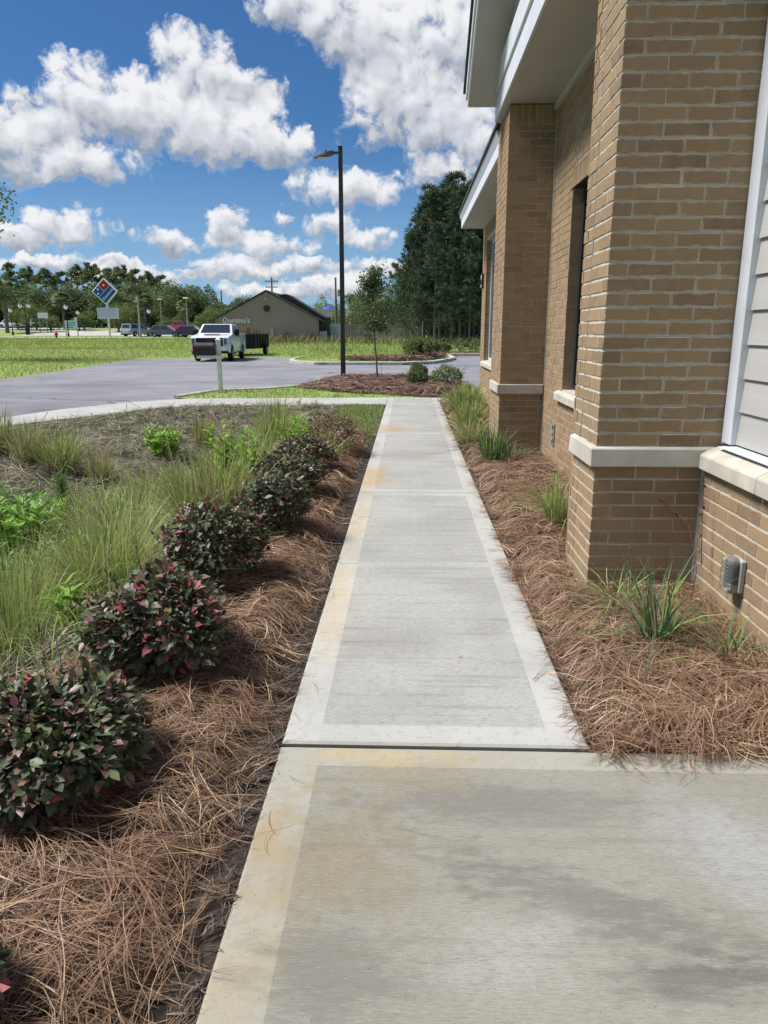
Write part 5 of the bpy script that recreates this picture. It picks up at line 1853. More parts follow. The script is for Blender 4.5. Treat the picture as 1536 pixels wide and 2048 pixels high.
V, F = needles(p, lambda a, b_: gz(a, b_) + 0.0, 0.2, 0.4, 0.016, 0.03, lift=0.10)
link('pine_straw', npmesh('pine_straw', V, F, M_STRAWF), kind='stuff')

# field grass
M_FIELDG = mat('field_blade', (0.215, 0.330, 0.070), 0.8, (0.290, 0.370, 0.100), 0.25, island=0.35, transl=0.3, hue=0.02, tint=(0.29, 0.28, 0.11), tscale=0.12)
notroad = lambda X, Y: ~in_poly(X, Y, ASPHALT)
fz = lambda X, Y: np.where(in_poly(X, Y, ISLAND + [(2.6, 56), (-6.2, 56)]), far_isl_z(X, Y), gz(X, Y) - 0.03)
p = scatter(52000, -34, 6, 24, 64, lambda X, Y: notroad(X, Y) & (~in_poly(X, Y, FI_STRAW)) & ((X < -13.8) | (Y > 37)) & (X / np.maximum(Y, 1) > -0.62) & (dist_poly(X, Y, ISLAND) > 0.25))
short_grass('field_grass', p, fz, 0.08, 0.22, 0.016, 0.035, M_FIELDG, 0.9)
p = scatter(42000, -62, 10, 60, 97, lambda X, Y: (X / Y > -0.62))
short_grass('field_grass', p, fz, 0.12, 0.32, 0.03, 0.07, M_FIELDG, 0.8)
M_TALLD = mat('tall_dry', (0.24, 0.20, 0.10), 0.8, (0.17, 0.18, 0.07), 0.3, island=0.35, transl=0.25, hue=0.02)
p = scatter(5200, -16, 14, 66, 79.4)
p = p[rng.random(len(p)) < sst(p[:, 1], 66, 77) * (0.55 + 0.45 * np.sin(p[:, 0] * 1.3) * np.sin(p[:, 1]))]
short_grass('tall_dry_grass', p, fz, 0.45, 1.15, 0.04, 0.09, M_TALLD, 0.4)
p = scatter(1600, -7.5, 3, 47, 60)
p = p[lump(p[:, 0], p[:, 1], 0.8, 4) > 0.12]
short_grass('weed_tufts', p, fz, 0.25, 0.6, 0.03, 0.06, M_FIELDG, 0.5)


# ---------------------------------------------------------------- trees
def broadleaf(seed, h, cr, nleaf, ls, mats, trunk_h=0.3, lobes=9, weights=None):
    """mesh pair (trunk, crown) of a broad tree of height h and crown radius cr, base at the origin"""
    g = np.random.default_rng(seed)
    b = MB()
    th_ = h * trunk_h
    tr = h * 0.028
    b.tube([(0, 0, -0.2), (g.normal(0, .05), 0, th_ * 0.5), (g.normal(0, .1), g.normal(0, .1), th_)], [tr * 1.25, tr, tr * 0.85], 8)
    P, N_, K = [], [], []
    for k in range(lobes):
        a = k * 2.4 + g.normal(0, 0.3)
        rr = cr * math.sqrt((k + 0.5) / lobes) * g.uniform(0.5, 0.85)
        zc = th_ + (h - th_) * g.uniform(0.22, 0.82) * (1.05 - 0.35 * rr / cr)
        c = np.array([math.cos(a) * rr, math.sin(a) * rr, zc])
        R_ = cr * g.uniform(0.30, 0.52)
        b.tube([(0, 0, th_ * 0.8), tuple(c * np.array([.5, .5, .6]) + np.array([0, 0, th_ * 0.35])), tuple(c)], [tr * 0.6, tr * 0.35, tr * 0.1], 5)
        m_ = int(nleaf / lobes)
        d_ = rand_dirs(m_, g)
        # clumps on the lobe
        sub = rand_dirs(16, g)
        pick = g.integers(16, size=m_)
        dd_ = unit(sub[pick] * 1.2 + d_ * g.uniform(0.25, 0.9, m_)[:, None])
        r_ = R_ * np.where(g.random(m_) < 0.75, g.uniform(0.75, 1.1, m_), g.uniform(0.3, 0.8, m_))
        P.append(c + dd_ * r_[:, None] * np.array([1.05, 1.05, 0.85]))
        N_.append(dd_)
        K.append(pick + 16 * k)
    P, N_, K = np.concatenate(P), np.concatenate(N_), np.concatenate(K)
    P[:, 2] = np.clip(P[:, 2], th_ * 0.55, h)
    V_, F_ = place(KV, KF, P, rand_dirs(len(P), g), N_ + rand_dirs(len(P), g) * 0.7 + np.array([0, 0, 0.5]), g.uniform(ls * 0.7, ls * 1.4, len(P)), g.uniform(ls, ls * 1.7, len(P)))
    w_ = weights or [1.0 / len(mats)] * len(mats)
    km = g.choice(len(mats), size=16 * lobes, p=w_)
    mi = km[K]
    flip = g.random(len(P)) < 0.25
    mi[flip] = g.choice(len(mats), size=flip.sum(), p=w_)
    return b.mesh('trunk', M_BARK), npmesh('crown', V_, F_, mats, False, np.repeat(mi, len(KF)))


def pine(seed, h, cr, crown_lo, ntuft, nb, mats, weights=None, trunk_r=0.16, blen=0.55, bw=0.10, shape=1.0):
    g = np.random.default_rng(seed)
    b = MB()
    lean = g.normal(0, 0.15, 2)
    b.tube([(0, 0, -0.2), (lean[0] * .3, lean[1] * .3, h * .35), (lean[0] * .7, lean[1] * .7, h * .7), (lean[0], lean[1], h * 0.98)], [trunk_r, trunk_r * .85, trunk_r * .5, 0.03], 7)
    P, D_ = [], []
    nbr = ntuft // 7
    for k in range(nbr):
        u = g.random() ** 0.85
        zz = crown_lo * h + u * (1 - crown_lo) * h
        rad_ = cr * ((1 - u) ** 0.65 * shape + (1 - shape) * math.sin(math.pi * min(1, u * 0.8 + .2))) * g.uniform(0.55, 1.1) + 0.3
        a = g.uniform(0, 6.283)
        d_ = np.array([math.cos(a), math.sin(a), g.uniform(0.0, 0.45)])
        p0 = np.array([lean[0] * zz / h, lean[1] * zz / h, zz - 0.12 * rad_])
        p2 = p0 + d_ * rad_
        b.tube([tuple(p0), tuple((p0 + p2) / 2 + np.array([0, 0, -0.06 * rad_])), tuple(p2)], [0.045, 0.03, 0.012], 4)
        uu = g.uniform(0.35, 1.05, 7)[:, None]
        P.append(p0 + (p2 - p0) * uu + g.normal(0, 0.16 + 0.08 * rad_, (7, 3)) * np.array([1, 1, .7]))
        D_.append(np.repeat((d_ + np.array([0, 0, 0.5]))[None], 7, 0))
    P, D_ = np.concatenate(P), np.concatenate(D_)
    Q = np.repeat(P, nb, 0)
    dd_ = unit(np.repeat(unit(D_), nb, 0) * 0.9 + rand_dirs(len(Q), g))
    L = g.uniform(blen * 0.6, blen * 1.15, len(Q))
    V_, F_ = place(KV, KF, Q, dd_, rand_dirs(len(Q), g), L, np.full(len(Q), bw / 0.6))
    w_ = weights or [1.0 / len(mats)] * len(mats)
    mi = np.repeat(g.choice(len(mats), size=len(P), p=w_), nb)
    return b.mesh('trunk', M_BARK), npmesh('crown', V_, F_, mats, False, np.repeat(mi, len(KF)))


def palm_mesh(seed, h, nf=30, fl=1.7):
    g = np.random.default_rng(seed)
    b = MB()
    b.tube([(0, 0, -0.2), (0.03, 0, h * 0.5), (0, 0.03, h)], [0.24, 0.20, 0.22], 9)
    Vs = []
    for k in range(nf):
        a = g.uniform(0, 6.283)
        e = g.uniform(-0.9, 1.2)
        d_ = np.array([math.cos(a) * math.cos(e), math.sin(a) * math.cos(e), math.sin(e)])
        hub = np.array([0, 0, h + 0.1]) + d_ * fl * 0.45
        n = 14
        s_ = unit(np.cross(d_, [0, 0, 1.0]) + 1e-6)
        upv = np.cross(s_, d_)
        fan = np.linspace(-1.25, 1.25, n)
        dirs = d_[None] * np.cos(fan)[:, None] + s_[None] * np.sin(fan)[:, None] + upv[None] * 0.05
        tt = np.linspace(0, 1, 3)[None, :, None]
        C = hub[None, None] + unit(dirs)[:, None] * fl * 0.6 * tt + np.array([0, 0, -0.35]) * tt ** 2
        Vs.append(ribbons(C, np.full(n, 0.24), np.repeat(unit(upv * 0.4 + s_)[None], n, 0), np.array([0.7, 1, 0.15])))
        st = np.stack([np.array([0, 0, h]), (np.array([0, 0, h]) + hub) / 2, hub])[None]
        Vs.append(ribbons(st, np.array([0.05]), s_[None]))
    V_, F_ = join(Vs)
    return b.mesh('trunk', M_BARK), npmesh('fronds', V_, F_, mat('palm_frond', (0.13, 0.175, 0.07), 0.55, (0.18, 0.21, 0.09), 1.0, island=0.35, transl=0.2))


def plant(name, label, cat, meshes, x, y, rot=0.0, sc=1.0, group=None, z=None, names=('trunk', 'crown')):
    t_ = thing(name, label, cat, (x, y, float(gz(x, y)) if z is None else z), rot, group)
    t_.scale = sc if hasattr(sc, '__len__') else (sc, sc, sc)
    for nm, me in zip(names, meshes):
        link(nm, me, t_)
    return t_


def by_px(px, ytop, y):
    """ground position of a tree at distance y seen at column px, and the height that reaches row ytop"""
    p_ = at_y(px, ytop, y)
    return p_[0], p_[2] - float(gz(p_[0], y))


# tall pine stand on the right
PV = [pine(900 + i, 15.0, 2.9, 0.16, 700, 12, [M_PINEN, M_LOAKD], [0.75, 0.25], 0.15, 0.55, 0.075, 0.75) for i in range(4)]
ORD = ['first', 'second', 'third', 'fourth', 'fifth', 'sixth', 'seventh', 'eighth', 'ninth', 'tenth', 'eleventh', 'twelfth', 'thirteenth', 'fourteenth', 'fifteenth', 'sixteenth', 'seventeenth', 'eighteenth']
stand = [(812, 545, 80), (825, 470, 78), (838, 505, 74), (850, 400, 82), (862, 375, 79), (872, 450, 73), (884, 395, 84), (897, 368, 80), (906, 500, 72), (914, 352, 82), (926, 380, 77), (938, 365, 83), (944, 470, 72), (955, 385, 79), (968, 372, 81), (985, 380, 78)]
for i, (px, yt, yy) in enumerate(stand):
    x, hh = by_px(px, yt, yy)
    plant('pine_tree', 'dark pine in the tall stand on the right, %s from its left end' % ORD[i], 'tree', PV[i % 4], x, yy, rnd.uniform(0, 6.28), (hh / 15.0 * rnd.uniform(0.9, 1.1), hh / 15.0 * rnd.uniform(0.9, 1.1), hh / 15.0), 'pines of the tall stand')
# undergrowth closes the stand behind
OV = [broadleaf(920 + i, 10.0, 4.6, 5200, 0.30, [M_LOAKD, M_LOAK, M_LOAKL], 0.10, 12, [0.35, 0.40, 0.25]) for i in range(3)]
LV = [broadleaf(930 + i, 10.0, 4.4, 5200, 0.28, [M_LOAKL, M_LYEL, M_LOAK], 0.10, 11, [0.42, 0.30, 0.28]) for i in range(2)]
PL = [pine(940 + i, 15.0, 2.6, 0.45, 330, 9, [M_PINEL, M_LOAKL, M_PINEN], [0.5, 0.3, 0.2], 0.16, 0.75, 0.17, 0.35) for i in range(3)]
PALM = [palm_mesh(950 + i, 4.5) for i in range(2)]


def tree_at(kind, px, yt, yy, name, lab, wide=1.0, group=None):
    x, hh = by_px(px, yt, yy)
    base = {'o': OV, 'l': LV, 'p': PL, 'd': PV}[kind]
    h0 = 10.0 if kind in 'ol' else 15.0
    s_ = hh / h0
    return plant(name, lab, 'tree', base[rnd.randrange(len(base))], x, yy, rnd.uniform(0, 6.28), (s_ * wide, s_ * wide, s_), group)


TR = 'trees of the far tree line'
# behind and beside the low building
for k, (kd, px, yt, yy, wd, lab) in enumerate([
    ('o', 485, 582, 118, 1.0, 'rounded oak rising behind the left roof slope of the low gabled building'),
    ('l', 612, 602, 150, 1.6, 'light green tree seen just right of the gabled roof'),
    ('l', 650, 600, 155, 1.6, 'light green tree behind the utility pole with the lamp arm'),
    ('o', 705, 572, 112, 1.2, 'dark oak right behind the tall lamp post'),
    ('o', 745, 568, 100, 1.0, 'dark oak behind the young tree'),
    ('o', 778, 585, 92, 0.9, 'dark oak between the young tree and the pine stand'),
    ('p', 790, 528, 120, 0.8, 'thin pale pine poking up left of the pine stand'),
]):
    tree_at(kd, px, yt, yy, 'oak_tree' if kd in 'ol' else 'pine_tree', lab, wd, TR)
# far tree line on the left
back = [(-30, 520), (15, 528), (52, 536), (88, 538), (120, 545), (152, 532), (182, 528), (214, 538), (240, 533), (268, 540), (296, 545), (322, 552)]
for k, (px, yt) in enumerate(back):
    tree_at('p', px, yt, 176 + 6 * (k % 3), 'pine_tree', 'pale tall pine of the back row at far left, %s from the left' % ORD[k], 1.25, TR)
front = [(-45, 560, 'o'), (8, 565, 'o'), (48, 570, 'o'), (92, 562, 'o'), (135, 558, 'o'), (178, 566, 'o'), (222, 562, 'o'), (268, 558, 'o'), (312, 556, 'o'), (345, 552, 'o'), (380, 566, 'o'), (412, 585, 'o'), (436, 605, 'l'), (395, 608, 'l')]
for k, (px, yt, kd) in enumerate(front):
    tree_at(kd, px, yt, 146 + 5 * (k % 3), 'oak_tree', 'broad oak of the far left tree line, %s from the left' % ORD[k], 1.15, TR)
low = [(30, 605, 'l', 128, 'bushy light tree behind the leftmost street lamps'), (68, 602, 'l', 126, 'pale green tree between the twin lamp and the small roadside board'), (98, 620, 'l', 120, 'small green tree right of the small roadside board'), (165, 615, 'l', 124, 'green tree behind the banner board'),
       (232, 598, 'l', 120, 'yellow-green round tree directly behind the diamond sign'), (262, 600, 'l', 124, 'yellow-green round tree right of the diamond sign'), (330, 628, 'l', 122, 'low light tree above the parked hatchback'), (360, 622, 'o', 126, 'low dark tree above the red pickup'), (408, 612, 'l', 112, 'light green tree left of the gabled building')]
for k, (px, yt, kd, yy, lab) in enumerate(low):
    tree_at(kd, px, yt, yy, 'oak_tree', lab, 1.25, TR)
for k, (px, yt, yy, lab) in enumerate([(3, 562, 118, 'palm cut off by the left edge of the picture'), (122, 585, 128, 'palm between the roadside board and the diamond sign'), (287, 590, 124, 'palm right of the gray utility pole'), (368, 600, 128, 'palm behind the tall street light above the red pickup')]):
    x, hh = by_px(px, yt, yy)
    s_ = hh / 5.6
    plant('palm_tree', lab, 'palm', PALM[k % 2], x, yy, k * 1.7, s_, 'palms by the far road', names=('trunk', 'fronds'))
# undergrowth hedge below the tree line
def hedge(px0, px1, yy, hh, n, ms, name, lab):
    g_ = np.random.default_rng(int(px0 + 999))
    xa, xb = at_y(px0, 660, yy)[0], at_y(px1, 660, yy)[0]
    x = g_.uniform(xa, xb, n)
    hz = hh * (0.72 + 0.28 * np.sin(x * 0.9) * np.sin(x * 0.37 + 1)) * g_.random(n) ** 0.7
    yv = yy + g_.normal(0, 1.2, n)
    P_ = np.stack([x, yv, gz(x, yv) + hz], -1)
    V_, F_ = place(KV, KF, P_, rand_dirs(n, g_), rand_dirs(n, g_) + np.array([0, -0.5, 0.6]), g_.uniform(0.25, 0.6, n), g_.uniform(0.3, 0.7, n))
    o = link(name, npmesh(name, V_, F_, ms, False, np.repeat(g_.integers(len(ms), size=n), 2)), kind='stuff')
    o['label'] = lab
    return o


hedge(-60, 440, 165, 10.0, 20000, [M_LOAK, M_LOAKL, M_LOAKD], 'undergrowth', 'dense mixed woodland filling the far left tree line')
hedge(-60, 470, 150, 6.5, 24000, [M_LOAKD, M_LOAK, M_LOAKD], 'undergrowth', 'dense dark undergrowth below the far left tree line')
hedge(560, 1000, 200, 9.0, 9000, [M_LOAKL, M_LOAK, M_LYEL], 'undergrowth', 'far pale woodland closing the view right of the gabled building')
hedge(740, 990, 96, 4.5, 9000, [M_LOAKD, M_LOAK, M_LOAKD], 'undergrowth', 'dense dark undergrowth behind the pine stand')
hedge(800, 1000, 88, 11, 7000, [M_LOAKD, M_PINEN], 'undergrowth', 'dark foliage filling the back of the pine stand')
# oak whose twigs reach in at the left edge
x, _ = by_px(-125, 300, 42)
big = broadleaf(970, 11.0, 4.4, 3800, 0.20, [M_LOAK, M_LOAKD, M_LOAKL], 0.55, 12, [0.5, 0.3, 0.2])
plant('oak_tree', 'near oak whose leafy twigs poke in at the left edge of the sky', 'tree', big, x - 0.95, 42, 0.5, 1.0)

# ---------------------------------------------------------------- low gabled building across the field
BY = 80.0
M_BRK2 = mat('far_brick', (0.335, 0.255, 0.232), 0.92, (0.37, 0.285, 0.26), 1.2, island=0.0, bump=0.0, stretch=(1, 1, 5))
M_ROOFD = mat('dark_roof', (0.040, 0.038, 0.040), 0.8, (0.06, 0.058, 0.06), 1.5)
M_SIGNW = mat('sign_white', (0.78, 0.80, 0.82), 0.4)
M_RED = mat('sign_red', (0.45, 0.012, 0.025), 0.45)
M_BLUE = mat('sign_blue', (0.010, 0.085, 0.36), 0.45)
xl, xr = at_y(430, 640, BY)[0], at_y(637, 640, BY)[0]
pk = at_y(532, 581, BY)
ezl = at_y(430, 638, BY)[2]
gz0 = float(gz(-8, BY)) - 0.1
FORG = ((xl + xr) / 2, BY, gz0)
fb = thing('gabled_building', 'low brown brick building with a dark roof, its gable wall facing the field', 'building', FORG)
X0, X1, XP = xl - FORG[0], xr - FORG[0], pk[0] - FORG[0]
ZE, ZP = ezl - gz0, pk[2] - gz0
wl = MB().prism([(X0, 0), (X1, 0), (X1, ZE - 0.05), (XP, ZP - 0.12), (X0, ZE - 0.05)], 0.0, 8.0, 'y').build('wall', M_BRK2, fb)
# courses: raised bands of brickwork
zc = 0.35
while zc < ZP - 0.4:
    hw = 1.0 if zc < ZE else max(0.0, (ZP - 0.2 - zc) / (ZP - ZE))
    a, c = XP + (X0 - XP) * hw + 0.02, XP + (X1 - XP) * hw - 0.02
    MB().box(a, c, -0.012, 0.0, zc, zc + 0.16).build('brick_course', M_BRK2, wl)
    zc += 0.23
for s_, xe in ((-1, X0 - 0.25), (1, X1 + 0.65)):
    ze = ZE - 0.05 - (ZP - ZE) / abs((X0 if s_ < 0 else X1) - XP) * abs(xe - (X0 if s_ < 0 else X1))
    MB().prism([(XP, ZP - 0.06), (XP, ZP + 0.06), (xe, ze + 0.12), (xe, ze)], -0.22, 8.2, 'y').build('roof', M_ROOFD, fb)
# rear roof block showing above the right slope
MB().prism([(XP + 0.9, ZP - 0.35), (XP + 1.9, ZP - 0.28), (X1 + 0.45, ZE + 0.22), (X1 + 0.45, ZE - 0.05)], 1.5, 6.0, 'y').build('rear_roof', M_ROOFD, fb)
for dx in (2.6, 3.9):
    MB().box(XP + dx, XP + dx + 0.35, 1.6, 2.0, ZP - 0.62 - 0.5 * (dx - 1), ZP - 0.25 - 0.5 * (dx - 1)).build('roof_vent', mat('vent', (0.28, 0.28, 0.27), 0.6), fb)
v_ = at_y(533.5, 617, BY)
MB().disc((v_[0] - FORG[0], -0.05, v_[2] - gz0), 0.34, 0.07, 'y', 20).build('round_vent', M_ROOFD, fb)
v_ = at_y(532, 598, BY)
MB().box(v_[0] - FORG[0] - 0.16, v_[0] - FORG[0] + 0.16, -0.2, -0.014, v_[2] - gz0 - 0.13, v_[2] - gz0 + 0.13).build('wall_lamp', M_PLASTIC, fb)
v_ = at_y(545, 666, BY)
MB().box(v_[0] - FORG[0] - 0.14, v_[0] - FORG[0] + 0.14, -0.16, -0.014, v_[2] - gz0 - 0.45, v_[2] - gz0 + 0.45).box(v_[0] - FORG[0] - 0.09, v_[0] - FORG[0] + 0.09, -0.2, -0.17, v_[2] - gz0 - 0.4, v_[2] - gz0 - 0.15).build('meter_box', M_PLASTIC, fb)
# covered porch at the right
xa = X1 + 0.03
MB().box(xa, xa + 0.75, 0.5, 6.0, 0, 2.4).build('porch_shade', M_ROOFD, fb)  # solid dark box stands in for shade in the covered opening
MB().box(xa, xa + 0.8, 0.3, 0.48, 0, 1.2).build('porch_wall', mat('pale_wall', (0.45, 0.43, 0.40), 0.8), fb)
# wall lettering: red and blue domino, then the name
v_ = at_y(473, 641, BY)
tm = text_mesh("Domino's", 0.74, 0.04, M_SIGNW, 0.012)
tx = link('lettering', tm, fb)
tx.location = (v_[0] - FORG[0], -0.10, v_[2] - gz0)
tx.rotation_euler = (rad(90), 0, 0)
v_ = at_y(447, 637, BY)
em = MB()
em.prism([(0, -.36), (.36, 0), (0, .36), (-.36, 0)], -0.06, 0.0, 'y')
eo = em.build('emblem', M_SIGNW, fb)
eo.location = (v_[0] - FORG[0], -0.02, v_[2] - gz0)
MB().prism([(-.145, .145 + .02), (0, .02), (.145, .165), (0, .31)], -0.08, -0.062, 'y').build('red_square', M_RED, eo)
MB().prism([(-.31, 0), (-.165, -.145), (-.02, 0), (-.165, .145)], -0.08, -0.062, 'y').build('blue_square', M_BLUE, eo)
MB().prism([(-.145, -.165), (0, -.31), (.31, 0), (.165, .145)], -0.08, -0.062, 'y').build('blue_panel', M_BLUE, eo)

# bushes at the foot of the gable wall
for i, (px, lab) in enumerate([(574, 'dark bush against the gable wall, left one'), (621, 'dark bush against the gable wall, near its right corner')]):
    q = at_y(px, 680, BY - 0.8)
    shrub('dark_bush', lab, q[0], BY - 0.8, float(gz(q[0], BY - 0.8)), 0.55, 0.45, 0.85, 500, 0.14, (0.5, 0.2, 0.1, 0.2), [M_LOAKD, M_LBRON, M_LOAK, M_LOAKD], 760 + i)

# shed, fence and buildings to the right of it
q0, q1 = at_y(652, 682, 84)[0], at_y(688, 682, 84)[0]
zt = at_y(670, 648, 84)[2]
zg = float(gz(q0, 84)) - 0.05
t = thing('white_shed', 'plain pale white shed box right of the gabled building', 'shed', ((q0 + q1) / 2, 84, zg))
hw = (q1 - q0) / 2
MB().box(-hw, hw, 0, 2.4, 0, zt - zg).build('wall', mat('shed_white', (0.82, 0.85, 0.90), 0.5, (0.76, 0.79, 0.84), 0.8), t, bevel=0.02)
MB().box(-hw - 0.06, hw + 0.06, -0.08, 2.5, zt - zg + 0.003, zt - zg + 0.09).build('roof', mat('shed_roof', (0.5, 0.52, 0.55), 0.5), t)
MB().box(-0.5, 0.4, -0.03, -0.004, 0.05, 1.6).build('door', mat('shed_door', (0.56, 0.60, 0.68), 0.5), t)
M_FENCE = mat('grey_fence', (0.33, 0.31, 0.28), 0.9, (0.26, 0.245, 0.22), 1.5, objrnd=0.15)
f0, f1 = at_y(690, 680, 87)[0], at_y(850, 680, 87)[0]
t = thing('board_fence', 'weathered grey board fence in front of the oaks and pines', 'fence', (f0, 87, float(gz(f0, 87)) - 0.05))
bm_ = MB().box(0, 0.145, 0, 0.02, 0, 1.8).mesh('board', M_FENCE)
for k in range(int((f1 - f0) / 0.15)):
    o = link('board', bm_, t)
    o.location = (k * 0.15, 0, jit(0.02))
MB().box(0, f1 - f0, 0.022, 0.07, 0.35, 0.45).box(0, f1 - f0, 0.022, 0.07, 1.35, 1.45).build('rail', M_FENCE, t)
bx0, bx1 = at_y(636, 650, 120)[0], at_y(694, 650, 120)[0]
zt = at_y(660, 623, 120)[2]
zg = float(gz(bx0, 120))
t = thing('beige_building', 'beige flat-roofed building partly hidden behind the gabled one', 'building', ((bx0 + bx1) / 2, 120, zg))
hw = (bx1 - bx0) / 2
MB().box(-hw, hw, 0, 8, 0, zt - zg).build('wall', mat('beige_wall', (0.50, 0.47, 0.42), 0.8, (0.44, 0.41, 0.37), 0.6), t)
MB().box(-hw - 0.2, hw + 0.2, -0.3, 8.2, zt - zg + 0.004, zt - zg + 0.35).build('parapet', mat('parapet', (0.36, 0.34, 0.32), 0.8), t)
MB().box(-0.6, 0.6, -0.05, -0.004, 1.3, 2.3).build('window', M_GLASSD, t)
tp = thing('blue_covering', 'bright blue covering on the beige flat roof', 'covering', (at_y(656, 625, 120)[0], 120.5, zt + 0.36))
g = np.random.default_rng(5)
nn = 14
U, Vv = np.meshgrid(np.linspace(-1, 1, nn), np.linspace(-1, 1, nn))
Z = np.clip(1 - U ** 2 - Vv ** 2, 0, 1) ** 0.6 * 0.9 + g.normal(0, 0.09, U.shape) * (1 - np.maximum(abs(U), abs(Vv)))
VV = np.stack([U * 1.1, Vv * 1.0 + 0.6, np.maximum(Z, 0) * 0.5], -1).reshape(-1, 3)
I = np.arange(nn * nn).reshape(nn, nn)
link('cloth', npmesh('cloth', VV, np.stack([I[:-1, :-1], I[:-1, 1:], I[1:, 1:], I[1:, :-1]], -1).reshape(-1, 4), mat('tarp_blue', (0.02, 0.10, 0.45), 0.5), True), tp)
bx0, bx1 = at_y(696, 650, 112)[0], at_y(740, 650, 112)[0]
zt = at_y(700, 632, 112)[2]
zg = float(gz(bx0, 112))
t = thing('tan_house', 'tan house with an eave behind the young tree', 'building', ((bx0 + bx1) / 2, 112, zg))
hw = (bx1 - bx0) / 2
MB().box(-hw, hw, 0, 6, 0, zt - zg).build('wall', mat('tan_wall', (0.42, 0.37, 0.31), 0.8), t)
MB().prism([(-0.6, zt - zg), (6.6, zt - zg), (3, zt - zg + 0.9)], -hw - 0.3, hw + 0.3, 'x').build('roof', mat('grey_roof', (0.30, 0.29, 0.28), 0.8), t)
MB().box(-1.1, 0.3, -0.05, -0.004, 0.7, 1.6).build('window', M_GLASSD, t)


# ---------------------------------------------------------------- diamond sign
SY = 92.0
sb = at_y(220, 675, SY)
SX, SZ = sb[0], float(gz(sb[0], SY))
dc = at_y(210.5, 583, SY)
bc = at_y(215.5, 626.5, SY)
ds = thing('diamond_sign', 'diamond-shaped red and blue sign with white dots on a white pole, blank board below', 'sign', (SX, SY, SZ))
cz, cbz = dc[2] - SZ, bc[2] - SZ
MB().tube([(0, 0, -0.1), (0, 0, cz - 1.2)], 0.13, 10).build('pole', M_SIGNW, ds)
MB().box(-0.3, 0.3, -0.3, 0.3, -0.05, 0.12).build('footing', M_KERB, ds)
MB().box(-1.2, 1.2, -0.14, 0.14, cbz - 0.58, cbz + 0.58).build('blank_board', mat('board_lilac', (0.52, 0.54, 0.76), 0.5), ds)
MB().box(-1.26, 1.26, -0.16, 0.16, cbz + 0.581, cbz + 0.64).box(-1.26, 1.26, -0.16, 0.16, cbz - 0.64, cbz - 0.581).box(-1.26, -1.201, -0.16, 0.16, cbz - 0.58, cbz + 0.58).box(1.201, 1.26, -0.16, 0.16, cbz - 0.58, cbz + 0.58).build('board_frame', M_SIGNW, ds)
hd = 1.10   # half side
dia = MB().box(-hd, hd, -0.2, 0.2, -hd, hd).build('sign_box', M_SIGNW, ds, bevel=0.03)
dia.location = (-0.12, 0, cz)
dia.rotation_euler = (0, rad(-46), 0)
gp = 0.06
MB().box(gp - hd + 0.06, hd - 0.12, -0.215, -0.203, -hd + 0.12, -gp / 2 + 0.02).build('blue_panel', M_BLUE, dia)
MB().box(-hd + 0.12, -gp / 2, -0.215, -0.203, gp / 2 + 0.02, hd - 0.12).build('blue_panel', M_BLUE, dia)
MB().box(gp / 2, hd - 0.12, -0.215, -0.203, gp / 2 + 0.02, hd - 0.12).build('red_panel', M_RED, dia)
for cx_, cz_ in ((0.50, 0.53), (-0.38, 0.72), (-0.72, 0.36)):
    MB().disc((cx_, -0.225, cz_), 0.125, 0.015, 'y', 18).build('dot', M_SIGNW, dia)
tm = text_mesh("Domino's", 0.46, 0.008, M_SIGNW, 0.006)
tx = link('lettering', tm, dia)
tx.location = (0.02, -0.225, -0.52)
tx.rotation_euler = (rad(90), 0, 0)


# ---------------------------------------------------------------- vehicles
M_TYRE = mat('tyre', (0.018, 0.018, 0.019), 0.85)
M_RIM = mat('rim', (0.30, 0.31, 0.32), 0.35, metal=0.7)
M_CGLASS = mat('car_glass', (0.025, 0.035, 0.045), 0.06, spec=0.8)
M_BLACKP = mat('black_trim', (0.012, 0.012, 0.013), 0.45)
M_LIGHTW = mat('headlight', (0.75, 0.78, 0.80), 0.12, spec=0.7)
M_LIGHTR = mat('tail_light', (0.25, 0.008, 0.01), 0.2, spec=0.6)
M_CHROME = mat('chrome', (0.6, 0.6, 0.6), 0.15, metal=1.0)


def paint(name, c):
    return mat('paint_' + name, c, 0.32, coat=0.7, spec=0.5)


def wheel(parent, x, y, r, w_):
    tz = MB()
    n = 20
    prof_ = [(r * 0.62, -w_ / 2), (r * 0.93, -w_ / 2), (r, -w_ * 0.32), (r, w_ * 0.32), (r * 0.93, w_ / 2), (r * 0.62, w_ / 2)]
    tz.loft([[(x + o_, y + rr_ * math.cos(2 * math.pi * k / n), r + rr_ * math.sin(2 * math.pi * k / n)) for k in range(n)] for rr_, o_ in prof_])
    wo = tz.build('wheel', M_TYRE, parent, smooth=True)
    s_ = 1 if x > 0 else -1
    rm = MB().disc((x + s_ * (w_ / 2 + 0.004), y, r), r * 0.6, 0.02, 'x', 18)
    for k in range(6):
        a = k * math.pi / 3
        rm.disc((x + s_ * (w_ / 2 + 0.02), y + math.cos(a) * r * 0.36, r + math.sin(a) * r * 0.36), r * 0.10, 0.016, 'x', 8)
    rm.build('rim', M_RIM, wo)
    return wo


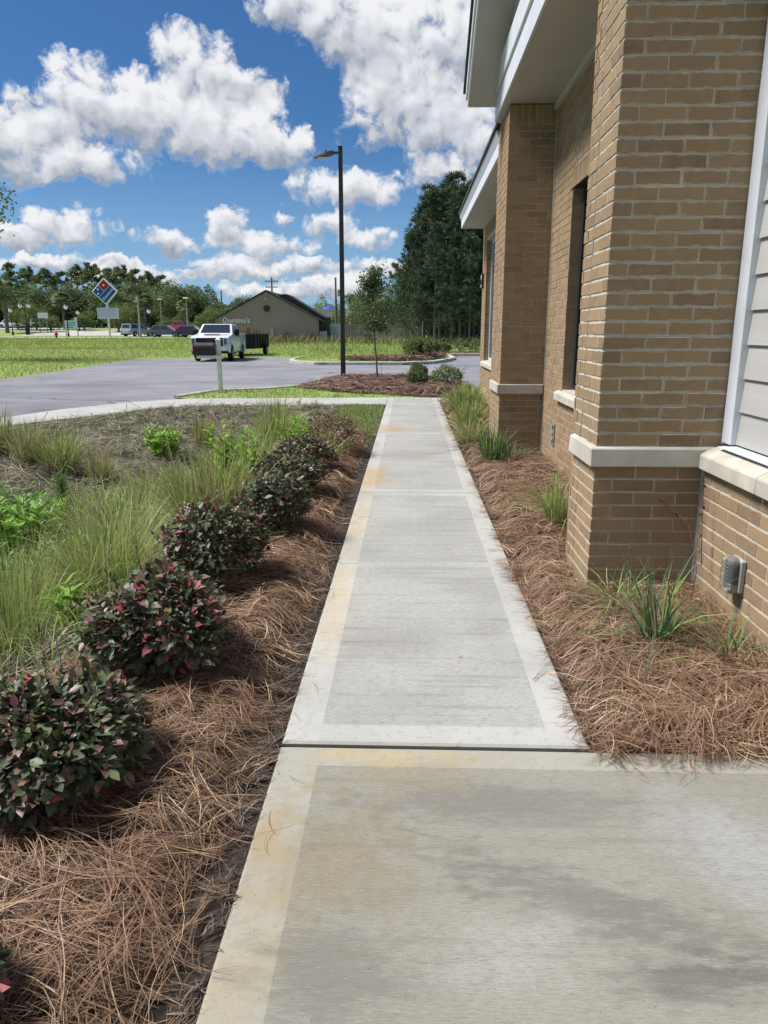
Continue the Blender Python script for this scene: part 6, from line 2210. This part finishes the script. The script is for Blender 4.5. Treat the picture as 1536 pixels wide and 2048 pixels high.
def car(name, label, x, y, rot, L, W, H, pm, kind='hatch', z=None, group=None, cat='car'):
    t_ = thing(name, label, cat, (x, y, float(gz(x, y)) if z is None else z), rot, group)
    r = 0.165 * H + 0.06
    hl = L / 2
    clr = 0.13 * H
    big = kind == 'pickup' and L > 6
    belt = 0.60 * H if kind != 'pickup' else (0.735 * H if big else 0.62 * H)
    if big:
        r, clr = 0.43, 0.44
    wf, wr = -hl + 0.19 * L, hl - 0.19 * L

    def arch(yc):
        return [(yc + (r + 0.07) * math.cos(a), r + (r + 0.07) * math.sin(a)) for a in [math.pi * k / 8 for k in range(8, -1, -1)]]
    hood = 0.54 * H if not big else 0.67 * H
    if kind == 'pickup':
        prof_ = [(-hl, clr + 0.08)] + [p for p in [(-hl + 0.05, hood * 0.95), (-hl + 0.3, hood), (-hl + 0.27 * L, belt), (hl - 0.03, belt), (hl, belt - 0.05), (hl, clr + 0.08)]]
    else:
        prof_ = [(-hl, clr + 0.06), (-hl + 0.02, hood * 0.72), (-hl + 0.12, hood * 0.86), (-hl + 0.26 * L, belt), (hl - 0.10, belt), (hl, belt * 0.82), (hl, clr + 0.06)]
    bot = [(p_[0], max(p_[1], clr)) for p_ in arch(wr)[::-1]] + [(p_[0], max(p_[1], clr)) for p_ in arch(wf)[::-1]]
    body = MB().prism(prof_ + bot, -W / 2, W / 2, 'x').build('body', pm, t_, bevel=0.05, seg=2, smooth=True)
    # cabin
    if kind == 'pickup':
        y0, y1, ry0, ry1 = -hl + 0.27 * L, hl - 0.32 * L, -hl + 0.40 * L, hl - 0.35 * L
    elif kind == 'suv':
        y0, y1, ry0, ry1 = -hl + 0.27 * L, hl - 0.03, -hl + 0.42 * L, hl - 0.22
    elif kind == 'sedan':
        y0, y1, ry0, ry1 = -hl + 0.27 * L, hl - 0.14 * L, -hl + 0.43 * L, hl - 0.30 * L
    else:
        y0, y1, ry0, ry1 = -hl + 0.26 * L, hl - 0.04, -hl + 0.44 * L, hl - 0.16 * L
    b0, b1 = W / 2 - 0.05, W / 2 - 0.20
    zb, zt_ = belt - 0.03, H
    lo = [(-b0, y0, zb), (b0, y0, zb), (b0, y1, zb), (-b0, y1, zb)]
    hi = [(-b1, ry0, zt_), (b1, ry0, zt_), (b1, ry1, zt_), (-b1, ry1, zt_)]
    cab = MB().loft([lo, hi]).build('cabin', pm, t_, bevel=0.05, seg=2, smooth=True)

    def pane(nm, idx, u0, u1, v0, v1, off):
        A, B = Vector(lo[idx[0]]), Vector(lo[idx[1]])
        D, C_ = Vector(hi[idx[0]]), Vector(hi[idx[1]])

        def P_(u_, v__):
            return A.lerp(B, u_).lerp(D.lerp(C_, u_), v__)
        n_ = (B - A).cross(D - A).normalized() * off
        q_ = [P_(u0, v0), P_(u1, v0), P_(u1, v1), P_(u0, v1)]
        MB().add([tuple(p_ + n_) for p_ in q_] + [tuple(p_ - n_ * 2) for p_ in q_], [(0, 1, 2, 3), (7, 6, 5, 4), (0, 4, 5, 1), (1, 5, 6, 2), (2, 6, 7, 3), (3, 7, 4, 0)]).build(nm, M_CGLASS, cab)
    pane('windshield', (0, 1), 0.07, 0.93, 0.12, 0.92, 0.012)
    pane('rear_window', (2, 3), 0.10, 0.90, 0.20, 0.88, 0.012)
    for idx in ((1, 2), (3, 0)):
        if idx == (1, 2):
            pane('side_window', idx, 0.10, 0.47, 0.16, 0.88, 0.012)
            pane('side_window', idx, 0.52, 0.90, 0.16, 0.88, 0.012)
        else:
            pane('side_window', idx, 0.10, 0.48, 0.16, 0.88, 0.012)
            pane('side_window', idx, 0.53, 0.90, 0.16, 0.88, 0.012)
    for sx in (-1, 1):
        wheel(t_, sx * (W / 2 - 0.11), wf, r, 0.24)
        wheel(t_, sx * (W / 2 - 0.11), wr, r, 0.24)
        if kind != 'pickup' or L < 6:
            MB().box(min(sx * (W / 2 - 0.42), sx * (W / 2 - 0.08)), max(sx * (W / 2 - 0.42), sx * (W / 2 - 0.08)), -hl - 0.012, -hl + 0.06, hood * 0.66, hood * 0.82).build('headlight', M_LIGHTW, body)
        MB().box(min(sx * (W / 2 - 0.28), sx * (W / 2 - 0.06)), max(sx * (W / 2 - 0.28), sx * (W / 2 - 0.06)), hl - 0.05, hl + 0.015, belt * 0.62, belt * 0.80).build('tail_light', M_LIGHTR, body)
        MB().cbox((sx * (W / 2 + 0.07), y0 + 0.32, belt + 0.06), (0.18, 0.10, 0.14)).build('mirror', M_BLACKP, cab, bevel=0.02)
    MB().box(-W / 2 + 0.05, W / 2 - 0.05, -hl - 0.03, -hl + 0.02, clr, clr + 0.16).build('front_bumper', M_BLACKP, body)
    MB().box(-W / 2 + 0.05, W / 2 - 0.05, hl - 0.02, hl + 0.03, clr, clr + 0.18).build('rear_bumper', M_BLACKP, body)
    return t_, body, cab


P_WHITE = paint('white', (0.72, 0.74, 0.76))
TRX, TRY, TRR = -10.98, 43.8, rad(3.5)
tk, body, cab = car('pickup_truck', 'white heavy-duty pickup truck facing the camera, towing a trailer', TRX, TRY, TRR, 6.1, 2.06, 2.02, P_WHITE, 'pickup', AZ, None, 'truck')
hl = 3.05
MB().box(-0.72, 0.72, -hl - 0.035, -hl + 0.05, 0.84, 1.27).build('grille', M_BLACKP, body, bevel=0.02)
tm = text_mesh('GMC', 0.17, 0.006, mat('badge_red', (0.42, 0.05, 0.06), 0.4))
tx = link('lettering', tm, body)
tx.location = (0, -hl - 0.045, 1.12)
tx.rotation_euler = (rad(90), 0, 0)
for sx in (-1, 1):
    MB().box(min(sx * .74, sx * 1.0), max(sx * .74, sx * 1.0), -hl - 0.03, -hl + 0.10, 0.92, 1.24).build('headlight', mat('headlight_dark', (0.10, 0.11, 0.12), 0.15, spec=0.7), body, bevel=0.02)
    MB().box(min(sx * .735, sx * .77), max(sx * .735, sx * .77), -hl - 0.042, -hl - 0.031, 0.80, 1.25).box(min(sx * .955, sx * .995), max(sx * .955, sx * .995), -hl - 0.042, -hl - 0.031, 0.96, 1.22).build('running_light', M_LIGHTW, body)
    # towing mirrors
    MB().box(min(sx * 1.06, sx * 1.30), max(sx * 1.06, sx * 1.30), -1.15, -1.02, 1.36, 1.74).build('tow_mirror', M_BLACKP, cab, bevel=0.03)
    MB().box(min(sx * .95, sx * 1.08), max(sx * .95, sx * 1.08), -1.12, -1.05, 1.46, 1.52).build('mirror_arm', M_BLACKP, cab)
    MB().box(min(sx * 1.032, sx * 1.05), max(sx * 1.032, sx * 1.05), -0.62, -0.42, 1.30, 1.34).box(min(sx * 1.032, sx * 1.05), max(sx * 1.032, sx * 1.05), 0.42, 0.62, 1.30, 1.34).build('door_handle', M_BLACKP, body)
    MB().box(min(sx * 1.0, sx * 1.09), max(sx * 1.0, sx * 1.09), -1.2, 1.2, 0.42, 0.48).build('running_board', M_BLACKP, body)
MB().box(-0.98, 0.98, -hl - 0.10, -hl - 0.036, 0.56, 0.80).build('chrome_bumper', M_CHROME, body, bevel=0.03)
MB().box(-0.42, 0.42, -2.35, -2.05, 1.44, 1.48).build('hood_scoop', M_BLACKP, body, bevel=0.01)
MB().box(-0.3, 0.3, -0.55, -0.5, 2.022, 2.05).build('roof_marker', M_BLACKP, cab)

M_TRL = mat('trailer_black', (0.014, 0.015, 0.018), 0.5)
M_WOOD = mat('plywood', (0.40, 0.26, 0.12), 0.8, (0.30, 0.19, 0.085), 3, stretch=(6, 1, 6))
M_WOODG = mat('grey_wood', (0.33, 0.29, 0.24), 0.9, (0.24, 0.21, 0.17), 3)
TLX, TLY = -10.78, 50.2
tl = thing('utility_trailer', 'black high-sided utility trailer behind the white pickup', 'trailer', (TLX, TLY, AZ), rad(-2.0))
MB().box(-0.95, 0.95, -2.0, 2.0, 0.52, 0.62).build('deck', M_TRL, tl)
for sx in (-1, 1):
    sd_ = MB().box(min(sx * .95, sx * .98), max(sx * .95, sx * .98), -2.0, 2.0, 0.621, 1.42).build('side_panel', M_TRL, tl)
    for k in range(6):
        yy = -1.95 + k * 0.78
        MB().box(min(sx * .981, sx * 1.04), max(sx * .981, sx * 1.04), yy - 0.03, yy + 0.03, 0.55, 1.47).build('stake', M_TRL, sd_)
    wheel(tl, sx * 1.12, 0.5, 0.37, 0.22)
    MB().box(min(sx * .99, sx * 1.26), max(sx * .99, sx * 1.26), -0.05, 1.05, 0.80, 0.84).build('fender', M_TRL, tl, bevel=0.01)
MB().box(-0.95, 0.95, -2.03, -2.001, 0.621, 1.42).build('front_panel', M_TRL, tl)
MB().box(-0.95, 0.95, 2.001, 2.03, 0.621, 1.42).build('tailgate', M_TRL, tl)
MB().tube([(-0.5, -2.0, 0.55), (0, -3.1, 0.50)], 0.05, 6).tube([(0.5, -2.0, 0.55), (0, -3.1, 0.50)], 0.05, 6).build('drawbar', M_TRL, tl)
wb = thing('wooden_crate', 'tan wooden crate riding at the front of the black trailer', 'crate', (TLX - 0.42, TLY - 1.25, AZ + 0.625), rad(-2.0))
for k in range(5):
    MB().box(-0.45, 0.85, -0.65, -0.62, k * 0.25, k * 0.25 + 0.235).build('plank', M_WOOD, wb)
MB().box(-0.45, 0.85, -0.615, 0.5, 0.0, 1.22).build('box', M_WOOD, wb)
for k in range(4):
    t = thing('fence_board', 'grey wooden board standing in the black trailer, %s from the crate' % ORD[k], 'board', (TLX + 0.60 + 0.09 * k, TLY - 0.55 + 0.55 * k, AZ + 0.625), rad(-2.0 + 5 * k))
    MB().box(-0.05, 0.05, -0.16, 0.16, 0, 1.05 + 0.05 * (k % 2)).build('board', M_WOODG, t)
    MB().box(-0.055, 0.055, -0.165, 0.165, 0.82, 0.87).build('batten', M_WOODG, t)

# cars parked across the field
RZ = None
def place_car(px, yy, *a, **k):
    return car(a[0], a[1], at_y(px, 660, yy)[0], yy, *a[2:], **k)


place_car(333, 101, 'parked_hatchback', 'dark blue-grey hatchback parked across the field, left of the white pickup', rad(88), 4.4, 1.82, 1.60, paint('slate', (0.065, 0.085, 0.11)), 'hatch')
place_car(274, 107, 'parked_suv', 'silver-blue sport utility vehicle seen from behind, beside the grey pole', rad(158), 4.6, 1.86, 1.75, paint('silver', (0.28, 0.32, 0.38)), 'suv')
place_car(362, 118, 'red_pickup', 'red pickup parked behind the blue-grey hatchback', rad(75), 5.4, 1.95, 1.8, paint('red', (0.36, 0.012, 0.022)), 'pickup')
place_car(25, 133, 'white_sedan', 'white sedan at the far left edge beside the street lamps', rad(78), 4.7, 1.82, 1.5, paint('pale', (0.62, 0.64, 0.64)), 'sedan')
place_car(59, 136, 'dark_van', 'dark blue van parked right of the white sedan at far left', rad(160), 4.8, 1.9, 1.85, paint('navy', (0.03, 0.05, 0.09)), 'suv')
place_car(89, 135, 'pale_van', 'pale van under the small roadside board', rad(80), 4.6, 1.85, 1.6, paint('cream', (0.6, 0.62, 0.58)), 'suv')
place_car(386, 99, 'black_car', 'black car mostly hidden behind the left side of the white pickup', rad(85), 4.4, 1.8, 1.5, paint('black', (0.015, 0.017, 0.02)), 'hatch')

# road and verge across the field
M_ROADC = mat('pale_road', (0.42, 0.41, 0.385), 0.9, (0.36, 0.35, 0.33), 0.4)
link('road', grid_mesh('road', np.arange(-130, -9, 3.0), np.array([95.0, 97.5, 100, 103]), lambda X, Y: gz(X, Y) + 0.03, M_ROADC), kind='structure')
link('car_park', grid_mesh('car_park', np.arange(-58, -12, 3.0), np.arange(109, 124, 2.0), lambda X, Y: gz(X, Y) + 0.03, M_ROADC), kind='structure')
link('road', grid_mesh('road', np.arange(-140, -55, 3.0), np.arange(127, 140, 1.5), lambda X, Y: gz(X, Y) + 0.03, M_ROADC), kind='structure')


# ---------------------------------------------------------------- poles, street lamps, boards
def pole_line(b_, x0, z0, z1, r0, r1):
    return b_.tube([(x0, 0, z0), (x0, 0, z1)], [r0, r1], 8)


M_GLOBE = mat('lamp_globe', (0.80, 0.80, 0.76), 0.3)
M_LPOST = mat('lamp_black', (0.015, 0.015, 0.016), 0.5)


def lantern(px, ytop, yy, label, twin=False):
    p_ = at_y(px, ytop, yy)
    z0 = float(gz(p_[0], yy))
    h_ = p_[2] - z0
    t_ = thing('street_lamp', label, 'street lamp', (p_[0], yy, z0), 0, 'black lantern street lamps by the far road')
    MB().tube([(0, 0, -0.1), (0, 0, 0.5), (0, 0, 0.52), (0, 0, h_ - 0.6)], [0.16, 0.14, 0.08, 0.06], 8).build('pole', M_LPOST, t_)
    xs_ = (-0.65, 0.65) if twin else (0.0,)
    if twin:
        MB().tube([(-0.65, 0, h_ - 0.75), (0, 0, h_ - 0.9), (0.65, 0, h_ - 0.75)], 0.045, 6).build('cross_arm', M_LPOST, t_)
    for xx in xs_:
        gl = MB().lathe([(0.10, h_ - 0.72), (0.27, h_ - 0.55), (0.28, h_ - 0.30), (0.16, h_ - 0.16)], (xx, 0, 0), 10).build('lantern', M_GLOBE, t_, smooth=True)
        MB().lathe([(0.30, h_ - 0.158), (0.18, h_ - 0.06), (0.03, h_)], (xx, 0, 0), 10).build('lantern_cap', M_LPOST, gl)
    return t_


lantern(20, 615, 112, 'single black lantern lamp nearest the left edge')
lantern(48, 606, 112, 'twin-headed black lantern lamp at far left', True)
lantern(131, 608, 104, 'single black lantern lamp left of the banner board')
lantern(155, 620, 122, 'small black lantern lamp right of the banner board')
lantern(297, 617, 114, 'black lantern lamp between the silver vehicle and the hatchback')


def pole(name, label, px, ytop, yy, r, m_, arms=(), ybot=None):
    p_ = at_y(px, ytop, yy)
    z0 = float(gz(p_[0], yy))
    h_ = p_[2] - z0
    t_ = thing(name, label, 'pole', (p_[0], yy, z0))
    MB().tube([(0, 0, -0.1), (0, 0, h_ * 0.5), (0, 0, h_)], [r, r * 0.9, r * 0.75], 8).build('pole', m_, t_)
    for a in arms:
        MB().box(-a[0], a[0], -0.2, -0.1, h_ - a[1] - 0.07, h_ - a[1] + 0.07).build('cross_arm', m_, t_)
        for s_ in (-0.9, -0.4, 0.4, 0.9):
            MB().lathe([(0.05, h_ - a[1] + 0.075), (0.06, h_ - a[1] + 0.16), (0.03, h_ - a[1] + 0.22)], (a[0] * s_, -0.15, 0), 6).build('insulator', M_PLASTIC, t_)
    return t_, h_


M_POLEW = mat('wood_pole', (0.12, 0.10, 0.085), 0.9, (0.16, 0.14, 0.12), 2)
M_POLEG = mat('grey_pole', (0.30, 0.29, 0.27), 0.8)
pole('utility_pole', 'utility pole with a cross arm rising behind the gabled roof', 543, 555, 125, 0.17, M_POLEW, [(1.1, 0.6), (1.0, 1.5)])
pole('utility_pole', 'thin bare utility pole left of the gabled building', 442, 581, 130, 0.15, M_POLEW)
up, uh = pole('utility_pole', 'utility pole with a curved lamp arm and transformer right of the gabled building', 671, 555, 96, 0.15, M_POLEW)
zA = at_y(650, 596, 96)[2] - float(gz(up.location.x, 96))
MB().tube([(0, -0.1, zA - 0.6), (-0.5, -0.1, zA - 0.1), (-1.0, -0.1, zA + 0.05), (-1.5, -0.1, zA)], 0.04, 6).build('lamp_arm', M_POLEG, up)
MB().loft([[(-1.45, -.2, zA - .06), (-1.45, 0, zA - .06), (-1.45, 0, zA + .08), (-1.45, -.2, zA + .08)], [(-1.95, -.25, zA - .12), (-1.95, .05, zA - .12), (-1.95, .05, zA + .04), (-1.95, -.25, zA + .04)]]).build('lamp_head', M_POLEG, up, bevel=0.02)
MB().lathe([(0.22, zA + 0.2), (0.25, zA + 0.25), (0.25, zA + 0.95), (0.2, zA + 1.0)], (0.36, -0.1, 0), 10).build('transformer', M_PLASTIC, up)
pole('utility_pole', 'weathered grey pole in front of the silver-blue vehicle', 275, 592, 98, 0.15, M_POLEG)
for px, yt, yy, lab in ((372, 594, 112, 'tall grey street light above the red pickup'), (320, 597, 140, 'tall thin street light in front of the far trees')):
    p_ = at_y(px, yt, yy)
    z0 = float(gz(p_[0], yy))
    h_ = p_[2] - z0
    t = thing('street_light', lab, 'street lamp', (p_[0], yy, z0))
    MB().tube([(0, 0, -0.1), (0, 0, h_ - 0.25)], [0.11, 0.07], 8).build('pole', M_POLEG, t)
    MB().box(-0.45, 0.3, -0.16, 0.16, h_ - 0.25, h_ - 0.05).build('lamp_head', M_GLOBE, t, bevel=0.04)

p_ = at_y(85.5, 631, 118)
z0 = float(gz(p_[0], 118))
t = thing('roadside_board', 'small plain white roadside board on two posts at far left', 'sign', (p_[0], 118, z0))
h_ = p_[2] - z0
MB().box(-0.82, 0.82, -0.05, 0.05, h_ - 0.42, h_ + 0.42).build('panel', mat('board_grey', (0.55, 0.55, 0.53), 0.5), t)
for k in range(4):
    MB().box(-0.78, 0.78, -0.07, -0.051, h_ - 0.38 + k * 0.2, h_ - 0.24 + k * 0.2).build('strip', M_SIGNW, t)
for sx in (-0.7, 0.5):
    MB().box(sx - 0.05, sx + 0.05, 0.051, 0.15, 0, h_ + 0.4).build('post', M_POLEG, t)
p_ = at_y(142, 649, 108)
z0 = float(gz(p_[0], 108))
t = thing('banner_board', 'pale banner board with blue-green print behind the lantern lamp', 'sign', (p_[0], 108, z0))
h_ = p_[2] - z0
MB().box(-0.9, 0.9, -0.05, 0.05, h_ - 0.65, h_ + 0.55).box(0.55, 0.9, -0.05, 0.05, h_ + 0.551, h_ + 0.95).build('panel', mat('banner_pale', (0.58, 0.68, 0.68), 0.5), t)
for k, (a, c) in enumerate(((-0.7, 0.3), (-0.7, 0.6), (-0.5, 0.7))):
    MB().box(a, c, -0.062, -0.051, h_ - 0.45 + k * 0.32, h_ - 0.30 + k * 0.32).build('printed_band', mat('banner_print', (0.05, 0.32, 0.34), 0.5), t)
for sx in (-0.85, 0.85):
    MB().box(sx - 0.05, sx + 0.05, 0.051, 0.15, 0, h_ + 0.5).build('post', M_POLEG, t)
p_ = at_y(113, 674, 94)
t = thing('fire_hydrant', 'small red fire hydrant at the far edge of the field', 'hydrant', (p_[0], 94, float(gz(p_[0], 94))))
MB().lathe([(0.18, -0.05), (0.18, 0.08), (0.12, 0.1), (0.12, 0.62), (0.16, 0.64), (0.15, 0.74), (0.05, 0.88)], (0, 0, 0), 10).build('barrel', M_RED, t)
MB().tube([(-0.26, 0, 0.5), (0.26, 0, 0.5)], 0.07, 8).build('side_nozzle', M_RED, t)
MB().tube([(0, -0.24, 0.45), (0, -0.1, 0.45)], 0.085, 8).build('front_nozzle', M_RED, t)
p_ = at_y(55, 660, 113)
t = thing('litter_bin', 'dark litter bin beside the twin-headed lamp', 'bin', (p_[0], 113, float(gz(p_[0], 113))))
MB().lathe([(0.28, 0), (0.30, 0.1), (0.32, 0.9), (0.33, 0.95)], (0, 0, 0), 12).build('bin_body', M_LPOST, t)
MB().lathe([(0.34, 0.952), (0.30, 1.05), (0.1, 1.12)], (0, 0, 0), 12).build('lid', M_LPOST, t)
